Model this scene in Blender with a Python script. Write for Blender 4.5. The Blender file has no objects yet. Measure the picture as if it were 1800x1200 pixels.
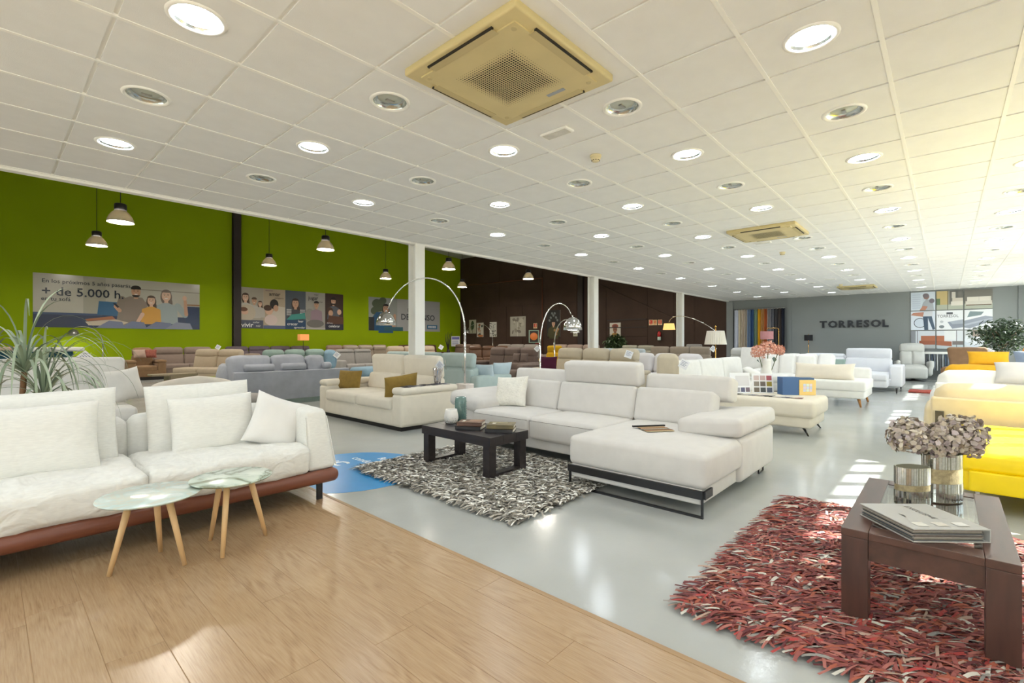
import bpy, bmesh, math, random
import numpy as np
from mathutils import Matrix, Vector, Euler, noise

# ------------------------------------------------------------------ camera, sky, sun, exposure
SC = bpy.context.scene
COL = SC.collection
CAM_H = 1.27
cd = bpy.data.cameras.new('camera'); cam = bpy.data.objects.new('camera', cd); COL.objects.link(cam)
cd.sensor_width = 36.0; cd.lens = 839.0 / 1800.0 * 36.0; cd.clip_start = 0.05; cd.clip_end = 200
cam.location = (0, 0, CAM_H)
cam.rotation_euler = (math.pi / 2, 0.0, 0.7376 - math.pi / 2)
SC.camera = cam
W = bpy.data.worlds.new('sky'); SC.world = W; W.use_nodes = True
_bg = W.node_tree.nodes['Background']
_bg.inputs[0].default_value = (0.80, 0.90, 1.0, 1); _bg.inputs[1].default_value = 4.6
_sl = bpy.data.lights.new('sun', 'SUN'); _sun = bpy.data.objects.new('sun', _sl); COL.objects.link(_sun)
_sl.energy = 42.0; _sl.angle = 0.0093; _sl.color = (1.0, 0.97, 0.92)
SUN_AZ = Vector((0.62, -0.785, 0)).normalized(); SUN_EL = math.radians(34.6)
_sun.rotation_euler = (SUN_AZ * math.cos(SUN_EL) + Vector((0, 0, math.sin(SUN_EL)))).to_track_quat('Z', 'Y').to_euler()
_sun.location = (14, -16, 9)
SC.view_settings.view_transform = 'Standard'; SC.view_settings.look = 'None'
SC.view_settings.gamma = 1.0; SC.view_settings.use_curve_mapping = False
SC.view_settings.exposure = -0.36
SC.cycles.use_denoising = True
SC.cycles.max_bounces = 8; SC.cycles.diffuse_bounces = 5; SC.cycles.glossy_bounces = 4
SC.cycles.transparent_max_bounces = 12
SC.cycles.sample_clamp_indirect = 12.0
SC.cycles.caustics_reflective = False; SC.cycles.caustics_refractive = False
LAMP = 85.0            # emission of a lit ceiling downlight

R = math.radians
rnd = random.Random(7)

# ------------------------------------------------------------------ materials
def S(r, g, b):
    def f(c):
        c /= 255.0
        return c / 12.92 if c <= 0.04045 else ((c + 0.055) / 1.055) ** 2.4
    return (f(r), f(g), f(b), 1.0)
MATS = {}
def base_mat(name):
    m = bpy.data.materials.new(name); m.use_nodes = True
    nt = m.node_tree; b = nt.nodes['Principled BSDF']
    MATS[name] = m
    return m, nt, b
def nnode(nt, typ, **kw):
    n = nt.nodes.new(typ)
    for k, v in kw.items(): setattr(n, k, v)
    return n
def pm(name, col, rough=0.5, metal=0.0, spec=0.5, var=None, bump=None, coat=0.0, emit=None, coords='Object', stretch=(1, 1, 1), trans=None, sheen=0.0):
    """var=(scale, amount) colour variation; bump=(scale, strength, distance)"""
    if name in MATS: return MATS[name]
    m, nt, b = base_mat(name)
    b.inputs['Base Color'].default_value = col
    b.inputs['Roughness'].default_value = rough
    b.inputs['Metallic'].default_value = metal
    b.inputs['Specular IOR Level'].default_value = spec
    b.inputs['Coat Weight'].default_value = coat
    b.inputs['Sheen Weight'].default_value = sheen
    if trans: b.inputs['Transmission Weight'].default_value = trans
    if var or bump:
        tc = nnode(nt, 'ShaderNodeTexCoord'); mp = nnode(nt, 'ShaderNodeMapping')
        mp.inputs['Scale'].default_value = stretch
        nt.links.new(tc.outputs[coords], mp.inputs['Vector'])
    if var:
        n = nnode(nt, 'ShaderNodeTexNoise'); n.inputs['Scale'].default_value = var[0]; n.inputs['Detail'].default_value = 5
        nt.links.new(mp.outputs[0], n.inputs['Vector'])
        r = nnode(nt, 'ShaderNodeValToRGB')
        a = var[1]
        r.color_ramp.elements[0].position = 0.3; r.color_ramp.elements[1].position = 0.7
        r.color_ramp.elements[0].color = tuple(c * (1 - a) for c in col[:3]) + (1,)
        r.color_ramp.elements[1].color = tuple(min(1, c * (1 + a)) for c in col[:3]) + (1,)
        nt.links.new(n.outputs['Fac'], r.inputs[0]); nt.links.new(r.outputs[0], b.inputs['Base Color'])
    if bump:
        n2 = nnode(nt, 'ShaderNodeTexNoise'); n2.inputs['Scale'].default_value = bump[0]; n2.inputs['Detail'].default_value = 3
        nt.links.new(mp.outputs[0], n2.inputs['Vector'])
        bp = nnode(nt, 'ShaderNodeBump'); bp.inputs['Strength'].default_value = bump[1]
        bp.inputs['Distance'].default_value = bump[2] if len(bump) > 2 else 0.002
        nt.links.new(n2.outputs['Fac'], bp.inputs['Height']); nt.links.new(bp.outputs[0], b.inputs['Normal'])
    if emit:
        b.inputs['Emission Color'].default_value = emit[0]; b.inputs['Emission Strength'].default_value = emit[1]
    return m
def fabric(name, r, g, b, var=0.05, vs=9, bs=260, bstr=0.25, rough=0.92, spec=0.15):
    return pm(name, S(r, g, b), rough, 0, spec, (vs, var), (bs, bstr, 0.002), sheen=0.1)

# ------------------------------------------------------------------ mesh helpers
def link(o, parent=None):
    COL.objects.link(o)
    if parent is not None: o.parent = parent
    return o
def mesh_of(name, V, Fc, smooth=False, mats=()):
    me = bpy.data.meshes.new(name)
    me.from_pydata([tuple(v) for v in V], [], [tuple(f) for f in Fc])
    if smooth: me.polygons.foreach_set('use_smooth', [True] * len(me.polygons))
    for m in mats: me.materials.append(m)
    me.update()
    return me
def put(name, me, parent=None, loc=(0, 0, 0), rot=(0, 0, 0), scale=None):
    o = bpy.data.objects.new(name, me); link(o, parent)
    o.location = loc; o.rotation_euler = rot
    if scale: o.scale = scale
    return o
def tag(o, label=None, cat=None, group=None, kind=None):
    if label: o['label'] = label
    if cat: o['category'] = cat
    if group: o['group'] = group
    if kind: o['kind'] = kind
    return o
def thing(name, label, cat, loc=(0, 0, 0), rz=0.0, group=None, rot=None):
    o = bpy.data.objects.new(name, None); link(o); o.empty_display_size = 0.1
    o.location = loc; o.rotation_euler = rot if rot else (0, 0, rz)
    return tag(o, label, cat, group)
def struct(o): o['kind'] = 'structure'; return o
def copy_tree(o, parent=None):
    c = o.copy(); COL.objects.link(c); c.parent = parent
    for ch in o.children: copy_tree(ch, c)
    return c

class MB:
    """collects shapes into one mesh"""
    def __init__(s): s.V = []; s.F = []; s.M = []; s.sm = []
    def add(s, V, Fc, mi=0, M=None, smooth=False):
        o = len(s.V)
        if M is not None: V = [M @ Vector(v) for v in V]
        s.V += [tuple(v) for v in V]; s.F += [tuple(i + o for i in f) for f in Fc]
        s.M += [mi] * len(Fc); s.sm += [smooth] * len(Fc)
        return s
    def box(s, a, b, mi=0, M=None):
        (x0, y0, z0), (x1, y1, z1) = a, b
        V = [(x0, y0, z0), (x1, y0, z0), (x1, y1, z0), (x0, y1, z0), (x0, y0, z1), (x1, y0, z1), (x1, y1, z1), (x0, y1, z1)]
        return s.add(V, [(0, 3, 2, 1), (4, 5, 6, 7), (0, 1, 5, 4), (1, 2, 6, 5), (2, 3, 7, 6), (3, 0, 4, 7)], mi, M)
    def cbox(s, c, d, mi=0, M=None):
        return s.box((c[0] - d[0] / 2, c[1] - d[1] / 2, c[2] - d[2] / 2), (c[0] + d[0] / 2, c[1] + d[1] / 2, c[2] + d[2] / 2), mi, M)
    def soft(s, d, r, c=(0, 0, 0), mi=0, M=None, **kw):
        V, Fc = cush(d, r, **kw); V = V + np.array(c)
        return s.add(V, Fc, mi, M, True)
    def lathe(s, prof, n=24, mi=0, M=None, sx=1, sy=1, smooth=True, caps=True):
        V = []; Fc = []
        for (r, z) in prof:
            for k in range(n):
                a = 2 * math.pi * k / n; V.append((r * math.cos(a) * sx, r * math.sin(a) * sy, z))
        for i in range(len(prof) - 1):
            for k in range(n):
                k2 = (k + 1) % n
                Fc.append((i * n + k, i * n + k2, (i + 1) * n + k2, (i + 1) * n + k))
        s.add(V, Fc, mi, M, smooth)
        if caps:
            o = len(s.V) - len(V)
            for i, fl in ((0, True), (len(prof) - 1, False)):
                if prof[i][0] > 1e-6:
                    f = [o + i * n + k for k in range(n)]
                    s.F.append(tuple(f[::-1] if fl else f)); s.M.append(mi); s.sm.append(False)
        return s
    def tube(s, pts, r, n=8, mi=0, M=None, smooth=True, caps=True):
        pts = [Vector(p) for p in pts]; V = []; Fc = []
        rs = r if isinstance(r, (list, tuple)) else [r] * len(pts)
        up = Vector((0, 0, 1)); prev = None
        for i, p in enumerate(pts):
            t = (pts[min(i + 1, len(pts) - 1)] - pts[max(i - 1, 0)]).normalized()
            if prev is None:
                u = t.orthogonal().normalized()
            else:
                u = (prev - t * prev.dot(t))
                u = u.normalized() if u.length > 1e-6 else t.orthogonal().normalized()
            prev = u; w = t.cross(u)
            for k in range(n):
                a = 2 * math.pi * k / n
                V.append(p + (u * math.cos(a) + w * math.sin(a)) * rs[i])
        for i in range(len(pts) - 1):
            for k in range(n):
                k2 = (k + 1) % n
                Fc.append((i * n + k, i * n + k2, (i + 1) * n + k2, (i + 1) * n + k))
        s.add(V, Fc, mi, M, smooth)
        if caps:
            o = len(s.V) - len(V)
            s.F.append(tuple(o + k for k in range(n))[::-1]); s.M.append(mi); s.sm.append(False)
            s.F.append(tuple(o + (len(pts) - 1) * n + k for k in range(n))); s.M.append(mi); s.sm.append(False)
        return s
    def bar(s, p, q, w, h, mi=0):
        """square bar from p to q"""
        p = Vector(p); q = Vector(q); d = q - p
        Mx = Matrix.Translation((p + q) / 2) @ d.to_track_quat('X', 'Z').to_matrix().to_4x4()
        return s.cbox((0, 0, 0), (d.length, w, h), mi, Mx)
    def prism(s, pts, h, mi=0, M=None):
        n = len(pts); V = [(x, y, 0) for x, y in pts] + [(x, y, h) for x, y in pts]
        Fc = [tuple(range(n))[::-1], tuple(range(n, 2 * n))] + [(i, (i + 1) % n, n + (i + 1) % n, n + i) for i in range(n)]
        return s.add(V, Fc, mi, M)
    def build(s, name, mats, parent=None, loc=(0, 0, 0), rot=(0, 0, 0), bevel=0.0):
        me = bpy.data.meshes.new(name); me.from_pydata(s.V, [], s.F)
        if not isinstance(mats, (list, tuple)): mats = [mats]
        for m in mats: me.materials.append(m)
        me.polygons.foreach_set('material_index', s.M); me.polygons.foreach_set('use_smooth', s.sm)
        me.update()
        if bevel:
            bm = bmesh.new(); bm.from_mesh(me)
            bmesh.ops.bevel(bm, geom=bm.edges[:], offset=bevel, segments=2, profile=0.7, affect='EDGES')
            bm.to_mesh(me); bm.free()
        return put(name, me, parent, loc, rot)

def _axis(h, r, k):
    r = min(r, h * 0.98)
    inner = np.linspace(-(h - r), h - r, k + 1)
    return np.concatenate([[-h, -h + 0.586 * r], inner, [h - 0.586 * r, h]])
_cc = {}
def cush(d, r, puff=(0, 0, 0), k=(3, 3, 2), wr=0.0, seed=0, ws=6.0):
    """upholstered block: rounded box d (full sizes), edge radius r, crowned faces, optional wrinkles"""
    key = (tuple(np.round(d, 3)), round(r, 4), tuple(puff), tuple(k), wr, seed)
    if key in _cc: return _cc[key][0].copy(), _cc[key][1]
    h = np.array(d) / 2.0; r = min(r, h.min() * 0.98)
    A = [_axis(h[i], r, k[i]) for i in range(3)]
    idx = {}; V = []; Fc = []
    def vid(i, j, l):
        t = (i, j, l)
        if t not in idx: idx[t] = len(V); V.append((A[0][i], A[1][j], A[2][l]))
        return idx[t]
    n = [len(a) - 1 for a in A]
    for i in range(n[0]):
        for j in range(n[1]):
            Fc.append((vid(i, j, 0), vid(i, j + 1, 0), vid(i + 1, j + 1, 0), vid(i + 1, j, 0)))
            Fc.append((vid(i, j, n[2]), vid(i + 1, j, n[2]), vid(i + 1, j + 1, n[2]), vid(i, j + 1, n[2])))
    for i in range(n[0]):
        for l in range(n[2]):
            Fc.append((vid(i, 0, l), vid(i + 1, 0, l), vid(i + 1, 0, l + 1), vid(i, 0, l + 1)))
            Fc.append((vid(i, n[1], l), vid(i, n[1], l + 1), vid(i + 1, n[1], l + 1), vid(i + 1, n[1], l)))
    for j in range(n[1]):
        for l in range(n[2]):
            Fc.append((vid(0, j, l), vid(0, j, l + 1), vid(0, j + 1, l + 1), vid(0, j + 1, l)))
            Fc.append((vid(n[0], j, l), vid(n[0], j + 1, l), vid(n[0], j + 1, l + 1), vid(n[0], j, l + 1)))
    V = np.array(V)
    inn = np.clip(V, -(h - r), h - r); dd = V - inn
    L = np.linalg.norm(dd, axis=1); L[L < 1e-9] = 1
    nrm = dd / L[:, None]
    V2 = inn + nrm * r
    q = 1 - (V / h) ** 2
    for ax in range(3):
        if puff[ax]:
            a, b = [t for t in range(3) if t != ax]
            V2[:, ax] += puff[ax] * (V[:, ax] / h[ax]) * np.clip(q[:, a], 0, 1) ** 0.8 * np.clip(q[:, b], 0, 1) ** 0.8
    if wr:
        for i in range(len(V2)):
            p = Vector(V2[i] * ws + seed * 7.3)
            v = noise.noise(Vector((p.x, p.y * 2.2, p.z))) * 0.7 + noise.noise(p * 2.7) * 0.4
            V2[i] += nrm[i] * wr * v
    _cc[key] = (V2, Fc)
    return V2.copy(), Fc
def block(name, d, r, mat, parent, c=(0, 0, 0), rot=(0, 0, 0), puff=(0, 0, 0), k=(3, 3, 2), wr=0, seed=0, fn=None, ws=6.0):
    V, Fc = cush(d, r, puff, k, wr, seed, ws)
    if fn is not None: V = fn(V)
    return put(name, mesh_of(name, V, Fc, True, [mat]), parent, c, rot)
def pillow_mesh(name, w, h, t, mat, pinch=0.06, n=12, wr=0.0, seed=0, sag=0.0):
    """throw pillow in the local XZ plane, thickness along Y"""
    V = []; Fc = []
    us = [-math.cos(math.pi * i / n) for i in range(n + 1)]
    for side in (-1, 1):
        for j, v in enumerate(us):
            for i, u in enumerate(us):
                px = u * (1 - pinch * (1 - v * v)); pz = v * (1 - pinch * (1 - u * u))
                th = t / 2 * (max(0, 1 - u ** 4) * max(0, 1 - v ** 4)) ** 0.55
                x = px * w / 2; z = pz * h / 2
                y = side * th
                if wr: y += side * wr * noise.noise(Vector((x * 9 + seed * 3.1, z * 9, seed))) * (th / t * 2)
                if sag: z -= sag * (1 - u * u) * max(0, v) * 0.5
                V.append((x, y, z))
    m = n + 1
    for sd in range(2):
        o = sd * m * m
        for j in range(n):
            for i in range(n):
                f = (o + j * m + i, o + j * m + i + 1, o + (j + 1) * m + i + 1, o + (j + 1) * m + i)
                Fc.append(f if sd == 0 else f[::-1])
    me = mesh_of(name, V, Fc, True, [mat])
    bm = bmesh.new(); bm.from_mesh(me); bmesh.ops.remove_doubles(bm, verts=bm.verts, dist=1e-5); bm.to_mesh(me); bm.free()
    return me
def pillow(label, loc, rot, w, h, t, mat, pinch=0.06, wr=0.006, seed=0, group=None, name='throw_pillow', n=12, sag=0.0):
    o = put(name, pillow_mesh(name, w, h, t, mat, pinch, n, wr, seed, sag), None, loc, rot)
    return tag(o, label, 'pillow', group)

# ---- flat print: coloured shapes in one mesh, colour per face corner
def text_geo(txt, size, align='LEFT', bold=0.0, sx=1.0, spacing=1.0):
    cu = bpy.data.curves.new('lettering', 'FONT'); cu.body = txt; cu.size = size; cu.align_x = align
    cu.offset = bold; cu.space_character = spacing; cu.resolution_u = 2
    ob = bpy.data.objects.new('lettering', cu)
    COL.objects.link(ob)
    bpy.context.view_layer.update()
    dg = bpy.context.evaluated_depsgraph_get()
    me = bpy.data.meshes.new_from_object(ob.evaluated_get(dg))
    V = [(v.co.x * sx, v.co.y) for v in me.vertices]; Fc = [tuple(p.vertices) for p in me.polygons]
    bpy.data.objects.remove(ob); bpy.data.curves.remove(cu); bpy.data.meshes.remove(me)
    return V, Fc
def print_mat(name='printed_paper', rough=0.35):
    if name in MATS: return MATS[name]
    m, nt, b = base_mat(name)
    at = nnode(nt, 'ShaderNodeAttribute'); at.attribute_name = 'ink'
    nt.links.new(at.outputs['Color'], b.inputs['Base Color'])
    b.inputs['Roughness'].default_value = rough
    return m
class Print:
    """shapes on a sheet in the XZ plane (x right, z up), facing -Y"""
    def __init__(s): s.V = []; s.F = []; s.C = []; s.n = 0
    def _add(s, P, Fc, col):
        s.n += 1; o = len(s.V); y = -0.00035 * s.n
        s.V += [(p[0], y, p[1]) for p in P]; s.F += [tuple(i + o for i in f) for f in Fc]; s.C += [col] * len(Fc)
    def poly(s, P, col): s._add(P, [tuple(range(len(P)))], col); return s
    def rect(s, x0, z0, x1, z1, col): return s.poly([(x0, z0), (x1, z0), (x1, z1), (x0, z1)], col)
    def ell(s, cx, cz, rx, rz, col, rot=0, n=20, a0=0, a1=360):
        P = []
        for k in range(n):
            a = R(a0 + (a1 - a0) * k / (n if a1 - a0 == 360 else n - 1))
            x, z = rx * math.cos(a), rz * math.sin(a); c, q = math.cos(R(rot)), math.sin(R(rot))
            P.append((cx + x * c - z * q, cz + x * q + z * c))
        return s.poly(P, col)
    def limb(s, p, q, w0, w1, col):
        d = Vector((q[0] - p[0], q[1] - p[1])); n = Vector((-d.y, d.x)).normalized()
        s.poly([(p[0] - n.x * w0, p[1] - n.y * w0), (q[0] - n.x * w1, q[1] - n.y * w1), (q[0] + n.x * w1, q[1] + n.y * w1), (p[0] + n.x * w0, p[1] + n.y * w0)], col)
        s.ell(p[0], p[1], w0, w0, col, n=10); return s.ell(q[0], q[1], w1, w1, col, n=10)
    def text(s, t, x, z, size, col, align='LEFT', bold=0.0, sx=1.0, rot=0):
        V, Fc = text_geo(t, size, align, bold * size, sx); c, q = math.cos(R(rot)), math.sin(R(rot))
        s._add([(x + a * c - b * q, z + a * q + b * c) for a, b in V], Fc, col); return s
    def build(s, name, parent, loc=(0, 0, 0), rot=(0, 0, 0), rough=0.35):
        me = mesh_of(name, s.V, s.F, False, [print_mat('printed_paper_%d' % int(rough * 100), rough)])
        ca = me.attributes.new('ink', 'FLOAT_COLOR', 'FACE')
        ca.data.foreach_set('color', [c for col in s.C for c in col])
        return put(name, me, parent, loc, rot)
# ================================================================== SETTING
XB, XF, YR, YE, YG, ZC = -3.74, 21.46, -2.13, 6.87, 24.2, 3.0   # back wall, far wall, window wall, edge of tiled ceiling, green wall, ceiling
M_white = pm('white_paint', S(236, 235, 230), 0.5, var=(3, 0.02))
M_tile = pm('ceiling_tile', S(230, 230, 229), 0.9, spec=0.1, var=(7, 0.02), bump=(160, 0.35, 0.002))
M_tee = pm('tee_bar_white', S(240, 239, 234), 0.4)
M_green = pm('green_wall_paint', S(150, 174, 2), 0.75, spec=0.2, var=(0.6, 0.05), bump=(60, 0.12, 0.004))
M_grey = pm('grey_wall_paint', S(140, 144, 144), 0.7, spec=0.25, var=(0.5, 0.04), bump=(50, 0.1, 0.004))
M_brown = pm('brown_wall_paint', S(70, 53, 44), 0.65, spec=0.25, var=(1.2, 0.12), bump=(40, 0.2, 0.004))
M_black = pm('black_metal', S(34, 32, 33), 0.4, var=(5, 0.1))
M_dkbrown = pm('dark_brown_steel', S(48, 38, 36), 0.5, var=(3, 0.1))
M_chrome = pm('chrome', S(214, 214, 212), 0.12, 1.0)
M_steel = pm('brushed_steel', S(180, 178, 172), 0.3, 1.0)

def floor_material():
    m, nt, b = base_mat('grey_floor_paint')
    tc = nnode(nt, 'ShaderNodeTexCoord')
    n1 = nnode(nt, 'ShaderNodeTexNoise'); n1.inputs['Scale'].default_value = 0.9; n1.inputs['Detail'].default_value = 6
    nt.links.new(tc.outputs['Object'], n1.inputs['Vector'])
    r1 = nnode(nt, 'ShaderNodeValToRGB')
    r1.color_ramp.elements[0].position = 0.3; r1.color_ramp.elements[0].color = S(166, 168, 164)
    r1.color_ramp.elements[1].position = 0.72; r1.color_ramp.elements[1].color = S(184, 186, 183)
    nt.links.new(n1.outputs['Fac'], r1.inputs[0])
    # worn chips in the paint
    n2 = nnode(nt, 'ShaderNodeTexNoise'); n2.inputs['Scale'].default_value = 3.1; n2.inputs['Detail'].default_value = 8; n2.inputs['Roughness'].default_value = 0.75
    nt.links.new(tc.outputs['Object'], n2.inputs['Vector'])
    r2 = nnode(nt, 'ShaderNodeValToRGB'); r2.color_ramp.interpolation = 'CONSTANT'
    r2.color_ramp.elements[0].color = (0, 0, 0, 1); r2.color_ramp.elements[1].position = 0.725; r2.color_ramp.elements[1].color = (1, 1, 1, 1)
    nt.links.new(n2.outputs['Fac'], r2.inputs[0])
    mx = nnode(nt, 'ShaderNodeMixRGB'); mx.inputs[2].default_value = S(120, 92, 82)
    nt.links.new(r2.outputs[0], mx.inputs[0]); nt.links.new(r1.outputs[0], mx.inputs[1]); nt.links.new(mx.outputs[0], b.inputs['Base Color'])
    n3 = nnode(nt, 'ShaderNodeTexNoise'); n3.inputs['Scale'].default_value = 1.7; n3.inputs['Detail'].default_value = 3
    nt.links.new(tc.outputs['Object'], n3.inputs['Vector'])
    r3 = nnode(nt, 'ShaderNodeMapRange'); r3.inputs[3].default_value = 0.11; r3.inputs[4].default_value = 0.20
    nt.links.new(n3.outputs['Fac'], r3.inputs[0]); nt.links.new(r3.outputs[0], b.inputs['Roughness'])
    n4 = nnode(nt, 'ShaderNodeTexNoise'); n4.inputs['Scale'].default_value = 55; nt.links.new(tc.outputs['Object'], n4.inputs['Vector'])
    bp = nnode(nt, 'ShaderNodeBump'); bp.inputs['Strength'].default_value = 0.22; bp.inputs['Distance'].default_value = 0.002
    nt.links.new(n4.outputs['Fac'], bp.inputs['Height']); nt.links.new(bp.outputs[0], b.inputs['Normal'])
    b.inputs['Specular IOR Level'].default_value = 0.5
    return m
def oak_material(name, c0, c1, c2, rough=0.28, per_object=True, scale=1.0):
    m, nt, b = base_mat(name)
    tc = nnode(nt, 'ShaderNodeTexCoord'); oi = nnode(nt, 'ShaderNodeObjectInfo')
    sc = nnode(nt, 'ShaderNodeVectorMath', operation='SCALE'); sc.inputs['Scale'].default_value = 1.0
    comb = nnode(nt, 'ShaderNodeCombineXYZ')
    mul = nnode(nt, 'ShaderNodeMath', operation='MULTIPLY'); mul.inputs[1].default_value = 57.0
    nt.links.new(oi.outputs['Random'], mul.inputs[0])
    for i in range(3): nt.links.new(mul.outputs[0], comb.inputs[i])
    add = nnode(nt, 'ShaderNodeVectorMath', operation='ADD')
    nt.links.new(tc.outputs['Object'], add.inputs[0]); nt.links.new(comb.outputs[0], add.inputs[1])
    mp = nnode(nt, 'ShaderNodeMapping'); mp.inputs['Scale'].default_value = (5.5 * scale, 0.9 * scale, 5.5 * scale)
    nt.links.new(add.outputs[0], mp.inputs['Vector'])
    n0 = nnode(nt, 'ShaderNodeTexNoise'); n0.inputs['Scale'].default_value = 1.15; n0.inputs['Detail'].default_value = 2.0; n0.inputs['Distortion'].default_value = 0.4
    nt.links.new(mp.outputs[0], n0.inputs['Vector'])
    # growth rings: contour lines of the stretched noise
    ms = nnode(nt, 'ShaderNodeMath', operation='MULTIPLY'); ms.inputs[1].default_value = 62.0
    nt.links.new(n0.outputs['Fac'], ms.inputs[0])
    sn = nnode(nt, 'ShaderNodeMath', operation='SINE'); nt.links.new(ms.outputs[0], sn.inputs[0])
    mr = nnode(nt, 'ShaderNodeMapRange'); mr.inputs[1].default_value = -1; mr.inputs[2].default_value = 1
    nt.links.new(sn.outputs[0], mr.inputs[0])
    mp2 = nnode(nt, 'ShaderNodeMapping'); mp2.inputs['Scale'].default_value = (170 * scale, 9 * scale, 170 * scale)
    nt.links.new(add.outputs[0], mp2.inputs['Vector'])
    n1 = nnode(nt, 'ShaderNodeTexNoise'); n1.inputs['Scale'].default_value = 1.0; n1.inputs['Detail'].default_value = 4
    nt.links.new(mp2.outputs[0], n1.inputs['Vector'])
    mx = nnode(nt, 'ShaderNodeMath', operation='MULTIPLY_ADD'); mx.inputs[1].default_value = 0.20
    nm = nnode(nt, 'ShaderNodeTexNoise'); nm.inputs['Scale'].default_value = 3.2; nm.inputs['Detail'].default_value = 1.0
    nt.links.new(add.outputs[0], nm.inputs['Vector'])
    mk = nnode(nt, 'ShaderNodeMapRange'); mk.inputs[1].default_value = 0.44; mk.inputs[2].default_value = 0.66; mk.inputs[3].default_value = 0.18; mk.inputs[4].default_value = 1.0
    nt.links.new(nm.outputs['Fac'], mk.inputs[0])
    cen = nnode(nt, 'ShaderNodeMath', operation='SUBTRACT'); cen.inputs[1].default_value = 0.5; nt.links.new(mr.outputs[0], cen.inputs[0])
    mm_ = nnode(nt, 'ShaderNodeMath', operation='MULTIPLY'); nt.links.new(cen.outputs[0], mm_.inputs[0]); nt.links.new(mk.outputs[0], mm_.inputs[1])
    ad5 = nnode(nt, 'ShaderNodeMath', operation='ADD'); ad5.inputs[1].default_value = 0.5; nt.links.new(mm_.outputs[0], ad5.inputs[0])
    nt.links.new(ad5.outputs[0], mx.inputs[0])
    m2 = nnode(nt, 'ShaderNodeMath', operation='MULTIPLY'); m2.inputs[1].default_value = 0.55
    nt.links.new(n1.outputs['Fac'], m2.inputs[0]); nt.links.new(m2.outputs[0], mx.inputs[2])
    m3 = nnode(nt, 'ShaderNodeMath', operation='MULTIPLY_ADD'); m3.inputs[1].default_value = 0.05
    nt.links.new(oi.outputs['Random'], m3.inputs[0]); nt.links.new(mx.outputs[0], m3.inputs[2])
    rp = nnode(nt, 'ShaderNodeValToRGB')
    rp.color_ramp.elements[0].position = 0.12; rp.color_ramp.elements[0].color = c0
    rp.color_ramp.elements[1].position = 0.62; rp.color_ramp.elements[1].color = c2
    e = rp.color_ramp.elements.new(0.36); e.color = c1
    nt.links.new(m3.outputs[0], rp.inputs[0]); nt.links.new(rp.outputs[0], b.inputs['Base Color'])
    b.inputs['Roughness'].default_value = rough
    bp = nnode(nt, 'ShaderNodeBump'); bp.inputs['Strength'].default_value = 0.06; bp.inputs['Distance'].default_value = 0.002
    nt.links.new(n1.outputs['Fac'], bp.inputs['Height']); nt.links.new(bp.outputs[0], b.inputs['Normal'])
    return m
M_floor = floor_material()
M_oak = oak_material('oak_laminate', S(142, 111, 80), S(168, 138, 104), S(182, 154, 120), 0.27)
M_oakdark = pm('oak_edge', S(150, 112, 70), 0.5, var=(9, 0.12), stretch=(1, 0.1, 1))

# ---- floor
struct(MB().box((XB, YR, -0.12), (XF, YG, 0.0)).build('floor', M_floor))
WX = 1.885
lam = struct(MB().box((XB, YR, 0.0), (WX - 0.025, YE - 0.05, 0.0108)).build('floor', M_oakdark))
PW, PL = 0.193, 1.285
def plank_mesh(w, l):
    mb = MB(); e = 0.0007
    V = [(e, e, 0.006), (w - e, e, 0.006), (w - e, l - e, 0.006), (e, l - e, 0.006),
         (e, e, 0.0114), (w - e, e, 0.0114), (w - e, l - e, 0.0114), (e, l - e, 0.0114),
         (3 * e, 3 * e, 0.012), (w - 3 * e, 3 * e, 0.012), (w - 3 * e, l - 3 * e, 0.012), (3 * e, l - 3 * e, 0.012)]
    F_ = [(8, 9, 10, 11)] + [(i, (i + 1) % 4, 4 + (i + 1) % 4, 4 + i) for i in range(4)] + [(4 + i, 4 + (i + 1) % 4, 8 + (i + 1) % 4, 8 + i) for i in range(4)]
    mb.add(V, F_); o = mb.build('plank', M_oak); return o
pk = plank_mesh(PW, PL); pk.parent = lam
_first = True
for i in range(29):
    x0 = WX - 0.03 - (i + 1) * PW
    if x0 < XB: break
    off = (i * 0.43 + 0.17 * (i % 3)) % PL
    for j in range(9):
        y0 = YR + 0.03 - off + j * PL if False else YR + 0.03 + j * PL - off
        if y0 + PL > YE - 0.05 or y0 < YR: continue
        if _first: o = pk; _first = False
        else: o = pk.copy(); COL.objects.link(o); o.parent = lam
        o.location = (x0, y0, 0)
struct(MB().box((WX - 0.03, YR, 0.0), (WX, YE - 0.05, 0.013)).build('trim_1', pm('oak_threshold', S(160, 128, 90), 0.35, var=(14, 0.15), stretch=(1, 0.06, 1)), bevel=0.003))
struct(MB().box((XB - 20, -60, -0.5), (XF + 40, YR - 0.3, -0.15)).build('ground', pm('bounce_ground_outside', S(200, 192, 178), 0.9, var=(0.7, 0.08))))  # unseen ground, put in to bounce daylight up to the ceiling
struct(MB().box((XB - 50, YR - 0.3, -0.5), (XB - 0.3, YG + 3, -0.15)).build('ground', MATS['bounce_ground_outside']))

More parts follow.
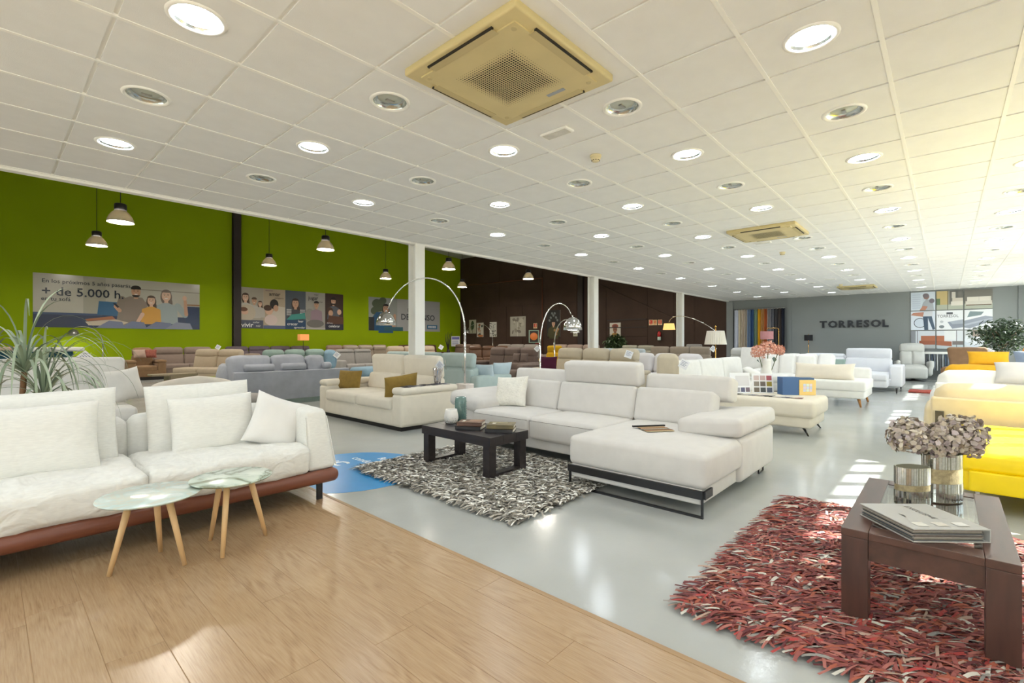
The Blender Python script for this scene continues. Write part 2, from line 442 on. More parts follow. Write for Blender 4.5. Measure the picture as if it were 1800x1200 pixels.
# ---- far wall: grey part with pilasters, brown part with raised panels
wf = struct(MB().box((XF, YR - 0.2, 0), (XF + 0.25, YE + 0.1, 3.2)).build('wall_far', M_grey))
MB().box((XF - 0.03, 4.53, 0), (XF, 4.69, 3.0)).build('pilaster', M_grey, wf)
MB().box((XF - 0.06, -2.13, 0), (XF, -1.66, 3.0)).build('pilaster', M_grey, wf)
MB().box((XF - 0.10, 6.70, 0), (XF, 6.97, 3.0)).build('pilaster', M_grey, wf)
wb = struct(MB().box((XF, YE + 0.1, 0), (XF + 0.25, YG + 0.2, 9)).build('wall_brown', M_brown))
def panel(y0, y1, z0, z1, t=0.02): MB().box((XF - t, y0, z0), (XF, y1, z1)).build('panel', M_brown, wb, bevel=0.006)
for (y0, y1, z0, z1) in [(7.0, 8.35, 0.1, 3.9), (8.4, 9.3, 0.1, 3.9), (9.35, 10.6, 0.1, 3.9), (10.65, 12.9, 0.1, 1.5), (10.65, 12.9, 1.52, 2.35), (10.65, 12.9, 2.37, 3.9), (12.95, 14.2, 0.1, 3.9),
                         (14.75, 15.9, 0.1, 3.4), (15.95, 17.1, 0.1, 3.4), (17.15, 18.6, 0.1, 3.4), (18.65, 19.9, 0.1, 3.4), (19.95, 21.3, 0.1, 3.4), (21.35, 22.7, 0.1, 3.4), (22.75, 24.1, 0.1, 3.4),
                         (14.75, 17.1, 3.45, 6.6), (17.15, 20.5, 3.45, 6.6), (20.55, 24.1, 3.45, 6.6), (7.0, 14.2, 3.95, 6.6)]:
    panel(y0, y1, z0, z1)
MB().box((XF - 0.14, 14.3, 0), (XF, 14.62, 7.5)).build('steel_column', M_dkbrown, wb)
MB().bar((XF - 0.05, 14.2, 4.6), (XF - 0.05, 9.4, 2.35), 0.09, 0.10).build('brace', M_brown, wb)
MB().box((XF - 0.05, 10.7, 1.95), (XF, 12.85, 2.0)).box((XF - 0.05, 10.7, 2.33), (XF, 12.85, 2.38)).build('rail', M_dkbrown, wb)
# ---- green wall with dark steel column
wg = struct(MB().box((XB, YG, 0), (XF, YG + 0.25, 9)).build('wall_green', M_green))
MB().box((7.55, YG - 0.24, 0), (7.87, YG - 0.20, 8.4)).box((7.69, YG - 0.20, 0), (7.73, YG - 0.04, 8.4)).box((7.55, YG - 0.04, 0), (7.87, YG, 8.4)).build('steel_column', M_dkbrown, wg)
# ---- walls not seen from the camera: hall side, bulkhead added over the tiled ceiling to block light, roof of the hall
struct(MB().box((XB - 0.25, YE + 0.1, 0), (XB, YG + 0.2, 9)).build('wall_hall', M_white))
struct(MB().box((XB, YE + 0.1, ZC + 0.04), (XF, YE + 0.25, 9)).build('wall_light_block', M_white))
def roof():
    zf = lambda x: 6.80 + (XF - x) * 0.07
    V = [(XB, YE, zf(XB)), (XF + 0.2, YE, zf(XF)), (XF + 0.2, YG + 0.2, zf(XF)), (XB, YG + 0.2, zf(XB))]
    V += [(x, y, z + 0.2) for x, y, z in V]
    return struct(MB().add(V, [(0, 3, 2, 1), (4, 5, 6, 7), (0, 1, 5, 4), (1, 2, 6, 5), (2, 3, 7, 6), (3, 0, 4, 7)]).build('ceiling_hall', pm('roof_sheet', S(190, 190, 184), 0.6, var=(2, 0.04))))
roof()
# ---- window wall (right, outside the frame) and shop front behind the camera
M_frame = pm('window_frame_white', S(225, 225, 222), 0.4)
def glass_mat():
    m = bpy.data.materials.new('window_glass'); m.use_nodes = True; nt = m.node_tree; MATS['window_glass'] = m
    for n in list(nt.nodes):
        if n.type != 'OUTPUT_MATERIAL': nt.nodes.remove(n)
    out = nt.nodes[0]
    t = nnode(nt, 'ShaderNodeBsdfTransparent'); t.inputs[0].default_value = (0.94, 0.97, 0.96, 1)
    g = nnode(nt, 'ShaderNodeBsdfGlossy'); g.inputs['Roughness'].default_value = 0.02
    mx = nnode(nt, 'ShaderNodeMixShader')
    mx.inputs[0].default_value = 0.06; nt.links.new(t.outputs[0], mx.inputs[1]); nt.links.new(g.outputs[0], mx.inputs[2]); nt.links.new(mx.outputs[0], out.inputs[0])
    return m
M_glass = glass_mat()
wnum = [0]
def portal(loc, rot, sx, sy):
    l = bpy.data.lights.new('window_daylight', 'AREA'); l.shape = 'RECTANGLE'; l.size = sx; l.size_y = sy; l.cycles.is_portal = True
    o = bpy.data.objects.new('window_daylight', l); link(o); o.location = loc; o.rotation_euler = rot
HEAD, SILL = 2.7, 0.12
def glazed(axis, fixed, a0, a1, step, inward):
    """window from a0 to a1 along the wall; mullions every step"""
    wnum[0] += 1
    fr = MB(); n = max(1, round((a1 - a0) / step)); st = (a1 - a0) / n; w = 0.06
    def bx(u0, u1, z0, z1, d0=-0.06, d1=0.06):
        return ((u0, fixed + d0, z0), (u1, fixed + d1, z1)) if axis == 'x' else ((fixed + d0, u0, z0), (fixed + d1, u1, z1))
    fr.box(*bx(a0, a1, SILL, SILL + 0.08)); fr.box(*bx(a0, a1, HEAD - 0.08, HEAD)); fr.box(*bx(a0, a1, 2.24, 2.32))
    for k in range(n + 1): fr.box(*bx(max(a0, a0 + k * st - w / 2), min(a1, a0 + k * st + w / 2), SILL, HEAD))
    fo = fr.build('window_%d' % wnum[0], M_frame); struct(fo)
    for k in range(n):
        for (z0, z1) in ((SILL + 0.08, 2.24), (2.32, HEAD - 0.08)):
            MB().box(*bx(a0 + k * st + w / 2, a0 + (k + 1) * st - w / 2, z0, z1, -0.004, 0.004)).build('pane', M_glass, fo)
    c = (a0 + a1) / 2
    if axis == 'x': portal((c, fixed - 0.1, (SILL + HEAD) / 2), (R(90), 0, 0), a1 - a0, HEAD - SILL)
    else: portal((fixed - 0.1, c, (SILL + HEAD) / 2), (R(90), 0, R(-90)), a1 - a0, HEAD - SILL)
def wall_with_windows(name, axis, fixed, lo, hi, bays, thick, step):
    mb = MB()
    def bx(u0, u1, z0, z1):
        return ((u0, fixed - thick, z0), (u1, fixed, z1)) if axis == 'x' else ((fixed - thick, u0, z0), (fixed, u1, z1))
    mb.box(*bx(lo, hi, 0, SILL)); mb.box(*bx(lo, hi, HEAD, 3.3)); p = lo
    for (a, b) in bays:
        if a > p: mb.box(*bx(p, a, SILL, HEAD))
        p = b
    if p < hi: mb.box(*bx(p, hi, SILL, HEAD))
    struct(mb.build(name, M_white))
    for (a, b) in bays: glazed(axis, fixed - thick / 2, a, b, step, 1)
wall_with_windows('wall_right', 'x', YR, XB, XF, [(-3.3, 0.4), (5.0, 8.9), (10.5, 13.7), (15.3, 20.6)], 0.2, 0.5)
wall_with_windows('wall_back', 'y', XB, YR, YE + 0.1, [(-0.2, 3.2), (3.6, 6.6)], 0.2, 1.1)

# ---- tiled ceiling: tiles as single pieces where they can be told apart
TX = lambda c: 0.458 + 0.6 * c
TY = lambda l: 3.27 + 0.6 * l
C0, C1, L0, L1 = -7, 35, -9, 6
ceil = struct(MB().box((XB, YR, ZC + 0.03), (XF, YE + 0.1, ZC + 0.06)).build('ceiling', M_white))
def tile_geo(hole=False):
    a, b = 0.288, 0.2905; z0, z1 = ZC, ZC + 0.016
    if not hole:
        V = [(-a, -b, z0), (a, -b, z0), (a, b, z0), (-a, b, z0), (-a, -b, z1), (a, -b, z1), (a, b, z1), (-a, b, z1)]
        return V, [(0, 3, 2, 1), (0, 1, 5, 4), (1, 2, 6, 5), (2, 3, 7, 6), (3, 0, 4, 7)]
    V = []; n = 32; r = 0.125
    for k in range(n):
        t = 2 * math.pi * k / n; c, s_ = math.cos(t), math.sin(t); q = min(a / max(abs(c), 1e-9), b / max(abs(s_), 1e-9))
        V.append((r * c, r * s_, z0)); V.append((q * c, q * s_, z0))
    o = len(V)
    for k in range(n): t = 2 * math.pi * k / n; V.append((r * math.cos(t), r * math.sin(t), z1 + 0.01))
    Fc = []
    for k in range(n):
        k2 = (k + 1) % n
        Fc.append((2 * k, 2 * k2, 2 * k2 + 1, 2 * k + 1)[::-1]); Fc.append((2 * k2, 2 * k, o + k, o + k2)[::-1])
    # corners of the square
    cs = [(a, b), (-a, b), (-a, -b), (a, -b)]
    for (x, y) in cs:
        i = len(V); V.append((x, y, z0)); t = math.atan2(y, x) % (2 * math.pi); k = int(t / (2 * math.pi / n))
        Fc.append((2 * k + 1, 2 * ((k + 1) % n) + 1, i)[::-1])
    for (x0, y0), (x1, y1) in zip(cs, cs[1:] + cs[:1]):
        i = len(V); V += [(x0, y0, z0), (x1, y1, z0), (x1, y1, z1), (x0, y0, z1)]; Fc.append((i, i + 1, i + 2, i + 3))
    return V, Fc
lamps = {}   # (C, L) -> lit
for i in range(-3, 18):
    for j in range(-5, 3):
        C, L = 2 * i, 2 * j - 1
        if C0 <= C < C1 and L0 <= L < L1: lamps[(C, L)] = (i + j) % 2 == 0
lamps[(14, -3)] = False
for _k in list(lamps):
    if _k[0] == 34: lamps[_k] = False
ac_cent = [(3, -2), (13, -2), (30, -2)]
cells = []
for C in range(C0, C1):
    for L in range(L0, L1):
        if any(abs(C + 0.5 - a) < 0.6 and abs(L + 0.5 - b) < 0.6 for a, b in ac_cent): continue
        cells.append((C, L))
def vis(C, L):
    x, y = TX(C + .5), TY(L + .5); d = x * 0.7401 + y * 0.6725; l = x * 0.6725 - y * 0.7401
    return d > 0.5 and abs(l / d) < 1.13 and 1.73 / d < 0.78
seen = sorted([c for c in cells if vis(*c)], key=lambda c: TX(c[0]) ** 2 + TY(c[1]) ** 2)
single = set(seen[:300])
tV, tF = tile_geo(); hV, hF = tile_geo(True)
me_t = mesh_of('tile', tV, tF, False, [M_tile]); me_h = mesh_of('tile', hV, hF, False, [M_tile])
rest = MB()
for (C, L) in cells:
    hole = (C, L) in lamps
    if (C, L) in single: put('tile', me_h if hole else me_t, ceil, (TX(C + .5), TY(L + .5), 0))
    else: rest.add(hV if hole else tV, hF if hole else tF, 0, Matrix.Translation((TX(C + .5), TY(L + .5), 0)))
rt = rest.build('tile_field', M_tile, ceil); rt['kind'] = 'stuff'
# tiles cut round the air units
mb = MB()
for (a, b) in ac_cent:
    cx, cy = TX(a), TY(b)
    for (x0, x1, y0, y1) in ((-.588, -.44, -.588, .588), (.44, .588, -.588, .588), (-.44, .44, -.588, -.44), (-.44, .44, .44, .588)):
        mb.box((cx + x0, cy + y0, ZC), (cx + x1, cy + y1, ZC + 0.016))
mb.build('cut_tile', M_tile, ceil)
for L in range(L0, L1 + 1):
    MB().box((TX(C0), TY(L) - 0.0125, ZC - 0.004), (TX(C1), TY(L) + 0.0125, ZC + 0.03)).build('main_tee', M_tee, ceil)
for C in range(C0, C1 + 1):
    MB().box((TX(C) - 0.014, TY(L0), ZC + 0.010), (TX(C) + 0.014, TY(L1), ZC + 0.03)).build('cross_tee', M_tee, ceil)
struct(MB().box((XB, YE, ZC - 0.03), (XF, YE + 0.10, ZC + 0.06)).box((XB, YE - 0.02, ZC - 0.006), (XF, YE, ZC)).build('trim_2', M_tee))

# ---- downlights
M_lamp_on = pm('lamp_glass_lit', S(255, 255, 255), 0.4, emit=((0.84, 0.925, 1.0, 1), LAMP))
M_lamp_off = pm('lamp_glass_unlit', S(186, 192, 182), 0.15, spec=0.8)
M_refl = pm('reflector_aluminium', S(200, 204, 200), 0.2, 1.0)
def downlight(lit):
    t = thing('downlight', 'x', 'ceiling light')
    MB().lathe([(0.116, 0.006), (0.118, -0.006), (0.130, -0.010), (0.142, -0.006), (0.144, 0.0)], 32, caps=False).build('trim_ring', M_tee, t)
    if lit:
        MB().lathe([(0.117, 0.0), (0.112, 0.010), (0.108, 0.016)], 32, caps=False).build('reflector', M_refl, t)
        MB().lathe([(0.0001, 0.014), (0.06, 0.0145), (0.109, 0.016)], 32, caps=False).build('lamp_glass', M_lamp_on, t)
    else:
        m = MB().lathe([(0.117, 0.0), (0.108, 0.02), (0.085, 0.026)], 32, caps=False).build('reflector', M_refl, t)
        MB().lathe([(0.0001, 0.010), (0.05, 0.014), (0.088, 0.026)], 32, caps=False).build('lamp_glass', M_lamp_off, t)
        MB().box((-0.03, -0.012, 0.002), (0.03, 0.012, 0.012)).build('lamp_holder', M_steel, t)
    return t
protos = {}
rowname = {5: 'first', 3: 'second', 1: 'third', -1: 'third', -3: 'fourth', -5: 'fifth', -7: 'sixth'}
order = sorted([c for c in lamps if c not in ac_cent], key=lambda c: TX(c[0]) ** 2 + TY(c[1]) ** 2)
rows = sorted({c[1] for c in lamps}, reverse=True)
ordn = ['first', 'second', 'third', 'fourth', 'fifth', 'sixth', 'seventh', 'eighth', 'ninth', 'tenth', 'eleventh', 'twelfth', 'thirteenth', 'fourteenth', 'fifteenth', 'sixteenth', 'seventeenth', 'eighteenth', 'nineteenth', 'twentieth']
for (C, L) in order:
    if not vis(C, L) and not lamps[(C, L)]: continue
    lit = lamps[(C, L)]
    if lit not in protos: protos[lit] = downlight(lit); o = protos[lit]
    else: o = copy_tree(protos[lit])
    o.location = (TX(C + .5), TY(L + .5), ZC)
    ri = rows.index(L); ci = C // 2
    if vis(C, L):
        k = [c for c in lamps if c[1] == L and vis(*c)]; k.sort(); n = k.index((C, L))
        o['label'] = '%s round ceiling downlight, %s in the %s row from the green wall' % ('glowing' if lit else 'switched-off', ordn[n], ordn[ri])
    else:
        o['label'] = 'glowing round ceiling downlight beyond the edge of the picture'
    o['group'] = 'lit ceiling downlights' if lit else 'unlit ceiling downlights'
# ---- ceiling air units
M_beige = pm('aged_beige_plastic', S(206, 190, 140), 0.45, var=(4, 0.05))
M_beige2 = pm('aged_beige_louver', S(190, 174, 128), 0.5)
M_hole = pm('grille_hole', S(40, 36, 28), 0.8)
def air_unit(label, C, L, seed):
    t = thing('air_conditioner', label, 'air conditioner', (TX(C), TY(L), ZC))
    MB().soft((0.95, 0.95, 0.05), 0.012, (0, 0, -0.022), k=(1, 1, 1)).build('panel', M_beige, t)
    MB().box((-0.40, -0.40, -0.056), (0.40, 0.40, -0.04)).build('front_grille', M_beige, t, bevel=0.006)
    mb = MB()
    N = 27
    for i in range(N):
        for j in range(N):
            u = (i - (N - 1) / 2) * 0.0185; v = (j - (N - 1) / 2) * 0.0185
            e = max(abs(u), abs(v)) / 0.245; s_ = 0.0062 * (1.0 if e < 0.72 else max(0.25, 1 - (e - 0.72) * 2.6))
            mb.add([(u - s_, v - s_, -0.0565), (u - s_, v + s_, -0.0565), (u + s_, v + s_, -0.0565), (u + s_, v - s_, -0.0565)], [(0, 1, 2, 3)])
    p = mb.build('perforation', M_hole, t); p['kind'] = 'stuff'
    for k in range(4):
        a = k * math.pi / 2; Mx = Matrix.Rotation(a, 4, 'Z')
        lv = MB().box((-0.27, 0.385, -0.058), (0.27, 0.435, -0.046), 0, Mx).build('louver', M_beige2, t)
        MB().box((-0.275, 0.430, -0.0575), (0.275, 0.446, -0.045), 0, Mx).build('air_slot', M_hole, lv)
        MB().lathe([(0.016, -0.060), (0.018, -0.05)], 14, 0, Mx @ Matrix.Translation((0.36, 0.36, 0))).build('corner_cap', M_beige2, t)
    MB().box((0.30, -0.20, -0.0585), (0.33, -0.06, -0.055)).build('display', pm('display_grey', S(150, 155, 165), 0.4), t)
    return t
air_unit('large square beige air conditioner cassette overhead, the nearest one', 3, -2, 0)
air_unit('beige air conditioner cassette in the middle of the ceiling', 13, -2, 1)
air_unit('beige air conditioner cassette near the grey sign wall', 30, -2, 2)
M_em = pm('emergency_light_diffuser', S(205, 203, 196), 0.3, var=(14, 0.12))
for k, (x, y, lb) in enumerate(((3.17, 2.38, 'small rectangular emergency light beside the nearest air conditioner'), (9.12, 2.37, 'small rectangular emergency light behind the middle air conditioner'), (15.7, 2.37, 'small rectangular emergency light farthest along the ceiling'))):
    t = thing('emergency_light', lb, 'ceiling light', (x, y, ZC), group='emergency lights')
    MB().soft((0.12, 0.27, 0.02), 0.008, (0, 0, -0.008), k=(1, 1, 1)).build('housing', M_tee, t)
    MB().box((-0.045, -0.115, -0.0205), (0.045, 0.115, -0.017)).build('diffuser', M_em, t)
M_smoke = pm('smoke_detector_plastic', S(222, 208, 166), 0.5)
for (x, y, lb) in ((3.81, 2.41, 'cream dome smoke detector nearest the camera'), (10.36, 2.34, 'cream dome smoke detector in the middle of the ceiling'), (17.45, 2.36, 'cream dome smoke detector near the sign wall')):
    t = thing('smoke_detector', lb, 'smoke detector', (x, y, ZC), group='smoke detectors')
    MB().lathe([(0.052, 0.0), (0.052, -0.016), (0.046, -0.022)], 24).build('base', M_smoke, t)
    MB().lathe([(0.043, -0.022), (0.045, -0.034), (0.036, -0.05), (0.030, -0.056), (0.0001, -0.058)], 24, caps=False).build('sensor_head', M_smoke, t)
    mb = MB()
    for k in range(10):
        mb.box((0.034, -0.005, -0.052), (0.0395, 0.005, -0.046), 0, Matrix.Rotation(k * 0.628, 4, 'Z'))
    mb.build('vent_slots', M_hole, t)

# ---- white steel columns along the ceiling edge
for (x, lb) in ((5.08, 'white steel column behind the beige two-seat sofa, nearest of three'), (10.75, 'white steel column in the middle of three, behind the chrome arc lamp'), (16.33, 'white steel column farthest from the camera, beside the pleated arc lamp')):
    t = thing('steel_column', lb, 'column', (x, 6.88, 0), group='white steel columns')
    w, d, f = 0.10, 0.095, 0.014
    for s_ in (-1, 1): MB().box((-w, s_ * d - f / 2, 0), (w, s_ * d + f / 2, 2.968)).build('flange', M_white, t)
    MB().box((-0.006, -d + f / 2, 0), (0.006, d - f / 2, 2.968)).build('web', M_white, t)
    MB().box((-0.11, -0.11, 0), (0.11, 0.11, 0.012)).build('base_plate', M_white, t)
# ================================================================== SOFAS
M_legb = pm('leg_black', S(30, 29, 30), 0.35)
M_legw = pm('leg_wood', S(176, 124, 70), 0.45, var=(12, 0.12), stretch=(1, 1, 0.1))
M_under = pm('sofa_plinth_dark', S(40, 37, 35), 0.8)
FACE = {'-y': 0.0, '+y': math.pi, '-x': -math.pi / 2, '+x': math.pi / 2}
F_white = fabric('white_fabric', 228, 226, 221, 0.03)
F_linen = pm('white_linen', S(226, 224, 217), 0.95, 0, 0.1, (26, 0.05), (300, 0.35, 0.002), stretch=(1, 1, 6), sheen=0.1)
F_lgrey = fabric('light_grey_fabric', 210, 206, 201, 0.03)
F_cream = fabric('cream_fabric', 226, 218, 202, 0.03)
F_beige = fabric('beige_fabric', 196, 184, 162, 0.04)
F_sand = fabric('sand_fabric', 224, 206, 170, 0.04)
F_taupe = fabric('taupe_fabric', 142, 126, 116, 0.06)
F_mauve = fabric('mauve_taupe_fabric', 114, 99, 92, 0.06)
F_brown = fabric('brown_fabric', 140, 112, 84, 0.08)
F_dbrown = fabric('dark_brown_fabric', 104, 74, 54, 0.1)
F_blgrey = fabric('blue_grey_velvet', 166, 169, 178, 0.10, vs=5)
F_teal = fabric('petrol_fabric', 44, 84, 98, 0.08)
F_sage = fabric('sage_blue_fabric', 172, 188, 186, 0.04)
F_sky = fabric('pale_blue_fabric', 186, 202, 210, 0.04)
F_green = fabric('sage_green_fabric', 144, 164, 156, 0.05)
F_denim = fabric('denim_blue_fabric', 132, 160, 178, 0.06)
F_gtaupe = fabric('greige_fabric', 158, 146, 132, 0.05)
F_pgrey = fabric('purple_grey_fabric', 118, 106, 112, 0.06)
F_pink = fabric('pink_beige_fabric', 178, 154, 140, 0.05)
F_dgrey = fabric('grey_fabric', 150, 146, 142, 0.05)
F_mustard = fabric('mustard_fabric', 214, 160, 40, 0.06)
F_ochre = fabric('ochre_velvet', 142, 116, 58, 0.12, vs=14)
F_yellow = pm('yellow_leather', S(244, 214, 4), 0.42, 0, 0.4, (7, 0.03), (90, 0.12, 0.002))
F_leather = pm('white_leather', S(232, 230, 226), 0.4, 0, 0.4, (7, 0.02), (70, 0.12, 0.002))
F_offblue = pm('bluish_white_leather', S(218, 220, 226), 0.42, 0, 0.4, (7, 0.02), (70, 0.1, 0.002))
F_rbrown = fabric('russet_fabric', 132, 104, 80, 0.06)
F_paleg = pm('pale_grey_leather', S(196, 196, 192), 0.45, 0, 0.35, (6, 0.03), (80, 0.12, 0.002))
TAGN = [0]
M_paper = pm('tag_paper', S(236, 236, 238), 0.7)
def price_tag(label, loc, rot, s=0.15):
    s *= 0.75
    t = thing('price_tag', label, 'price tag', loc, rot=rot, group='price tags hung on the sofas')
    MB().box((-s / 2, -0.001, -s / 2), (s / 2, 0.001, s / 2)).build('card', M_paper, t)
    p = Print()
    for k in range(4): p.rect(-s * 0.36, s * (0.26 - k * 0.16), s * (0.3 - 0.12 * (k % 2)), s * (0.31 - k * 0.16), S(110, 118, 150))
    p.build('print', t, (0, -0.0012, 0))
    MB().tube([(0, 0, s / 2 - 0.01), (0, 0.01, s / 2 + 0.03)], 0.0015, 5).build('string', M_paper, t)
    return t

def sofa(label, x, y, face, W_, D, mat, n=3, seat=0.44, back=0.82, head=None, hh=0.24, arms='LR', aw=0.2, ah=0.60, pad=False, legs=0.10, legm=None, bz=0.10, lean=10,
         roll=False, loose=False, chaise=None, k=(2, 2, 1), name='sofa', cat='sofa', group=None, bt=0.20, puff=0.025, bolster=False, mat2=None, outer=None):
    """front towards local -Y; x, y centre of the footprint"""
    t = thing(name, label, cat, (x, y, 0), FACE.get(face, face if not isinstance(face, str) else 0), group)
    mat2 = mat2 or mat
    wl = aw if 'L' in arms else 0; wr = aw if 'R' in arms else 0
    xs0 = -W_ / 2 + wl; xs1 = W_ / 2 - wr; sw = (xs1 - xs0) / n
    yf, yb = -D / 2, D / 2
    st = 0.17
    block('base', (W_ - 0.02, D - 0.04, seat - st - bz + 0.03), 0.03, mat, t, (0, 0, (bz + seat - st + 0.03) / 2), k=(1, 1, 1))
    outer = outer or back * 0.86
    block('outer_back', (xs1 - xs0 + 0.02, 0.12, outer - bz - 0.02), 0.04, mat, t, ((xs0 + xs1) / 2, yb - 0.07, (bz + outer) / 2), k=(1, 1, 1))
    for i in range(n):
        cx = xs0 + (i + 0.5) * sw; ext = 0.0
        if chaise and ((chaise[0] == 'L' and i == 0) or (chaise[0] == 'R' and i == n - 1)): ext = chaise[1]
        if ext: block('chaise_base', (sw - 0.02, ext, seat - st - bz + 0.03), 0.03, mat, t, (cx, yf - ext / 2 + 0.05, (bz + seat - st + 0.03) / 2), k=(1, 1, 1))
        dd = D - bt - 0.10 + ext
        block('seat_cushion', (sw - 0.012, dd, st), 0.042, mat, t, (cx, yf + dd / 2 - ext, seat - st / 2), puff=(0.006, 0.012, puff), k=k)
        bh = back - seat + 0.06
        if loose:
            block('back_cushion', (sw - 0.03, 0.24, bh), 0.10, mat2, t, (cx, yb - 0.24, seat + bh / 2 - 0.04), (R(-lean - 4), 0, R((i % 2) * 2 - 1)), (0.02, 0.05, 0.03), k, 0.012, i)
        else:
            block('backrest', (sw - 0.012, bt, bh), 0.052, mat2, t, (cx, yb - bt / 2 - 0.09, seat + bh / 2 - 0.05), (R(-lean), 0, 0), (0.004, 0.03, 0.015), k)
        if head:
            hd = head[i % len(head)]
            if hd == 'U': block('headrest', (sw - 0.02, 0.13, hh), 0.055, mat2, t, (cx, yb - bt / 2 - 0.05 , back + hh / 2 - 0.02), (R(6), 0, 0), (0.0, 0.02, 0.01), k)
            elif hd == 'D': block('headrest', (sw - 0.02, 0.17, 0.17), 0.07, mat2, t, (cx, yb - 0.04, back + 0.03), (R(-20), 0, 0), (0, 0.02, 0.02), k)
            elif hd == 'P': block('headrest', (sw - 0.02, 0.20, hh), 0.09, mat2, t, (cx, yb - bt / 2 - 0.06, back + hh / 2 - 0.03), (R(-6), 0, 0), (0.0, 0.04, 0.02), k)
    for sd, c in (('L', -1), ('R', 1)):
        if sd not in arms: continue
        ax = c * (W_ / 2 - aw / 2)
        if roll:
            block('armrest', (aw, D - 0.06, ah - 0.2 - bz), 0.05, mat, t, (ax, -0.01, (bz + ah - 0.2) / 2), k=(1, 2, 1))
            block('arm_pad', (aw + 0.06, D - 0.10, 0.22), 0.10, mat, t, (ax, -0.02, ah - 0.09), puff=(0, 0.02, 0.02), k=k)
        else:
            block('armrest', (aw, D - 0.03, ah - bz - (0.08 if pad else 0)), 0.045, mat, t, (ax, 0, (bz + ah - (0.08 if pad else 0)) / 2), puff=(0.012, 0.01, 0.012), k=(1, 2, 1))
            if pad: block('arm_pad', (aw + 0.03, D - 0.05, 0.10), 0.045, mat, t, (ax, -0.01, ah - 0.04), puff=(0, 0, 0.012), k=(1, 2, 1))
    lm = legm or M_legb
    if legs:
        lg = MB().lathe([(0.014, 0), (0.024, bz + 0.02)], 10).V
        me = None
        for sx in (-1, 1):
            for sy in (-1, 1):
                m_ = MB().lathe([(0.014, 0), (0.024, bz + 0.01)], 10)
                m_.build('leg', lm, t, (sx * (W_ / 2 - 0.09), sy * (D / 2 - 0.09) - (chaise[1] if chaise and sy < 0 and ((chaise[0] == 'L') == (sx < 0)) else 0), 0))
    else:
        MB().box((-W_ / 2 + 0.06, -D / 2 + 0.06, 0), (W_ / 2 - 0.06, D / 2 - 0.06, bz)).build('plinth', M_under, t)
    return t

# ---------- left front: long white linen sofa on a brown leather-wrapped rail
M_rail = pm('brown_saddle_leather', S(116, 66, 46), 0.38, 0, 0.5, (9, 0.12), (60, 0.12, 0.002), stretch=(0.2, 1, 1))
s1 = thing('linen_sofa', 'long white linen sofa on a brown leather rail, behind the two round tables', 'sofa', (0, 0, 0.012))
X0, X1 = -1.05, 1.92
def crumpled(name, src, scale, strength, dist):
    m = src.copy(); m.name = name; MATS[name] = m; nt = m.node_tree
    b = nt.nodes['Principled BSDF']; old = b.inputs['Normal'].links[0].from_socket
    tc = nnode(nt, 'ShaderNodeTexCoord'); mp = nnode(nt, 'ShaderNodeMapping'); mp.inputs['Scale'].default_value = (1.0, 0.55, 1.0); mp.inputs['Rotation'].default_value = (0, 0, 0.7)
    n = nnode(nt, 'ShaderNodeTexNoise'); n.inputs['Scale'].default_value = scale; n.inputs['Detail'].default_value = 2.5; n.inputs['Distortion'].default_value = 0.8
    nt.links.new(tc.outputs['Object'], mp.inputs[0]); nt.links.new(mp.outputs[0], n.inputs['Vector'])
    bp = nnode(nt, 'ShaderNodeBump'); bp.inputs['Strength'].default_value = strength; bp.inputs['Distance'].default_value = dist
    nt.links.new(n.outputs['Fac'], bp.inputs['Height']); nt.links.new(old, bp.inputs['Normal']); nt.links.new(bp.outputs[0], b.inputs['Normal'])
    return m
F_seat = crumpled('creased_linen', F_linen, 7.0, 0.8, 0.05)
F_pill = crumpled('soft_creased_linen', F_linen, 5.0, 0.6, 0.03)
MB().soft((X1 - X0, 0.10, 0.105), 0.045, ((X0 + X1) / 2, 3.665, 0.19), k=(1, 1, 1)).build('front_rail', M_rail, s1)
MB().soft((0.10, 0.98, 0.105), 0.045, (X1 - 0.05, 4.14, 0.19), k=(1, 1, 1)).soft((0.10, 0.98, 0.105), 0.045, (X0 + 0.05, 4.14, 0.19), k=(1, 1, 1)).build('side_rail', M_rail, s1)
MB().soft((X1 - X0, 0.10, 0.105), 0.045, ((X0 + X1) / 2, 4.62, 0.19), k=(1, 1, 1)).build('back_rail', M_rail, s1)
MB().box((X0 + 0.06, 3.70, 0.17), (X1 - 0.06, 4.6, 0.235)).build('deck', M_under, s1)
for lx in (X1 - 0.13, X0 + 0.13):
    for ly in (3.71, 4.55): MB().box((lx - 0.022, ly - 0.01, 0), (lx + 0.022, ly + 0.01, 0.16)).build('leg', M_legb, s1)
for i, (a, b) in enumerate(((X0 + 0.05, 0.675), (0.68, 1.69))):
    block('seat_cushion', (b - a, 0.81, 0.215), 0.045, F_seat, s1, ((a + b) / 2, 4.03, 0.340), puff=(0.006, 0.015, 0.035), k=(30, 22, 4), wr=0.022, seed=i + 3, ws=5.5)
for i, (a, b) in enumerate(((X0 + 0.02, -0.2), (-0.195, 0.70), (0.705, 1.30), (1.305, 1.70))):
    block('low_back', (b - a, 0.20, 0.46), 0.07, F_linen, s1, ((a + b) / 2, 4.55, 0.47), (R(-5), 0, 0), (0.01, 0.02, 0.015), (5, 3, 3), 0.006, i)
def arm_taper(V):
    V = V.copy(); tz = (V[:, 2] + 0.235) / 0.47
    V[:, 0] *= 1.0 - 0.25 * tz; V[:, 1] *= 1 - 0.10 * tz; V[:, 1] += 0.04 * tz; V[:, 0] -= 0.02 * tz
    return V
ar = block('armrest', (0.235, 0.96, 0.47), 0.035, F_linen, s1, (1.795, 4.14, 0.475), k=(4, 10, 5), wr=0.004, fn=arm_taper, puff=(0.015, 0.01, 0.015))
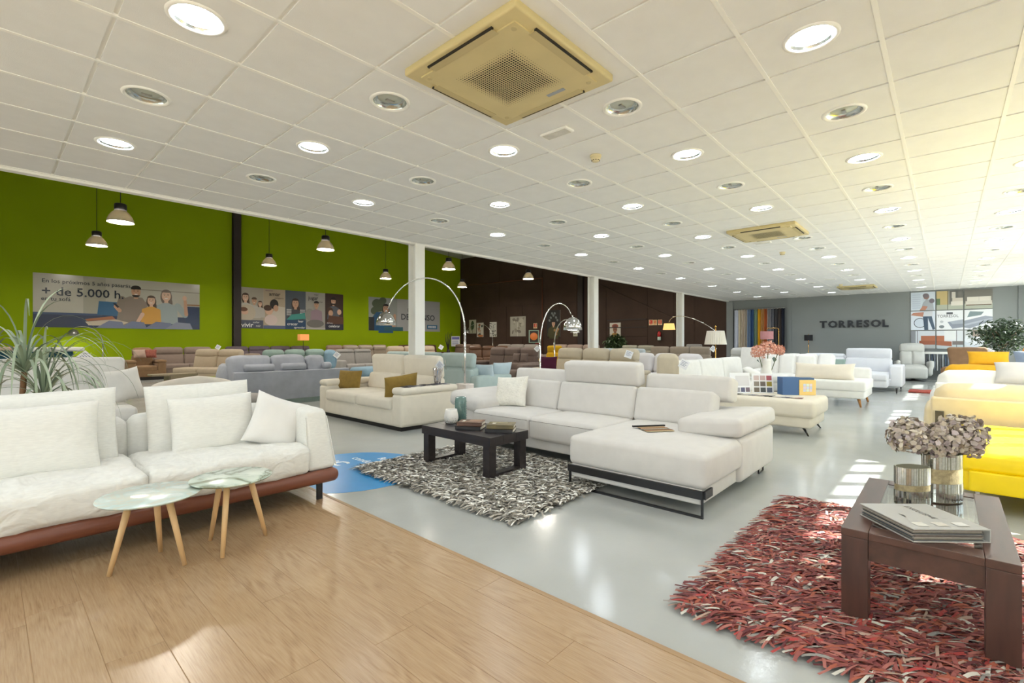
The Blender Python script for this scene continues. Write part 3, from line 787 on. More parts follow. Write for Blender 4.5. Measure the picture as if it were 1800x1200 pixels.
tp = lambda sgn: [(1.795 - 0.02 * q + sgn * 0.112 * (1 - 0.25 * q), 4.14 + 0.04 * q - 0.478 * (1 - 0.10 * q), 0.245 + 0.455 * q) for q in (0.04, 0.3, 0.6, 0.9)]
MB().tube(tp(-1), 0.004, 6).tube(tp(1), 0.004, 6).build('piping', F_linen, ar, (-1.795, -4.14, -0.475))
pillow('large white linen back cushion on the right half of the linen sofa', (1.135, 4.33, 0.682), (R(-11), R(-1), R(1)), 0.71, 0.53, 0.17, F_pill, 0.02, 0.01, 1, name='back_cushion', n=18)
pillow('large white linen back cushion on the left half of the linen sofa', (0.20, 4.33, 0.680), (R(-11), R(-1), R(-2)), 0.84, 0.53, 0.17, F_pill, 0.02, 0.01, 2, name='back_cushion', n=18)
pillow('white linen pillow leaning on the right back cushion of the linen sofa', (1.16, 4.11, 0.65), (R(-14), R(-1), R(1)), 0.57, 0.43, 0.19, F_pill, 0.05, 0.012, 5, n=18)
pillow('white linen pillow leaning on the left back cushion of the linen sofa', (0.14, 4.09, 0.655), (R(-14), R(-1), R(-3)), 0.72, 0.46, 0.19, F_pill, 0.05, 0.012, 6, n=18)
pillow('small square white satin pillow tilted against the arm of the linen sofa', (1.555, 3.96, 0.63), (R(-22), R(22), R(-12)), 0.40, 0.42, 0.15, pm('white_satin', S(224, 221, 216), 0.5, 0, 0.4, (6, 0.03), (40, 0.15, 0.003), sheen=0.2), 0.10, 0.012, 9, n=18)

# ---------- centre: light grey sectional with chaise
M_stitch = pm('dark_stitching', S(96, 88, 80), 0.8)
def sectional():
    # local: origin world (0,0,0); build directly in room axes
    t = thing('sectional_sofa', 'light grey fabric sectional sofa with chaise and steel sled leg in the centre', 'sofa')
    f = F_lgrey; q = (4, 4, 2)
    def bw(name, x0, x1, y0, y1, z0, z1, r=0.05, puff=(0, 0, 0), rot=(0, 0, 0), k=(2, 2, 1), wr=0, seed=0):
        return block(name, (x1 - x0, y1 - y0, z1 - z0), r, f, t, ((x0 + x1) / 2, (y0 + y1) / 2, (z0 + z1) / 2), rot, puff, k, wr, seed)
    bw('base', 4.06, 5.15, 2.48, 4.52, 0.09, 0.24, 0.02)
    bw('seat_cushion', 4.0, 4.78, 3.40, 4.29, 0.20, 0.44, 0.045, (0.012, 0.004, 0.02), k=q)
    bw('seat_cushion', 4.0, 4.78, 2.47, 3.395, 0.20, 0.44, 0.045, (0.012, 0.004, 0.02), k=q)
    ch = bw('chaise_cushion', 3.45, 4.78, 1.27, 2.465, 0.195, 0.445, 0.045, (0.012, 0.012, 0.018), k=(6, 5, 2))
    bw('chaise_base', 3.458, 4.9, 1.30, 2.45, 0.085, 0.20, 0.02)
    bw('outer_back', 4.95, 5.17, 1.66, 4.5, 0.09, 0.60, 0.04)
    def back(y0, y1):
        bw('backrest', 4.68, 4.90, y0, y1, 0.40, 0.765, 0.04, (0.015, 0.003, 0.006), (0, R(17), 0), q)
    back(3.505, 4.42); back(2.485, 3.50); back(1.66, 2.48)
    # folded and raised headrests
    bw('headrest', 4.93, 5.13, 3.51, 4.42, 0.67, 0.895, 0.04, (0.01, 0, 0.012), (0, R(12), 0), q)
    bw('headrest', 4.80, 4.97, 2.49, 3.50, 0.775, 1.03, 0.04, (0.012, 0, 0.006), (0, R(-9), 0), q)
    bw('headrest', 4.93, 5.15, 1.56, 2.48, 0.66, 0.90, 0.04, (0.01, 0, 0.012), (0, R(12), 0), q)
    # left arm (rolled pad), right arm pad over the chaise side
    bw('armrest', 4.12, 5.12, 4.30, 4.80, 0.09, 0.44, 0.05)
    bw('arm_pad', 4.08, 5.1, 4.24, 4.84, 0.40, 0.60, 0.07, (0.02, 0.02, 0.015), (R(8), 0, 0), q)
    bw('armrest', 4.22, 5.22, 1.255, 1.62, 0.085, 0.455, 0.04, k=(2, 1, 1))
    bw('arm_pad', 4.19, 5.28, 1.25, 1.80, 0.445, 0.60, 0.045, (0.01, 0.01, 0.012), (R(-5), 0, 0), q)
    st = MB()
    for (x, y0, y1, z) in ((4.005, 3.42, 4.27, 0.402), (4.005, 2.49, 3.38, 0.402), (3.456, 1.31, 2.43, 0.405)):
        st.tube([(x - 0.0015 - 0.0075 * (1 - (q * 0.94) ** 2) ** 0.8, (y0 + y1) / 2 + q * (y1 - y0) / 2, z) for q in [i / 6 - 1 for i in range(13)]], 0.0028, 5)
    for y in (3.503, 2.483):
        pts = [(4.655 + 0.26 * a, y, 0.42 + 0.33 * a) for a in (0, 0.33, 0.66, 1)]
        st.tube(pts, 0.005, 5)
    st.build('stitching', M_stitch, t)
    sl = MB()
    sl.box((3.435, 1.285, 0.135), (3.455, 2.46, 0.195))
    for y in (1.29, 2.44):
        sl.box((3.437, y - 0.008, 0.0), (3.453, y + 0.008, 0.14))
    sl.box((3.435, 1.285, 0.0), (3.455, 2.45, 0.016))
    sl.box((3.455, 1.27, 0.135), (3.60, 1.285, 0.195))
    sl.build('sled_leg', M_legb, t)
    MB().tube([(4.98, 1.33, 0.09), (4.98, 1.33, 0.008), (5.13, 1.33, 0.008), (5.13, 1.33, 0.09)], 0.008, 6).build('leg', M_legb, t)
    for (x, y) in ((4.15, 4.6), (5.0, 4.6), (4.2, 2.75)): MB().lathe([(0.015, 0), (0.02, 0.1)], 10).build('leg', M_legb, t, (x, y, 0))
    return t
sectional()
F_fur = pm('white_fur', S(235, 231, 220), 0.95, 0, 0.1, (16, 0.06), (45, 0.9, 0.012))
pillow('fluffy white fur pillow on the left end of the light grey sectional', (4.52, 4.12, 0.63), (R(-20), R(-4), R(-78)), 0.46, 0.40, 0.16, F_fur, 0.08, 0.02, 3, n=18)

# ---------- beige two-seater behind the black coffee table
sb = sofa('cream two-seat sofa with tall headrests and ochre pillows, behind the black coffee table', 4.42, 6.84, '-x', 2.44, 1.1, F_cream, 2, 0.45, 0.70, 'UU', 0.36, 'LR', 0.24, 0.60, True, 0, bz=0.06, lean=12, k=(4, 4, 2))
pillow('ochre velvet pillow on the far end of the cream two-seat sofa', (4.26, 7.70, 0.60), (R(-14), 0, R(-66)), 0.46, 0.34, 0.15, F_ochre, 0.06, 0.01, 2, n=14)
pillow('ochre velvet pillow squeezed beside the near arm of the cream two-seat sofa', (4.16, 6.02, 0.60), (R(14), R(-6), R(-8)), 0.54, 0.36, 0.14, F_ochre, 0.06, 0.01, 4, n=14)
price_tag('white price tag on the headrest of the cream two-seat sofa', (4.72, 5.80, 0.90), (R(0), R(42), R(-75)), 0.17)

# ---------- yellow leather sofa at the right edge
def yellow_sofa():
    t = thing('yellow_sofa', 'bright yellow leather chaise sofa at the right edge, partly in sunlight', 'sofa')
    f = F_yellow
    def bw(name, x0, x1, y0, y1, z0, z1, r=0.05, puff=(0, 0, 0), rot=(0, 0, 0), k=(3, 3, 2)):
        return block(name, (x1 - x0, y1 - y0, z1 - z0), r, f, t, ((x0 + x1) / 2, (y0 + y1) / 2, (z0 + z1) / 2), rot, puff, k)
    bw('base', 5.02, 6.76, -1.15, -0.08, 0.13, 0.31, 0.04)
    bw('seat_cushion', 5.0, 6.78, -0.62, -0.06, 0.27, 0.43, 0.06, (0.01, 0.01, 0.02))
    bw('front_panel', 4.975, 5.06, -0.61, -0.13, 0.145, 0.30, 0.015)
    bw('armrest', 4.98, 6.80, -1.2, -0.63, 0.13, 0.50, 0.10, (0.02, 0.02, 0.03))
    for (x, y) in ((5.12, -0.18), (6.66, -0.18), (5.12, -1.1), (6.66, -1.1)):
        MB().box((x - 0.03, y - 0.012, 0), (x + 0.03, y + 0.012, 0.135)).build('leg', M_steel, t)
    return t
yellow_sofa()
# ---------- beige sofa seen from behind at the right, others behind it
def back_view_sofa(label, x, y0, y1, mat, ph, ch, depth=0.95, n=2, legm=None, legs=True):
    """low back towards the camera (-x), facing +x, loose back cushions"""
    t = thing('sofa', label, 'sofa')
    f = mat; w = y1 - y0
    block('base', (depth - 0.12, w - 0.06, 0.24), 0.04, f, t, (x + depth / 2 + 0.04, (y0 + y1) / 2, 0.28), k=(1, 1, 1))
    block('outer_back', (0.16, w, ph - 0.14), 0.022, f, t, (x + 0.09, (y0 + y1) / 2, (ph + 0.14) / 2), k=(1, 4, 1), puff=(0.01, 0, 0))
    cw = (w - 0.06) / n
    for i in range(n):
        yc = y1 - 0.03 - (i + 0.5) * cw
        block('back_cushion', (0.24, cw - 0.02, ch - ph + 0.22), 0.10, f, t, (x + 0.20, yc, (ch + ph) / 2 - 0.11), (0, R(12), 0), (0.03, 0.02, 0.02), (3, 8, 3), 0.012, i + 4)
        block('seat_cushion', (depth - 0.30, cw - 0.02, 0.18), 0.06, f, t, (x + 0.34 + (depth - 0.34) / 2, yc, 0.43), (0, 0, 0), (0.01, 0.0, 0.02), (3, 3, 1))
    block('armrest', (depth - 0.05, 0.10, 0.42), 0.05, f, t, (x + depth / 2, y1 + 0.0, 0.35), puff=(0, 0.02, 0.02))
    if legs:
        for (lx, ly) in ((x - 0.004, y1 - 0.07), (x - 0.004, y0 + 0.12), (x + depth - 0.1, y1 - 0.12), (x + depth - 0.1, y0 + 0.12)):
            MB().box((lx - 0.014, ly - 0.035, 0), (lx + 0.014, ly + 0.035, 0.52)).build('leg', legm or pm('bronze_leg', S(96, 88, 72), 0.4, 0.6), t)
    return t
back_view_sofa('sand beige sofa seen from behind, above the yellow sofa', 6.92, -1.95, 0.12, F_sand, 0.665, 0.80, n=2)
back_view_sofa('white leather sofa seen from behind, between the sand and mustard sofas', 8.9, -1.95, 0.11, F_leather, 0.70, 0.86, n=2, legs=False)
back_view_sofa('mustard yellow sofa seen from behind near the potted ficus', 12.9, -1.9, 0.04, F_mustard, 0.62, 0.80, n=2)
pillow('large pale grey satin pillow on the white sofa behind the sand sofa', (9.0, -0.85, 0.86), (R(-35), 0, R(-92)), 0.75, 0.32, 0.18, pm('grey_satin', S(206, 203, 202), 0.45, 0, 0.4, (6, 0.03), (30, 0.15, 0.003)), 0.05, 0.012, 3)
pillow('slate blue pillow on the white sofa at the right edge', (9.6, -0.95, 0.98), (R(-25), 0, R(-80)), 0.50, 0.34, 0.16, fabric('slate_fabric', 120, 132, 152, 0.06), 0.06, 0.012, 4)
pillow('mustard pillow on top of the mustard sofa back', (13.25, -0.62, 0.93), (R(-20), 0, R(-85)), 0.60, 0.30, 0.20, F_mustard, 0.06, 0.02, 8)

# ---------- left background
sofa('white sofa with tall headrest behind the grassy plant', 0.02, 7.92, '-y', 2.5, 1.0, F_white, 2, 0.46, 0.74, 'UU', 0.34, '', 0.2, 0.6, k=(3, 3, 2))
pillow('white pillow with pointed corners on the white sofa behind the plant', (1.20, 7.95, 0.70), (R(-20), R(-6), R(20)), 0.46, 0.46, 0.16, F_white, 0.12, 0.008, 2, n=14)
sofa('petrol blue sofa far left below the family banner', 0.1, 13.1, '+y', 2.5, 1.0, F_teal, 2, 0.45, 1.10, None, 0.2, 'LR', 0.2, 0.65)
price_tag('white price tag on the petrol blue sofa', (1.30, 12.55, 0.96), (0, R(48), 0), 0.26)
t = thing('folded_blanket', 'folded white and peach blanket lying on the petrol blue sofa back', 'blanket', (0.75, 12.66, 1.09))
block('fold', (1.0, 0.22, 0.08), 0.035, F_white, t, (0.05, 0, 0.03), wr=0.01, k=(6, 3, 1))
block('fold', (0.5, 0.2, 0.06), 0.025, fabric('peach_fabric', 214, 180, 158), t, (-0.45, -0.02, 0.05), wr=0.01, k=(4, 3, 1))
# tub chair
def tub_chair():
    t = thing('tub_chair', 'ivory tub armchair with a black metal frame behind the linen sofa', 'armchair', (1.86, 7.45, 0), R(-20))
    f = fabric('ivory_boucle', 222, 214, 202, 0.04, bs=140, bstr=0.5)
    V = []; Fc = []; n = 28; prof = [(0.36, 0.30), (0.37, 0.52), (0.385, 0.72), (0.41, 0.775), (0.45, 0.785), (0.485, 0.75), (0.49, 0.56), (0.46, 0.30)]
    m = len(prof)
    for i in range(n + 1):
        a = R(-38 + 256 * i / n); dip = 0.10 * abs(i / n - 0.5) * 2
        for (r, z) in prof: V.append((r * math.cos(a), r * math.sin(a), z - dip * (z - 0.3) / 0.4))
    for i in range(n):
        for j in range(m): j2 = (j + 1) % m; Fc.append((i * m + j, (i + 1) * m + j, (i + 1) * m + j2, i * m + j2))
    Fc.append(tuple(range(m))[::-1]); Fc.append(tuple(n * m + j for j in range(m)))
    put('shell', mesh_of('shell', V, Fc, True, [f]), t)
    MB().lathe([(0.0001, 0.47), (0.25, 0.468), (0.33, 0.44), (0.36, 0.39), (0.35, 0.30), (0.0001, 0.29)], 28, caps=False).build('seat', f, t)
    MB().lathe([(0.36, 0.22), (0.40, 0.26), (0.40, 0.31)], 28).build('seat_shell', fabric('grey_boucle', 168, 162, 154), t)
    fr = MB()
    for a in (35, 145, 215, 325):
        c, s_ = math.cos(R(a)), math.sin(R(a))
        fr.tube([(c * 0.30, s_ * 0.30, 0.23), (c * 0.47, s_ * 0.47, 0.26), (c * 0.50, s_ * 0.50, 0.56 if a < 180 else 0.30)], 0.012, 6)
        MB().tube([(c * 0.44, s_ * 0.44, 0.26), (c * 0.40, s_ * 0.40, 0.0)], 0.012, 6).build('leg', M_legb, t)
    fr.build('frame', M_legb, t)
tub_chair()
# blue-grey sofa seen from behind
def bluegrey():
    t = thing('sofa', 'blue-grey velvet sofa seen from behind with loose cushions and bolsters', 'sofa')
    f = F_blgrey
    block('outer_back', (2.35, 0.16, 0.58), 0.02, f, t, (4.30, 9.98, 0.39), k=(1, 1, 1))
    block('base', (2.35, 0.95, 0.22), 0.03, f, t, (4.30, 10.45, 0.24), k=(1, 1, 1))
    for i, x in enumerate((3.52, 4.32, 5.05)):
        block('seat_cushion', (0.76, 0.75, 0.18), 0.06, f, t, (x, 10.5, 0.42), puff=(0, 0, 0.02))
    for i, (x, w, rz, tz) in enumerate(((3.48, 0.78, 2, 0), (4.22, 0.66, -3, 0), (4.80, 0.40, 14, -0.02))):
        block('back_cushion', (w, 0.22, 0.52), 0.07, f, t, (x, 10.16, 0.72 + tz), (R(-10), 0, R(rz)), (0.02, 0.05, 0.02), (8, 3, 6), 0.012, i + 2)
    for i, (x, w) in enumerate(((3.60, 0.56), (4.27, 0.50), (4.98, 0.18))):
        MB().lathe([(0.0001, -w / 2), (0.065, -w / 2 + 0.005), (0.075, -w / 2 + 0.03), (0.075, w / 2 - 0.03), (0.065, w / 2 - 0.005), (0.0001, w / 2)], 18, 0, Matrix.Translation((x, 9.99, 0.75)) @ Matrix.Rotation(R(90), 4, 'Y'), caps=False).build('bolster', f, t)
    for (x, y) in ((3.3, 10.0), (5.35, 10.0), (3.3, 10.85), (5.35, 10.85)): MB().lathe([(0.02, 0), (0.025, 0.13)], 8).build('leg', M_legb, t, (x, y, 0))
    block('end_cushion', (0.14, 0.5, 0.42), 0.06, f, t, (3.10, 10.35, 0.62), (0, R(12), 0), (0.04, 0.02, 0.02), wr=0.02)
bluegrey()
# ---------- green hall sofas
sofa('brown recliner armchair at the left end of the taupe sofas below the green wall', 3.55, 19.9, '-y', 1.05, 0.95, F_brown, 1, 0.46, 0.80, 'P', 0.28, 'LR', 0.24, 0.64, True, 0, name='armchair', cat='armchair')
for k, (px_, py_) in enumerate(((3.42, 0), (3.72, 0.06))):
    pillow(['cream patterned pillow on the brown recliner armchair', 'red printed pillow on the brown recliner armchair'][k], (px_, 19.86 + py_, 0.86), (R(-20), 0, R(10 - 24 * k)), 0.36, 0.30, 0.14, [F_pink, fabric('red_print', 150, 90, 78, 0.25, vs=30)][k], group='pillows on the brown recliner')
sofa('taupe two-seat recliner sofa with padded headrests below the green wall', 4.95, 20.8, '-y', 2.3, 1.0, F_taupe, 2, 0.46, 0.80, 'PP', 0.28, 'LR', 0.22, 0.62, True, 0)
price_tag('white price tag on the taupe recliner sofa', (5.98, 20.7, 1.05), (0, R(30), 0), 0.22)
sofa('cream corner sofa in front of the taupe recliner sofa', 4.85, 17.3, R(-60), 2.0, 1.05, fabric('tan_fabric', 190, 174, 152, 0.04), 2, 0.44, 0.78, 'PP', 0.26, 'R', 0.2, 0.6)
t = thing('open_side_table', 'grey oak open box side table before the taupe recliner sofa', 'table', (3.35, 15.3, 0))
M_goak = oak_material('grey_oak', S(118, 104, 84), S(140, 126, 104), S(158, 144, 122), 0.5, scale=0.6)
for (a, b) in (((-0.5, -0.3, 0.37), (0.5, 0.3, 0.41)), ((-0.5, -0.3, 0), (0.5, 0.3, 0.04)), ((0.46, -0.3, 0.04), (0.5, 0.3, 0.37)), ((-0.12, -0.3, 0.04), (0.46, -0.26, 0.37)), ((-0.14, -0.26, 0.04), (-0.10, 0.3, 0.37))):
    MB().box(a, b).build('board', M_goak, t)
M_lime = pm('lime_lacquer', S(150, 176, 30), 0.25, coat=0.3)
t = thing('lime_coffee_table', 'low lime green lacquered coffee table beside the blue-grey sofa', 'table', (4.05, 14.3, 0))
MB().box((-0.6, -0.4, 0.24), (0.6, 0.4, 0.33)).build('top', M_lime, t, bevel=0.01)
MB().box((-0.45, -0.28, 0.0), (0.45, 0.28, 0.24)).build('plinth', pm('lime_side', S(120, 140, 34), 0.4), t)
t = thing('pouf', 'pale grey round pouf behind the linen sofa cushion', 'pouf', (2.95, 9.0, 0))
MB().lathe([(0.0001, 0.36), (0.3, 0.355), (0.38, 0.32), (0.40, 0.22), (0.38, 0.06), (0.30, 0.02)], 28).build('cushion', F_dgrey, t)
MB().lathe([(0.28, 0), (0.28, 0.03)], 20).build('foot', M_under, t)
# row along the green wall
sofa('purple-grey low sofa against the green wall beside the dark steel column', 9.0, 23.3, '-y', 4.2, 1.0, F_pgrey, 4, 0.45, 0.85, 'PPPP', 0.22, 'LR', 0.2, 0.62)
sofa('pink-beige long sofa against the green wall under the five-picture banner', 13.6, 23.4, '-y', 4.0, 1.0, F_pink, 4, 0.45, 0.88, 'PPPP', 0.22, 'LR', 0.2, 0.62)
sofa('greige three-seat sofa with button back before the green wall', 11.6, 19.2, '-y', 2.7, 1.0, F_gtaupe, 3, 0.45, 0.86, 'PPP', 0.24, 'LR', 0.3, 0.66, True)
sofa('chocolate brown sofa by the green wall behind the white column', 17.6, 23.4, '-y', 3.2, 1.0, F_dbrown, 3, 0.45, 0.88, 'PPP', 0.2, 'LR', 0.2, 0.62)
sofa('cream pillow-back sofa behind the sage blue sofa', 12.1, 16.4, '-y', 2.9, 1.0, fabric('oatmeal_fabric', 190, 172, 152, 0.05), 3, 0.45, 0.86, 'PPP', 0.24, 'LR', 0.24, 0.64, True)
price_tag('white price tag on the cream pillow-back sofa', (13.25, 16.2, 1.02), (0, R(30), R(-40)), 0.24)
sofa('dark brown leather sofa in the far corner of the green hall', 17.6, 17.6, R(-40), 2.6, 1.0, pm('brown_leather', S(96, 66, 44), 0.45, var=(4, 0.2)), 3, 0.45, 0.84, 'PPP', 0.22, 'LR', 0.24, 0.62)
sofa('dusky taupe sofa with scattered cushions left of the sage green sofa', 7.1, 18.3, '-y', 2.3, 1.0, fabric('dusky_fabric', 136, 120, 106, 0.06), 3, 0.44, 0.80, None, loose=True)
sofa('sage green sofa with a denim blue arm behind the blue-grey sofa', 6.0, 14.3, '+y', 2.3, 1.0, F_green, 3, 0.45, 0.84, 'PPP', 0.22, 'LR', 0.26, 0.70, mat2=F_green)
t = thing('arm_cushion', 'denim blue end cushion on the sage green sofa', 'pillow', (7.0, 13.85, 0.72))
block('cover', (0.32, 0.42, 0.55), 0.12, F_denim, t, (0, 0, 0), (0, R(6), 0), (0.03, 0.03, 0.03))
price_tag('white price tag on the denim blue cushion', (7.08, 13.55, 0.86), (0, R(40), R(-30)), 0.22)
t = thing('pouf', 'denim blue square pouf behind the cream two-seat sofa', 'pouf', (7.55, 12.2, 0))
block('cushion', (1.15, 0.9, 0.22), 0.08, F_denim, t, (0, 0, 0.42), puff=(0.01, 0.01, 0.03)); block('base', (1.05, 0.8, 0.24), 0.04, F_denim, t, (0, 0, 0.2))
MB().box((-0.4, -0.3, 0), (0.4, 0.3, 0.09)).build('plinth', M_under, t)
sofa('warm grey sofa with bolster pillows between the denim pouf and greige sofa', 9.25, 16.1, '-y', 1.9, 1.0, F_dgrey, 2, 0.45, 0.86, 'PP', 0.14, 'LR', 0.24, 0.6)
# sage-blue sofa seen from behind
sg = sofa('pale sage blue sofa with raised headrests seen from behind the cream sofa', 6.62, 8.12, '+x', 3.35, 1.0, F_sage, 3, 0.45, 0.76, 'UUU', 0.30, 'LR', 0.2, 0.62, outer=0.74, k=(3, 3, 2))
mb = MB()
for yy in (6.85, 7.35, 7.75, 8.3):
    mb.tube([(6.14, yy, 0.70), (6.12, yy, 0.90)], 0.006, 5)
hb = mb.build('headrest_bracket', M_steel, sg); hb.matrix_parent_inverse = Matrix.Rotation(-math.pi / 2, 4, 'Z') @ Matrix.Translation((-6.62, -8.12, 0))
pillow('pale blue pillow leaning inside the near arm of the sage blue sofa', (7.0, 6.66, 0.66), (R(-18), 0, R(170)), 0.46, 0.40, 0.15, F_sky, 0.06, 0.01, 2)
pillow('pale blue pillow tucked behind the headrest of the sage blue sofa', (6.50, 6.62, 0.64), (R(-18), 0, R(110)), 0.40, 0.40, 0.14, F_sky, 0.06, 0.01, 5)

# ---------- middle and right background
sofa('mauve taupe three-seat recliner with round headrests left of the mustard chair', 11.15, 10.4, '-x', 2.5, 1.05, F_mauve, 3, 0.46, 0.80, 'PPP', 0.30, 'LR', 0.24, 0.62, True)
price_tag('white price tag on the mauve taupe recliner', (11.2, 9.15, 1.05), (0, R(45), R(-60)), 0.2)
for k, (yy) in enumerate((9.75, 9.45)):
    pillow(['small mauve pillow on the mauve taupe recliner, left of two', 'small mauve pillow on the mauve taupe recliner, right of two'][k], (10.95, yy, 0.78), (R(-10), 0, R(-90)), 0.28, 0.26, 0.14, F_mauve, group='small mauve pillows')
sofa('mauve taupe footstool-armchair in front of the mauve taupe recliner', 9.6, 8.55, '-x', 1.15, 0.85, F_mauve, 1, 0.50, 0.66, None, 0.2, 'LR', 0.22, 0.66, True, 0, name='armchair', cat='armchair')
sofa('mustard yellow wing armchair behind the burgundy pillow', 13.1, 10.15, '-x', 0.95, 0.9, fabric('mustard_velvet', 178, 140, 16, 0.1), 1, 0.46, 0.86, 'U', 0.28, 'LR', 0.16, 0.66, name='armchair', cat='armchair')
sofa('beige three-seat sofa with segmented headrests behind the sectional', 9.75, 6.38, '-x', 2.75, 1.05, F_beige, 3, 0.46, 0.82, 'PPP', 0.30, 'LR', 0.22, 0.60, True, k=(3, 3, 2))
pillow('burgundy velvet pillow on the beige three-seat sofa', (9.28, 7.22, 0.70), (R(-14), 0, R(-62)), 0.42, 0.42, 0.14, fabric('burgundy_velvet', 74, 28, 48, 0.12), 0.07, 0.01, 2)
price_tag('white price tag on the beige three-seat sofa', (9.72, 5.28, 0.98), (0, R(20), R(-60)), 0.22)
sofa('pale grey-blue sofa seen from behind, beyond the beige three-seat sofa', 12.9, 7.2, '+x', 2.2, 1.0, fabric('pale_greyblue', 190, 200, 204, 0.03), 2, 0.45, 0.80, 'UU', 0.28, 'LR', 0.2, 0.6, outer=0.78)
sofa('warm taupe three-seat sofa by the farthest white column', 14.75, 6.38, '-x', 2.4, 1.0, F_gtaupe, 3, 0.46, 0.84, 'UUU', 0.28, 'LR', 0.2, 0.6)
price_tag('white price tag on the warm taupe sofa', (14.7, 5.18, 1.05), (0, R(40), R(-60)), 0.2)
sofa('moss grey sofa near the brown wall below the portrait picture', 18.4, 9.75, '-x', 1.9, 1.0, fabric('moss_grey', 146, 144, 130, 0.05), 2, 0.46, 0.86, 'UU', 0.26, 'LR', 0.2, 0.6)
sofa('dusty taupe sofa near the brown wall below the woman portrait', 19.3, 13.6, '-x', 3.2, 1.0, fabric('dusty_taupe', 150, 132, 120, 0.05), 3, 0.46, 0.88, 'PPP', 0.26, 'LR', 0.2, 0.6)
sofa('ash grey sofa near the brown wall below the large abstract picture', 19.5, 17.6, '-x', 3.4, 1.0, fabric('ash_grey', 156, 148, 140, 0.05), 3, 0.46, 0.88, 'PPP', 0.26, 'LR', 0.2, 0.6)
sofa('brown-grey sofa in the far corner of the green and brown walls', 19.6, 21.8, '-x', 2.6, 1.0, fabric('earth_grey', 134, 112, 96, 0.06), 3, 0.46, 0.88, 'PPP', 0.24, 'LR', 0.2, 0.6)
sofa('small grey armchair against the brown wall behind the pleated lamp', 19.9, 7.9, '-x', 1.0, 0.9, F_dgrey, 1, 0.46, 0.86, 'U', 0.32, 'LR', 0.16, 0.62, name='armchair', cat='armchair')
# white sofa with loose pillows
sofa('white sofa with a crumpled row of back cushions behind the white three-seat sofa', 11.75, 5.45, '-x', 2.3, 1.0, pm('white_cotton', S(222, 218, 218), 0.9, 0, 0.15, (5, 0.03), (20, 0.25, 0.01)), 3, 0.45, 0.92, None, loose=True, arms='LR', ah=0.58, k=(4, 3, 4))
# white three-seat sofa running away from the camera
sofa('white three-seat sofa with a hanging price card, side-on beyond the sectional', 9.85, 3.30, '-y', 3.7, 0.98, F_white, 3, 0.46, 0.90, None, 0.2, '', 0.2, 0.6, k=(4, 3, 3), lean=8, bt=0.24)
t = thing('end_bolster', 'beige end bolster closing the back of the white three-seat sofa', 'bolster', (8.06, 3.62, 0))
price_tag('long white price card hanging on the white three-seat sofa', (8.06, 3.33, 0.88), (R(0), R(28), R(-55)), 0.20)
block('cover', (0.16, 0.36, 0.56), 0.07, F_beige, t, (0, 0, 0.76), puff=(0.01, 0.02, 0.02))
pillow('white pillow on the far end of the white three-seat sofa', (10.9, 3.0, 0.60), (R(-60), 0, R(10)), 0.55, 0.45, 0.14, F_white, 0.05, 0.01, 2)
# ottoman with fabric samples
t = thing('ottoman', 'large white ottoman with black peg legs holding fabric sample books', 'ottoman', (7.82, 2.0, 0))
block('cushion', (1.02, 1.45, 0.24), 0.055, pm('ivory_fabric', S(224, 216, 200), 0.9, 0, 0.15, (8, 0.03), (250, 0.25, 0.002)), t, (0, 0, 0.36), puff=(0.01, 0.01, 0.012), k=(4, 4, 2))
block('base', (0.94, 1.36, 0.17), 0.03, MATS['ivory_fabric'], t, (0, 0, 0.19), k=(1, 1, 1))
for sx in (-1, 1):
    for sy in (-1, 1):
        MB().tube([(sx * 0.36, sy * 0.56, 0.12), (sx * 0.42, sy * 0.64, 0)], [0.018, 0.009], 8).build('leg', M_legb, t)
# chaise with long pillow
t = thing('chaise_sofa', 'ivory chaise with a long pillow on wooden peg legs beyond the ottoman', 'sofa', (11.9, 1.75, 0))
block('seat_cushion', (1.3, 1.25, 0.20), 0.035, F_white, t, (0, 0, 0.40), puff=(0.008, 0.008, 0.015), k=(3, 3, 1))
block('base', (1.26, 1.21, 0.16), 0.03, F_white, t, (0, 0, 0.24), k=(1, 1, 1))
block('backrest', (0.18, 1.2, 0.36), 0.06, F_white, t, (0.58, 0, 0.54), k=(1, 2, 1))
for sx in (-1, 1):
    for sy in (-1, 1): MB().tube([(sx * 0.54, sy * 0.50, 0.17), (sx * 0.57, sy * 0.54, 0)], [0.03, 0.016], 8).build('leg', M_legw, t)
pillow('long cream pillow pinched in the middle on the ivory chaise', (11.55, 1.85, 0.66), (R(-20), 0, R(-90)), 1.05, 0.36, 0.2, fabric('cream_linen', 226, 216, 200, 0.03), 0.04, 0.02, 2, sag=0.06)
# tufted white leather lounge
def tufted(label, x, y, rz, back_tilt):
    t = thing('lounge_sofa', label, 'sofa', (x, y, 0), rz)
    f = F_leather
    block('base', (1.15, 1.2, 0.20), 0.04, f, t, (0, 0, 0.22), k=(1, 1, 1))
    for i in range(3):
        block('seat_roll', (0.37, 1.0, 0.20), 0.08, f, t, (-0.38 + 0.38 * i, -0.1, 0.40), puff=(0.01, 0.01, 0.03), k=(2, 4, 1))
        block('back_roll', (0.37, 0.20, 0.56), 0.08, f, t, (-0.38 + 0.38 * i, 0.42 + back_tilt * 0.1, 0.68), (R(-10 - 30 * back_tilt), 0, 0), (0.01, 0.03, 0.02), (2, 2, 3))
    block('armrest', (0.14, 1.15, 0.40), 0.06, f, t, (-0.63, 0, 0.40), k=(1, 2, 1))
    MB().box((-0.5, -0.5, 0), (0.5, 0.5, 0.13)).build('plinth', M_under, t)
tufted('white tufted leather sofa with rolled seat pads right of the hydrangea vase', 12.75, 2.85, -math.pi / 2, 0.0)
tufted('white quilted leather lounge tilted back near the far grey wall', 14.3, 2.70, -math.pi / 2, 0.8)
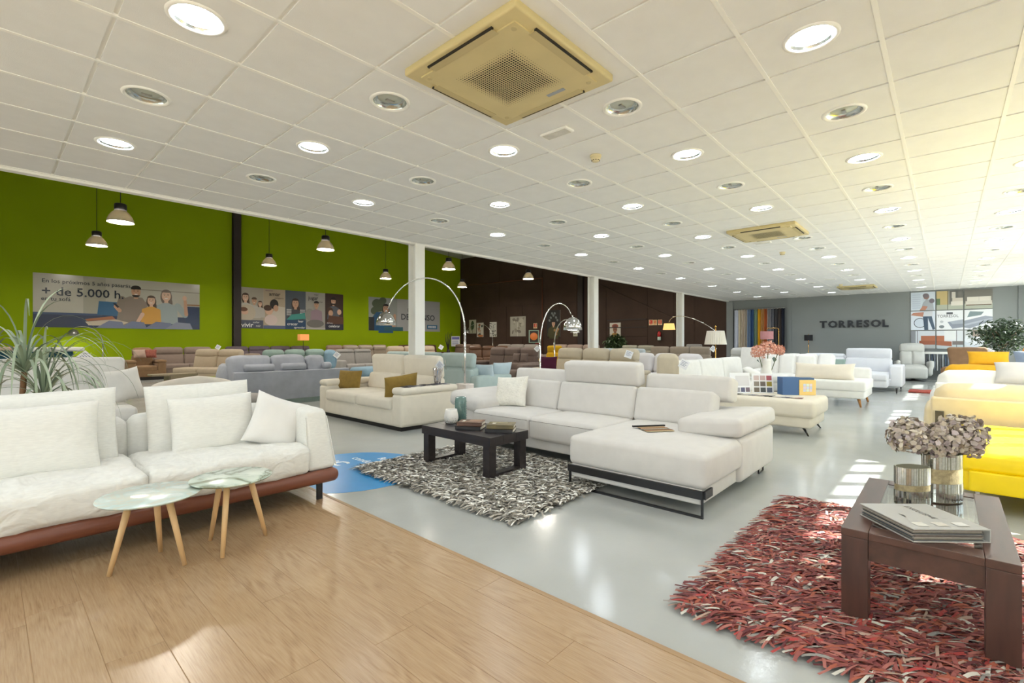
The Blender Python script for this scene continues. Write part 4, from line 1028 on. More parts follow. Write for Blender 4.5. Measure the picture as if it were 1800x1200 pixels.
sofa('pale grey sofa with a fringed white throw behind the hydrangea vase', 14.85, 4.25, '-x', 1.6, 1.0, F_paleg, 2, 0.45, 0.84, 'PP', 0.26, 'LR', 0.22, 0.62)
t = thing('throw_blanket', 'white fringed throw draped over the pale grey sofa back', 'blanket', (14.95, 4.1, 0.0))
block('drape', (0.05, 0.75, 0.62), 0.02, F_white, t, (0.0, 0, 0.80), (0, R(14), 0), wr=0.02, k=(1, 8, 6), ws=9)
mb = MB()
for i in range(26): mb.box((-0.10, -0.37 + i * 0.029, 0.40), (-0.09, -0.355 + i * 0.029, 0.52))
fo = mb.build('fringe', F_white, t); fo['kind'] = 'stuff'
# far bluish white sofa with raised headrests and chaise
fw = sofa('bluish white leather sofa with raised headrests and rounded chaise before the grey wall', 16.0, 2.1, '-x', 2.6, 1.1, F_offblue, 2, 0.46, 0.80, 'DU', 0.30, 'LR', 0.26, 0.66, False, 0.1, bz=0.12, chaise=('R', 0.55), k=(3, 3, 2))
pillow('small teal pillow on the far bluish white sofa', (15.6, 2.25, 0.64), (R(-30), 0, R(-90)), 0.5, 0.34, 0.14, F_green, 0.05)
t = thing('red_mat', 'small red shag mat on the floor by the bluish white sofa', 'rug', (15.8, 0.42, 0))
block('pile', (0.7, 0.55, 0.04), 0.018, pm('red_shag', S(172, 78, 66), 0.9, var=(40, 0.4), bump=(60, 1.0, 0.02)), t, (0, 0, 0.02), wr=0.012, k=(8, 8, 1), ws=20)
# recliner
def recliner():
    t = thing('recliner_chair', 'pale grey recliner armchair with black disc foot before the swatch rack', 'armchair', (20.2, 0.78, 0), R(-82))
    f = F_paleg
    block('seat_cushion', (0.62, 0.62, 0.20), 0.09, f, t, (0, -0.05, 0.42), puff=(0, 0.03, 0.02))
    block('front_apron', (0.64, 0.16, 0.38), 0.07, f, t, (0, -0.36, 0.28), (R(8), 0, 0), puff=(0, 0.03, 0))
    for c in (-1, 1): block('backrest', (0.31, 0.16, 0.50), 0.06, f, t, (c * 0.155, 0.28, 0.70), (R(-16), 0, 0), (0.01, 0.03, 0.01))
    block('headrest', (0.64, 0.18, 0.28), 0.07, f, t, (0, 0.40, 1.05), (R(-10), 0, 0), (0, 0.03, 0.03))
    for c in (-1, 1):
        def wing(V, c=c):
            V = V.copy(); u = V[:, 1] / 0.35; V[:, 2] += 0.05 * u * u * (u < 0); V[:, 0] += c * 0.03 * (V[:, 2] > 0); return V
        block('armrest', (0.12, 0.72, 0.46), 0.055, f, t, (c * 0.38, -0.04, 0.40), fn=wing, k=(1, 4, 3))
    MB().lathe([(0.30, 0.0), (0.31, 0.015), (0.06, 0.05), (0.05, 0.12)], 28).build('disc_foot', M_black, t)
recliner()
# brown wing armchair
def wing_chair():
    t = thing('wing_armchair', 'russet brown wing armchair with folded-out back beside the recliner', 'armchair', (16.7, -0.42, 0), R(85))
    f = F_rbrown
    block('seat', (0.78, 0.7, 0.24), 0.08, f, t, (0, 0, 0.38))
    def fl(V): V = V.copy(); V[:, 0] *= 1 + 0.45 * (V[:, 2] + 0.25); return V
    block('back', (0.60, 0.16, 0.62), 0.06, f, t, (0, 0.32, 0.82), (R(-8), 0, 0), fn=fl, k=(3, 1, 3))
    for c in (-1, 1): block('arm', (0.14, 0.72, 0.36), 0.06, f, t, (c * 0.42, 0, 0.44))
    for (a, b) in ((-1, -1), (-1, 1), (1, -1), (1, 1)): MB().lathe([(0.015, 0), (0.022, 0.27)], 8).build('leg', M_legb, t, (a * 0.32, b * 0.28, 0))
wing_chair()
price_tag('white price tag on the russet wing armchair', (16.35, -0.78, 1.02), (0, R(30), R(-90)), 0.2)
# ================================================================== FLOOR THINGS
def shag_rug(name, label, x0, x1, y0, y1, N, L, wd, cols, main_dir, spread, hgt=0.03, seed=1):
    t = thing(name, label, 'rug', ((x0 + x1) / 2, (y0 + y1) / 2, 0))
    hx, hy = (x1 - x0) / 2, (y1 - y0) / 2
    MB().box((-hx + 0.05, -hy + 0.05, 0.0), (hx - 0.05, hy - 0.05, 0.008)).build('backing', pm(name + '_backing', tuple(c * 0.45 for c in cols[0][:3]) + (1,), 0.95), t)
    r = np.random.RandomState(seed); V = []; Fc = []
    for i in range(N):
        bx, by = r.uniform(-hx, hx), r.uniform(-hy, hy)
        a = main_dir + r.normal(0, spread); l = L * r.uniform(0.7, 1.3); w = wd * r.uniform(0.7, 1.3) / 2
        d = np.array([math.cos(a), math.sin(a)]); n_ = np.array([-d[1], d[0]])
        cur = r.normal(0, 0.28); zt = hgt * r.uniform(0.35, 1.0); tw = r.uniform(-0.5, 0.5)
        o = len(V); S_ = 4
        for k in range(S_ + 1):
            u = k / S_; ang = cur * (u - 0.3)
            p = np.array([bx, by]) + (d * (u * l) + n_ * (math.sin(ang) * l * u * 0.6))
            z = 0.008 + zt * math.sin(math.pi * min(1, 0.3 + 0.55 * u)) + 0.002 * (i % 5) * 0.5
            dz = tw * w * (1 - u * 0.6)
            V.append((p[0] - n_[0] * w, p[1] - n_[1] * w, max(0.004, z - dz))); V.append((p[0] + n_[0] * w, p[1] + n_[1] * w, max(0.004, z + dz)))
            if k: Fc.append((o + 2 * k - 2, o + 2 * k - 1, o + 2 * k + 1, o + 2 * k))
    m, nt, b = base_mat(name + '_strips')
    g = nnode(nt, 'ShaderNodeNewGeometry'); rp = nnode(nt, 'ShaderNodeValToRGB'); rp.color_ramp.interpolation = 'CONSTANT'
    els = rp.color_ramp.elements
    tot = sum(c[4] for c in cols); acc = 0
    for i, c in enumerate(cols):
        p = acc / tot
        if i == 0: els[0].position = 0; els[0].color = c[:3] + (1,)
        elif i == 1: els[1].position = p; els[1].color = c[:3] + (1,)
        else: e = els.new(p); e.color = c[:3] + (1,)
        acc += c[4]
    nt.links.new(g.outputs['Random Per Island'], rp.inputs[0]); nt.links.new(rp.outputs[0], b.inputs['Base Color'])
    b.inputs['Roughness'].default_value = 0.75; b.inputs['Specular IOR Level'].default_value = 0.3
    o = put('pile', mesh_of('pile', V, Fc, False, [m]), t); o['kind'] = 'stuff'
    return t
def cw(r, g, b, w): return S(r, g, b) + (w,)
shag_rug('red_shag_rug', 'red leather-strip shag rug under the dark wood glass-top table', 2.22, 4.38, -1.0, 0.92, 17000, 0.095, 0.0115,
         [cw(150, 86, 80, 5), cw(128, 66, 64, 5), cw(168, 104, 94, 4), cw(100, 54, 56, 3), cw(164, 90, 70, 3), cw(172, 70, 66, 1.2), cw(178, 150, 134, 1.6), cw(206, 200, 188, 1.6), cw(146, 142, 136, 1.4)], R(128), 0.6, 0.026, 3)
shag_rug('grey_shag_rug', 'grey and ivory leather-strip shag rug under the black coffee table', 2.46, 4.05, 2.18, 4.34, 13000, 0.074, 0.0125,
         [cw(126, 120, 110, 5), cw(150, 144, 132, 4), cw(98, 93, 86, 2.4), cw(170, 163, 152, 3), cw(240, 238, 230, 4.2), cw(214, 209, 199, 2.8)], R(125), 0.8, 0.03, 5)

# blue floor sticker
t = thing('floor_sticker', 'round sky blue floor sticker with white lettering by the linen sofa', 'sticker', (2.42, 4.36, 0.0008))
M_blue = pm('sticker_blue', S(46, 142, 204), 0.3, var=(5, 0.05))
pts = []
for k in range(64):
    a = 2 * math.pi * k / 64; x = 0.74 * math.cos(a); pts.append((max(x, -0.53), 0.74 * math.sin(a)))
MB().prism(pts, 0.0012).build('disc', M_blue, t)
p = Print(); wht = S(238, 244, 248)
p.text('Recíbelo', -0.20, 0.42, 0.13, wht, bold=0.02); p.text('conductor', -0.42, 0.24, 0.13, wht, bold=0.02)
p.poly([(0.36, 0.44), (0.44, 0.40), (0.40, 0.50)], wht)
p.text('¡C', -0.44, -0.02, 0.22, wht, bold=0.03); p.text('IP', -0.02, -0.42, 0.20, wht, bold=0.03)
p.text('CON', -0.40, -0.24, 0.12, wht); p.text('CONTIGO', 0.02, -0.62, 0.09, wht)
p.build('lettering', t, (0, 0, 0.0016), (R(-90), 0, R(-90)))

# ---- black coffee table with sled legs
M_wenge = pm('wenge_wood', S(44, 38, 38), 0.35, 0, 0.5, (4, 0.25), (70, 0.12, 0.002), stretch=(8, 1, 8))
t = thing('coffee_table', 'black stained wood coffee table with box sled legs on the grey rug', 'table', (3.305, 3.53, 0.012))
for i in range(3): MB().box((-0.265 + i * 0.1775, -0.5, 0.305), (-0.265 + (i + 1) * 0.1775 - 0.002, 0.5, 0.39)).build('top_board', M_wenge, t, bevel=0.002)
for s_ in (-1, 1):
    y = s_ * 0.44
    fr = MB().box((-0.255, y - 0.04, 0.0), (-0.165, y + 0.04, 0.305)).box((0.165, y - 0.04, 0.0), (0.255, y + 0.04, 0.305)).box((-0.165, y - 0.04, 0.0), (0.165, y + 0.04, 0.045))
    fr.build('leg_frame', M_wenge, t)
CT = 0.4025
# votive vase
def holes_mat(name, col, hole, scale, thr):
    m, nt, b = base_mat(name)
    tc = nnode(nt, 'ShaderNodeTexCoord'); v = nnode(nt, 'ShaderNodeTexVoronoi'); v.inputs['Scale'].default_value = scale
    nt.links.new(tc.outputs['Object'], v.inputs['Vector'])
    sx = nnode(nt, 'ShaderNodeSeparateXYZ'); nt.links.new(tc.outputs['Object'], sx.inputs[0])
    mr = nnode(nt, 'ShaderNodeMapRange'); mr.inputs[1].default_value = 0.11; mr.inputs[2].default_value = 0.0; mr.inputs[3].default_value = 0.0; mr.inputs[4].default_value = thr
    nt.links.new(sx.outputs[2], mr.inputs[0])
    lt = nnode(nt, 'ShaderNodeMath', operation='LESS_THAN'); nt.links.new(v.outputs['Distance'], lt.inputs[0]); nt.links.new(mr.outputs[0], lt.inputs[1])
    mx = nnode(nt, 'ShaderNodeMixRGB'); mx.inputs[1].default_value = col; mx.inputs[2].default_value = hole
    nt.links.new(lt.outputs[0], mx.inputs[0]); nt.links.new(mx.outputs[0], b.inputs['Base Color']); b.inputs['Roughness'].default_value = 0.35
    return m
o = MB().lathe([(0.045, 0.0), (0.066, 0.012), (0.076, 0.05), (0.074, 0.09), (0.064, 0.13), (0.060, 0.148), (0.056, 0.148), (0.068, 0.09), (0.07, 0.05), (0.0001, 0.012)], 28, caps=False).build('pierced_vase', holes_mat('pierced_ceramic', S(232, 228, 222), S(60, 54, 50), 90, 0.42), None, (3.33, 3.90, CT))
tag(o, 'white pierced ceramic votive vase on the black coffee table', 'vase')
t = thing('teal_vase', 'tall teal glazed vase with a dotted relief on the black coffee table', 'vase', (3.49, 3.93, CT))
M_tealg = pm('teal_glaze', S(92, 122, 116), 0.2, 0, 0.6, (9, 0.15), coat=0.4)
MB().lathe([(0.050, 0.0), (0.060, 0.01), (0.063, 0.1), (0.064, 0.2), (0.060, 0.255), (0.050, 0.262), (0.044, 0.258), (0.044, 0.2)], 28, caps=False).build('body', M_tealg, t)
mb = MB()
for i in range(18):
    for j in range(8):
        a = R(i * 20 + 10 * (j % 2)); z = 0.03 + j * 0.026; mb.lathe([(0.0001, 0.004), (0.004, 0.003), (0.006, 0.0)], 6, 0, Matrix.Translation((0.0625 * math.cos(a), 0.0625 * math.sin(a), z)) @ Matrix.Rotation(a, 4, 'Z') @ Matrix.Rotation(R(90), 4, 'Y'), caps=False)
mb.build('dot_relief', M_tealg, t)
# books
M_page = pm('book_pages', S(226, 218, 200), 0.8, var=(90, 0.12), stretch=(0.1, 0.1, 4))
def book(label, loc, rz, w, d, h, cover, ink, group):
    t = thing('book', label, 'book', loc, rz, group)
    MB().box((-w / 2, -d / 2, 0), (w / 2, d / 2, 0.004)).box((-w / 2, -d / 2, h - 0.004), (w / 2, d / 2, h)).box((-w / 2, -d / 2, 0), (-w / 2 + 0.004, d / 2, h)).build('cover', cover, t)
    MB().box((-w / 2 + 0.004, -d / 2 + 0.006, 0.004), (w / 2 - 0.006, d / 2 - 0.006, h - 0.004)).build('pages', M_page, t)
    p = Print()
    for (a, b, c, dd, col) in ink: p.rect(-w / 2 + a * w, -d / 2 + b * d, -w / 2 + c * w, -d / 2 + dd * d, col)
    p.build('cover_print', t, (0, 0, h + 0.0002), (R(-90), 0, 0))
    return t
M_cb = pm('book_cover_brown', S(96, 66, 50), 0.4, var=(6, 0.3)); M_cb2 = pm('book_cover_black', S(34, 30, 30), 0.35, var=(9, 0.2)); M_cb3 = pm('book_cover_olive', S(104, 92, 58), 0.4, var=(7, 0.35))
ink1 = [(0.05, 0.1, 0.5, 0.9, S(128, 88, 62)), (0.5, 0.1, 0.95, 0.6, S(150, 112, 82)), (0.3, 0.74, 0.7, 0.86, S(226, 222, 214))]
ink2 = [(0.05, 0.1, 0.6, 0.9, S(112, 98, 62)), (0.6, 0.3, 0.95, 0.9, S(140, 128, 90)), (0.35, 0.72, 0.72, 0.84, S(226, 222, 210))]
book('black and brown sample book under another on the coffee table, nearer the vases', (3.26, 3.52, CT), R(30), 0.21, 0.26, 0.035, M_cb2, ink1, 'books on the coffee table')
book('brown covered sample book on top, nearer the vases on the coffee table', (3.27, 3.52, CT + 0.0355), R(34), 0.20, 0.25, 0.035, M_cb, ink1, 'books on the coffee table')
book('black sample book under another at the near end of the coffee table', (3.35, 3.19, CT), R(32), 0.21, 0.27, 0.035, M_cb2, ink2, 'books on the coffee table')
book('olive covered sample book on top at the near end of the coffee table', (3.36, 3.19, CT + 0.0355), R(35), 0.20, 0.26, 0.035, M_cb3, ink2, 'books on the coffee table')

# ---- dark wood table with glass top, lower right
M_walnut = pm('dark_walnut', S(82, 54, 44), 0.32, 0, 0.5, (3, 0.22), (80, 0.1, 0.002), stretch=(1, 7, 7))
M_walnutv = pm('dark_walnut_leg', S(76, 50, 42), 0.35, 0, 0.5, (3, 0.22), (80, 0.1, 0.002), stretch=(8, 8, 1))
nt_ = thing('glass_top_table', 'dark walnut coffee table with glass inset top on the red rug', 'table', (3.17, 0.07, 0.012))
hx, hy, H = 0.54, 0.285, 0.41
for s_ in (-1, 1):
    MB().box((-hx, s_ * hy - (0.10 if s_ > 0 else 0), H - 0.035), (hx, s_ * hy + (0.10 if s_ < 0 else 0), H)).build('top_rail', M_walnut, nt_, bevel=0.003)
    MB().box((s_ * hx - (0.10 if s_ > 0 else 0), -hy + 0.1015, H - 0.035), (s_ * hx + (0.10 if s_ < 0 else 0), hy - 0.1015, H - 0.001)).build('top_rail', M_walnut, nt_, bevel=0.003)
    MB().box((s_ * (hx - 0.03) - 0.012, -hy + 0.1, H - 0.13), (s_ * (hx - 0.03) + 0.012, hy - 0.1, H - 0.036)).build('apron', M_walnut, nt_)
    MB().box((-hx + 0.1, s_ * (hy - 0.03) - 0.012, H - 0.13), (hx - 0.1, s_ * (hy - 0.03) + 0.012, H - 0.036)).build('apron', M_walnut, nt_)
for sx in (-1, 1):
    for sy in (-1, 1):
        MB().cbox((sx * (hx - 0.05), sy * (hy - 0.05), (H - 0.036) / 2), (0.098, 0.098, H - 0.036)).build('leg', M_walnutv, nt_, bevel=0.002)
def thin_glass(name, tint, refl=0.08):
    m = bpy.data.materials.new(name); m.use_nodes = True; nt = m.node_tree; MATS[name] = m
    for n in list(nt.nodes):
        if n.type != 'OUTPUT_MATERIAL': nt.nodes.remove(n)
    t_ = nnode(nt, 'ShaderNodeBsdfTransparent'); t_.inputs[0].default_value = tint
    g = nnode(nt, 'ShaderNodeBsdfGlossy'); g.inputs['Roughness'].default_value = 0.01
    lw = nnode(nt, 'ShaderNodeLayerWeight'); lw.inputs[0].default_value = 0.25
    mr = nnode(nt, 'ShaderNodeMapRange'); mr.inputs[3].default_value = refl; mr.inputs[4].default_value = 0.8
    nt.links.new(lw.outputs['Facing'], mr.inputs[0])
    mx = nnode(nt, 'ShaderNodeMixShader'); nt.links.new(mr.outputs[0], mx.inputs[0])
    nt.links.new(t_.outputs[0], mx.inputs[1]); nt.links.new(g.outputs[0], mx.inputs[2]); nt.links.new(mx.outputs[0], nt.nodes[0].inputs[0])
    return m
M_tglass = thin_glass('table_glass', (0.86, 0.90, 0.88, 1), 0.12)
MB().box((-hx + 0.1, -hy + 0.1, H - 0.012), (hx - 0.1, hy - 0.1, H - 0.004)).build('glass_top', M_tglass, nt_)
TT = H + 0.012
# sample catalogue
ct = thing('sample_catalogue', 'thick grey fabric sample catalogue lying on the glass-top table', 'book', (2.855, 0.085, TT + 0.001), R(-49))
M_cgrey = pm('catalogue_board', S(186, 184, 178), 0.55, var=(3, 0.02))
MB().box((-0.16, -0.16, 0.052), (0.16, 0.16, 0.056)).build('front_cover', M_cgrey, ct)
MB().box((-0.16, -0.16, 0.0), (0.16, 0.16, 0.004)).build('back_cover', M_cgrey, ct)
MB().box((0.155, -0.16, 0.004), (0.16, 0.16, 0.052)).build('spine', M_cgrey, ct)
swc = [S(92, 94, 98), S(140, 132, 120), S(206, 200, 188), S(70, 84, 96), S(160, 150, 140), S(110, 98, 92), S(196, 190, 182), S(60, 62, 70)]
for i in range(14):
    z = 0.0045 + i * 0.0034
    MB().box((-0.155 + 0.004 * ((i * 7) % 3), -0.155 + 0.004 * ((i * 5) % 4), z), (0.135, 0.153, z + 0.0026)).build('sample_sheet', pm('sample_%d' % (i % 8), swc[i % 8], 0.9, var=(60, 0.1)), ct)
p = Print(); dk = S(48, 46, 46)
p.text('EXCLUSIVE', -0.125, 0.02, 0.034, dk, rot=0, bold=0.01); p.rect(-0.02, -0.085, 0.02, -0.079, S(90, 88, 86)); p.rect(-0.01, -0.077, 0.01, -0.072, S(90, 88, 86))
for k in range(3): p.rect(0.085, -0.115 + k * 0.085, 0.13, -0.065 + k * 0.085, [S(226, 224, 214), S(214, 208, 196), S(228, 226, 220)][k])
p.build('cover_print', ct, (0, 0, 0.0563), (R(-90), 0, R(-90)))
# mosaic mirror vases
def mosaic_mat():
    m, nt, b = base_mat('mirror_mosaic')
    tc = nnode(nt, 'ShaderNodeTexCoord'); n = nnode(nt, 'ShaderNodeTexNoise'); n.inputs['Scale'].default_value = 90; nt.links.new(tc.outputs['Object'], n.inputs['Vector'])
    rp = nnode(nt, 'ShaderNodeValToRGB'); rp.color_ramp.elements[0].color = S(176, 174, 164); rp.color_ramp.elements[1].color = S(226, 226, 222)
    nt.links.new(n.outputs['Fac'], rp.inputs[0]); nt.links.new(rp.outputs[0], b.inputs['Base Color']); b.inputs['Metallic'].default_value = 0.95; b.inputs['Roughness'].default_value = 0.12
    return m
M_mos = mosaic_mat(); M_band = pm('vase_mica_band', S(170, 156, 122), 0.4, 0.5, 0.5, (60, 0.25), (120, 0.5, 0.002)); M_vin = pm('vase_inner', S(150, 148, 128), 0.5)
def mosaic_vase(label, loc, rx, ry, h, band, rz):
    t = thing('mosaic_vase', label, 'vase', loc, rz)
    MB().lathe([(0.97, 0.0), (0.97, h)], 40, sx=rx, sy=ry, caps=False).lathe([(0.90, h), (0.90, 0.01), (0.0001, 0.01)], 40, sx=rx, sy=ry, caps=False).lathe([(0.90, h), (0.97, h)], 40, sx=rx, sy=ry, caps=False).build('body', M_vin, t)
    MB().lathe([(0.985, band[0]), (0.985, band[1])], 40, sx=rx, sy=ry, caps=False).build('mica_band', M_band, t)
    mb = MB(); rr = random.Random(int(h * 1000)); n = 44
    rows = [(0.003, band[0] * 0.5), (band[0] * 0.5 + 0.001, band[0] - 0.001), (band[1] + 0.001, h - 0.001)]
    for (z0, z1) in rows:
        for k in range(n):
            a0, a1 = 2 * math.pi * (k + 0.06) / n, 2 * math.pi * (k + 0.94) / n; q = 0.985 + rr.uniform(0, 0.02); w = rr.uniform(-0.03, 0.03)
            V = [(rx * q * math.cos(a0), ry * q * math.sin(a0), z0), (rx * (q + w) * math.cos(a1), ry * (q + w) * math.sin(a1), z0), (rx * (q + w) * math.cos(a1), ry * (q + w) * math.sin(a1), z1), (rx * q * math.cos(a0), ry * q * math.sin(a0), z1)]
            mb.add(V, [(0, 1, 2, 3)])
    o = mb.build('mirror_tesserae', M_mos, t); o['kind'] = 'stuff'
    return t
mosaic_vase('short oval mirror mosaic vase on the glass-top table', (3.26, 0.13, TT), 0.092, 0.052, 0.195, (0.075, 0.105), R(-42))
mosaic_vase('tall oval mirror mosaic vase holding dried hydrangeas', (3.44, 0.015, TT), 0.105, 0.062, 0.25, (0.10, 0.175), R(-42))
# hydrangea heads
def petal_mat(name, cols):
    m, nt, b = base_mat(name); g = nnode(nt, 'ShaderNodeNewGeometry'); rp = nnode(nt, 'ShaderNodeValToRGB')
    els = rp.color_ramp.elements
    for i, c in enumerate(cols):
        if i < 2: els[i].position = i / (len(cols) - 1); els[i].color = c
        else: e = els.new(min(1, i / (len(cols) - 1))); e.color = c
    els[0].position = 0.0
    nt.links.new(g.outputs['Random Per Island'], rp.inputs[0]); nt.links.new(rp.outputs[0], b.inputs['Base Color']); b.inputs['Roughness'].default_value = 0.8
    return m
def flower_head(mb, c, rad, n, ps, seed):
    r = random.Random(seed); c = Vector(c)
    for i in range(n):
        z = 1 - 1.75 * (i + 0.5) / n; a = i * 2.39996; q = math.sqrt(max(0, 1 - z * z))
        d = Vector((q * math.cos(a), q * math.sin(a), z)); p = c + d * rad * r.uniform(0.78, 1.05)
        nn = (d + Vector((r.uniform(-.6, .6), r.uniform(-.6, .6), r.uniform(-.6, .6)))).normalized()
        u = nn.orthogonal().normalized(); u = Matrix.Rotation(r.uniform(0, 6.28), 3, nn) @ u; v = nn.cross(u); s_ = ps * r.uniform(0.7, 1.25)
        V = [p - u * s_ * 0.2, p + u * s_ * 0.35 + v * s_ * 0.55 + nn * s_ * 0.15, p + u * s_ * 1.0 + v * s_ * 0.3 + nn * s_ * 0.3, p + u * s_ * 1.05 - v * s_ * 0.3 + nn * s_ * 0.28, p + u * s_ * 0.35 - v * s_ * 0.55 + nn * s_ * 0.15]
        mb.add(V, [(0, 1, 2), (0, 2, 3), (0, 3, 4)])
    return mb
def bouquet(label, base, heads, n, ps, mat, stemc, name='hydrangea_bouquet'):
    t = thing(name, label, 'flowers', base)
    for i, (dx, dy, dz, rad) in enumerate(heads):
        o = flower_head(MB(), (dx, dy, dz), rad, n, ps, i + 5).build('flower_head', mat, t)
        MB().tube([(0.01 * (i - 1), 0, 0.0), (dx * 0.4, dy * 0.4, dz * 0.5), (dx, dy, dz - rad * 0.2)], 0.006, 6).build('stem', stemc, t)
    return t
M_stem = pm('flower_stem', S(96, 104, 62), 0.7)
M_dried = petal_mat('dried_petals', [S(172, 156, 138), S(204, 192, 168), S(150, 136, 140), S(220, 210, 188), S(184, 170, 172), S(146, 130, 108)])
Rt = Vector((0.6725, -0.7401, 0))
def rt(a, b=0): return (Rt.x * a + 0.7401 * b, Rt.y * a + 0.6725 * b)
hd = [rt(-0.155, 0.02) + (0.275, 0.095), rt(-0.05, -0.02) + (0.255, 0.09), rt(0.10, 0.0) + (0.285, 0.105), rt(0.16, 0.05) + (0.235, 0.08)]
bouquet('dried grey-mauve hydrangea heads in the tall mosaic vase', (3.44, 0.015, TT + 0.06), hd, 420, 0.023, M_dried, M_stem)

# ---- round side tables with marble tops
def marble_mat(name, c0, c1, c2, off):
    m, nt, b = base_mat(name)
    tc = nnode(nt, 'ShaderNodeTexCoord'); mp = nnode(nt, 'ShaderNodeMapping'); mp.inputs['Location'].default_value = (off, off * 2, 0); mp.inputs['Rotation'].default_value = (0, 0, 0.6)
    nt.links.new(tc.outputs['Object'], mp.inputs[0])
    n = nnode(nt, 'ShaderNodeTexNoise'); n.inputs['Scale'].default_value = 3.2; n.inputs['Detail'].default_value = 7; n.inputs['Distortion'].default_value = 1.6
    nt.links.new(mp.outputs[0], n.inputs['Vector'])
    rp = nnode(nt, 'ShaderNodeValToRGB'); e = rp.color_ramp.elements
    e[0].position = 0.36; e[0].color = c0; e[1].position = 0.62; e[1].color = c0
    for p_, c in ((0.44, c1), (0.50, c2), (0.55, c1)): q = e.new(p_); q.color = c
    nt.links.new(n.outputs['Fac'], rp.inputs[0]); nt.links.new(rp.outputs[0], b.inputs['Base Color']); b.inputs['Roughness'].default_value = 0.18
    return m
M_bwood = pm('beech_leg', S(216, 178, 128), 0.5, 0, 0.4, (6, 0.08), stretch=(6, 6, 0.8))
def side_table(label, x, y, rad, h, feet, mt):
    t = thing('side_table', label, 'table', (x, y, 0.012))
    MB().lathe([(0.0001, h - 0.014), (rad - 0.012, h - 0.014), (rad, h - 0.005), (rad, h - 0.002), (rad - 0.003, h), (0.0001, h)], 56, caps=False).build('top', mt, t)
    for (fx, fy) in feet:
        dx, dy = fx - x, fy - y
        MB().tube([(dx, dy, 0), (dx * 0.5, dy * 0.5, h - 0.013)], [0.012, 0.0185], 12).build('leg', M_bwood, t)
side_table('round side table with pale green marble top and three beech legs, left one', 0.62, 3.30, 0.245, 0.405, [(0.44, 3.32), (0.75, 3.17), (0.70, 3.48)], marble_mat('marble_left', S(218, 226, 220), S(196, 212, 206), S(206, 206, 190), 1.3))
side_table('round side table with veined olive marble top and three beech legs, right one', 1.02, 3.27, 0.225, 0.425, [(0.92, 3.11), (1.22, 3.27), (0.95, 3.44)], marble_mat('marble_right', S(214, 222, 208), S(182, 196, 180), S(128, 130, 106), 4.1))
# ================================================================== LAMPS
M_hang = pm('pendant_lamp_lit', S(255, 255, 255), 0.4, emit=((1.0, 0.93, 0.82, 1), 220.0))
M_shade = pm('smoked_shade', S(170, 162, 146), 0.25, 0.2)
_nt = M_shade.node_tree; _tl = nnode(_nt, 'ShaderNodeBsdfTranslucent'); _tl.inputs[0].default_value = S(190, 182, 160); _mx = nnode(_nt, 'ShaderNodeMixShader'); _mx.inputs[0].default_value = 0.10
_nt.links.new(_nt.nodes['Principled BSDF'].outputs[0], _mx.inputs[1]); _nt.links.new(_tl.outputs[0], _mx.inputs[2]); _nt.links.new(_mx.outputs[0], _nt.nodes['Material Output'].inputs[0])
def pendant():
    t = thing('pendant_lamp', 'x', 'pendant lamp')
    MB().lathe([(0.27, 0.0), (0.262, 0.05), (0.225, 0.15), (0.165, 0.24), (0.13, 0.27), (0.125, 0.28), (0.15, 0.235), (0.21, 0.15), (0.25, 0.05), (0.262, 0.0)], 32, caps=False).build('shade', M_shade, t)
    MB().lathe([(0.0001, 0.02), (0.25, 0.022)], 32, caps=False).build('lit_disc', M_hang, t)
    s_ = MB().lathe([(0.115, 0.27), (0.12, 0.29), (0.12, 0.44), (0.10, 0.455)], 20).build('socket', M_black, t)
    mb = MB()
    for k in range(8): mb.lathe([(0.122, 0.30 + k * 0.016), (0.127, 0.303 + k * 0.016), (0.122, 0.307 + k * 0.016)], 20, caps=False)
    mb.build('cooling_fins', M_black, s_)
    return t
pl = [(2.18, 14.8, 4.15, 'bell pendant lamp above the left end of the family banner, the larger one'), (7.35, 14.8, 4.22, 'bell pendant lamp right of the dark steel column, hanging high'), (12.5, 14.8, 4.17, 'bell pendant lamp just right of the nearest white column'), (17.45, 14.8, 4.26, 'bell pendant lamp in front of the brown wall, the right one'),
      (2.32, 19.7, 4.27, 'bell pendant lamp above the left end of the family banner, lower and smaller'), (7.47, 19.7, 4.26, 'bell pendant lamp above the amar picture'), (12.75, 19.7, 4.25, 'bell pendant lamp left of the nearest white column'), (17.6, 19.7, 4.25, 'bell pendant lamp at the corner of green and brown walls')]
pl += [(x_, 9.9, 4.2, 'added bell pendant lamp lighting the hall, unseen above the tiled ceiling edge') for x_ in (2.2, 7.35, 12.5, 17.45)]  # unseen third row, added to brighten the hall
pr = pendant()
for i, (x, y, z, lb) in enumerate(pl):
    o = pr if i == 0 else copy_tree(pr)
    o.location = (x, y, z); MB().tube([(0, 0, 0.45), (0, 0, 6.80 + (XF - x) * 0.07 - z)], 0.008, 5).build('cord', M_black, o)
    o['label'] = lb; o['group'] = 'bell pendant lamps in the green hall'
M_bulb = pm('warm_bulb', S(255, 240, 210), 0.4, emit=((1.0, 0.80, 0.55, 1), 30.0))
M_bulbw = pm('white_bulb', S(255, 250, 240), 0.4, emit=((1.0, 0.94, 0.85, 1), 45.0))
M_brass = pm('brass', S(214, 170, 92), 0.25, 1.0)
M_marble = pm('white_marble', S(216, 206, 200), 0.3, 0, 0.5, (9, 0.12))
def bez(p0, p1, p2, p3, n):
    return [p0 * (1 - t) ** 3 + p1 * 3 * t * (1 - t) ** 2 + p2 * 3 * t * t * (1 - t) + p3 * t ** 3 for t in [i / n for i in range(n + 1)]]
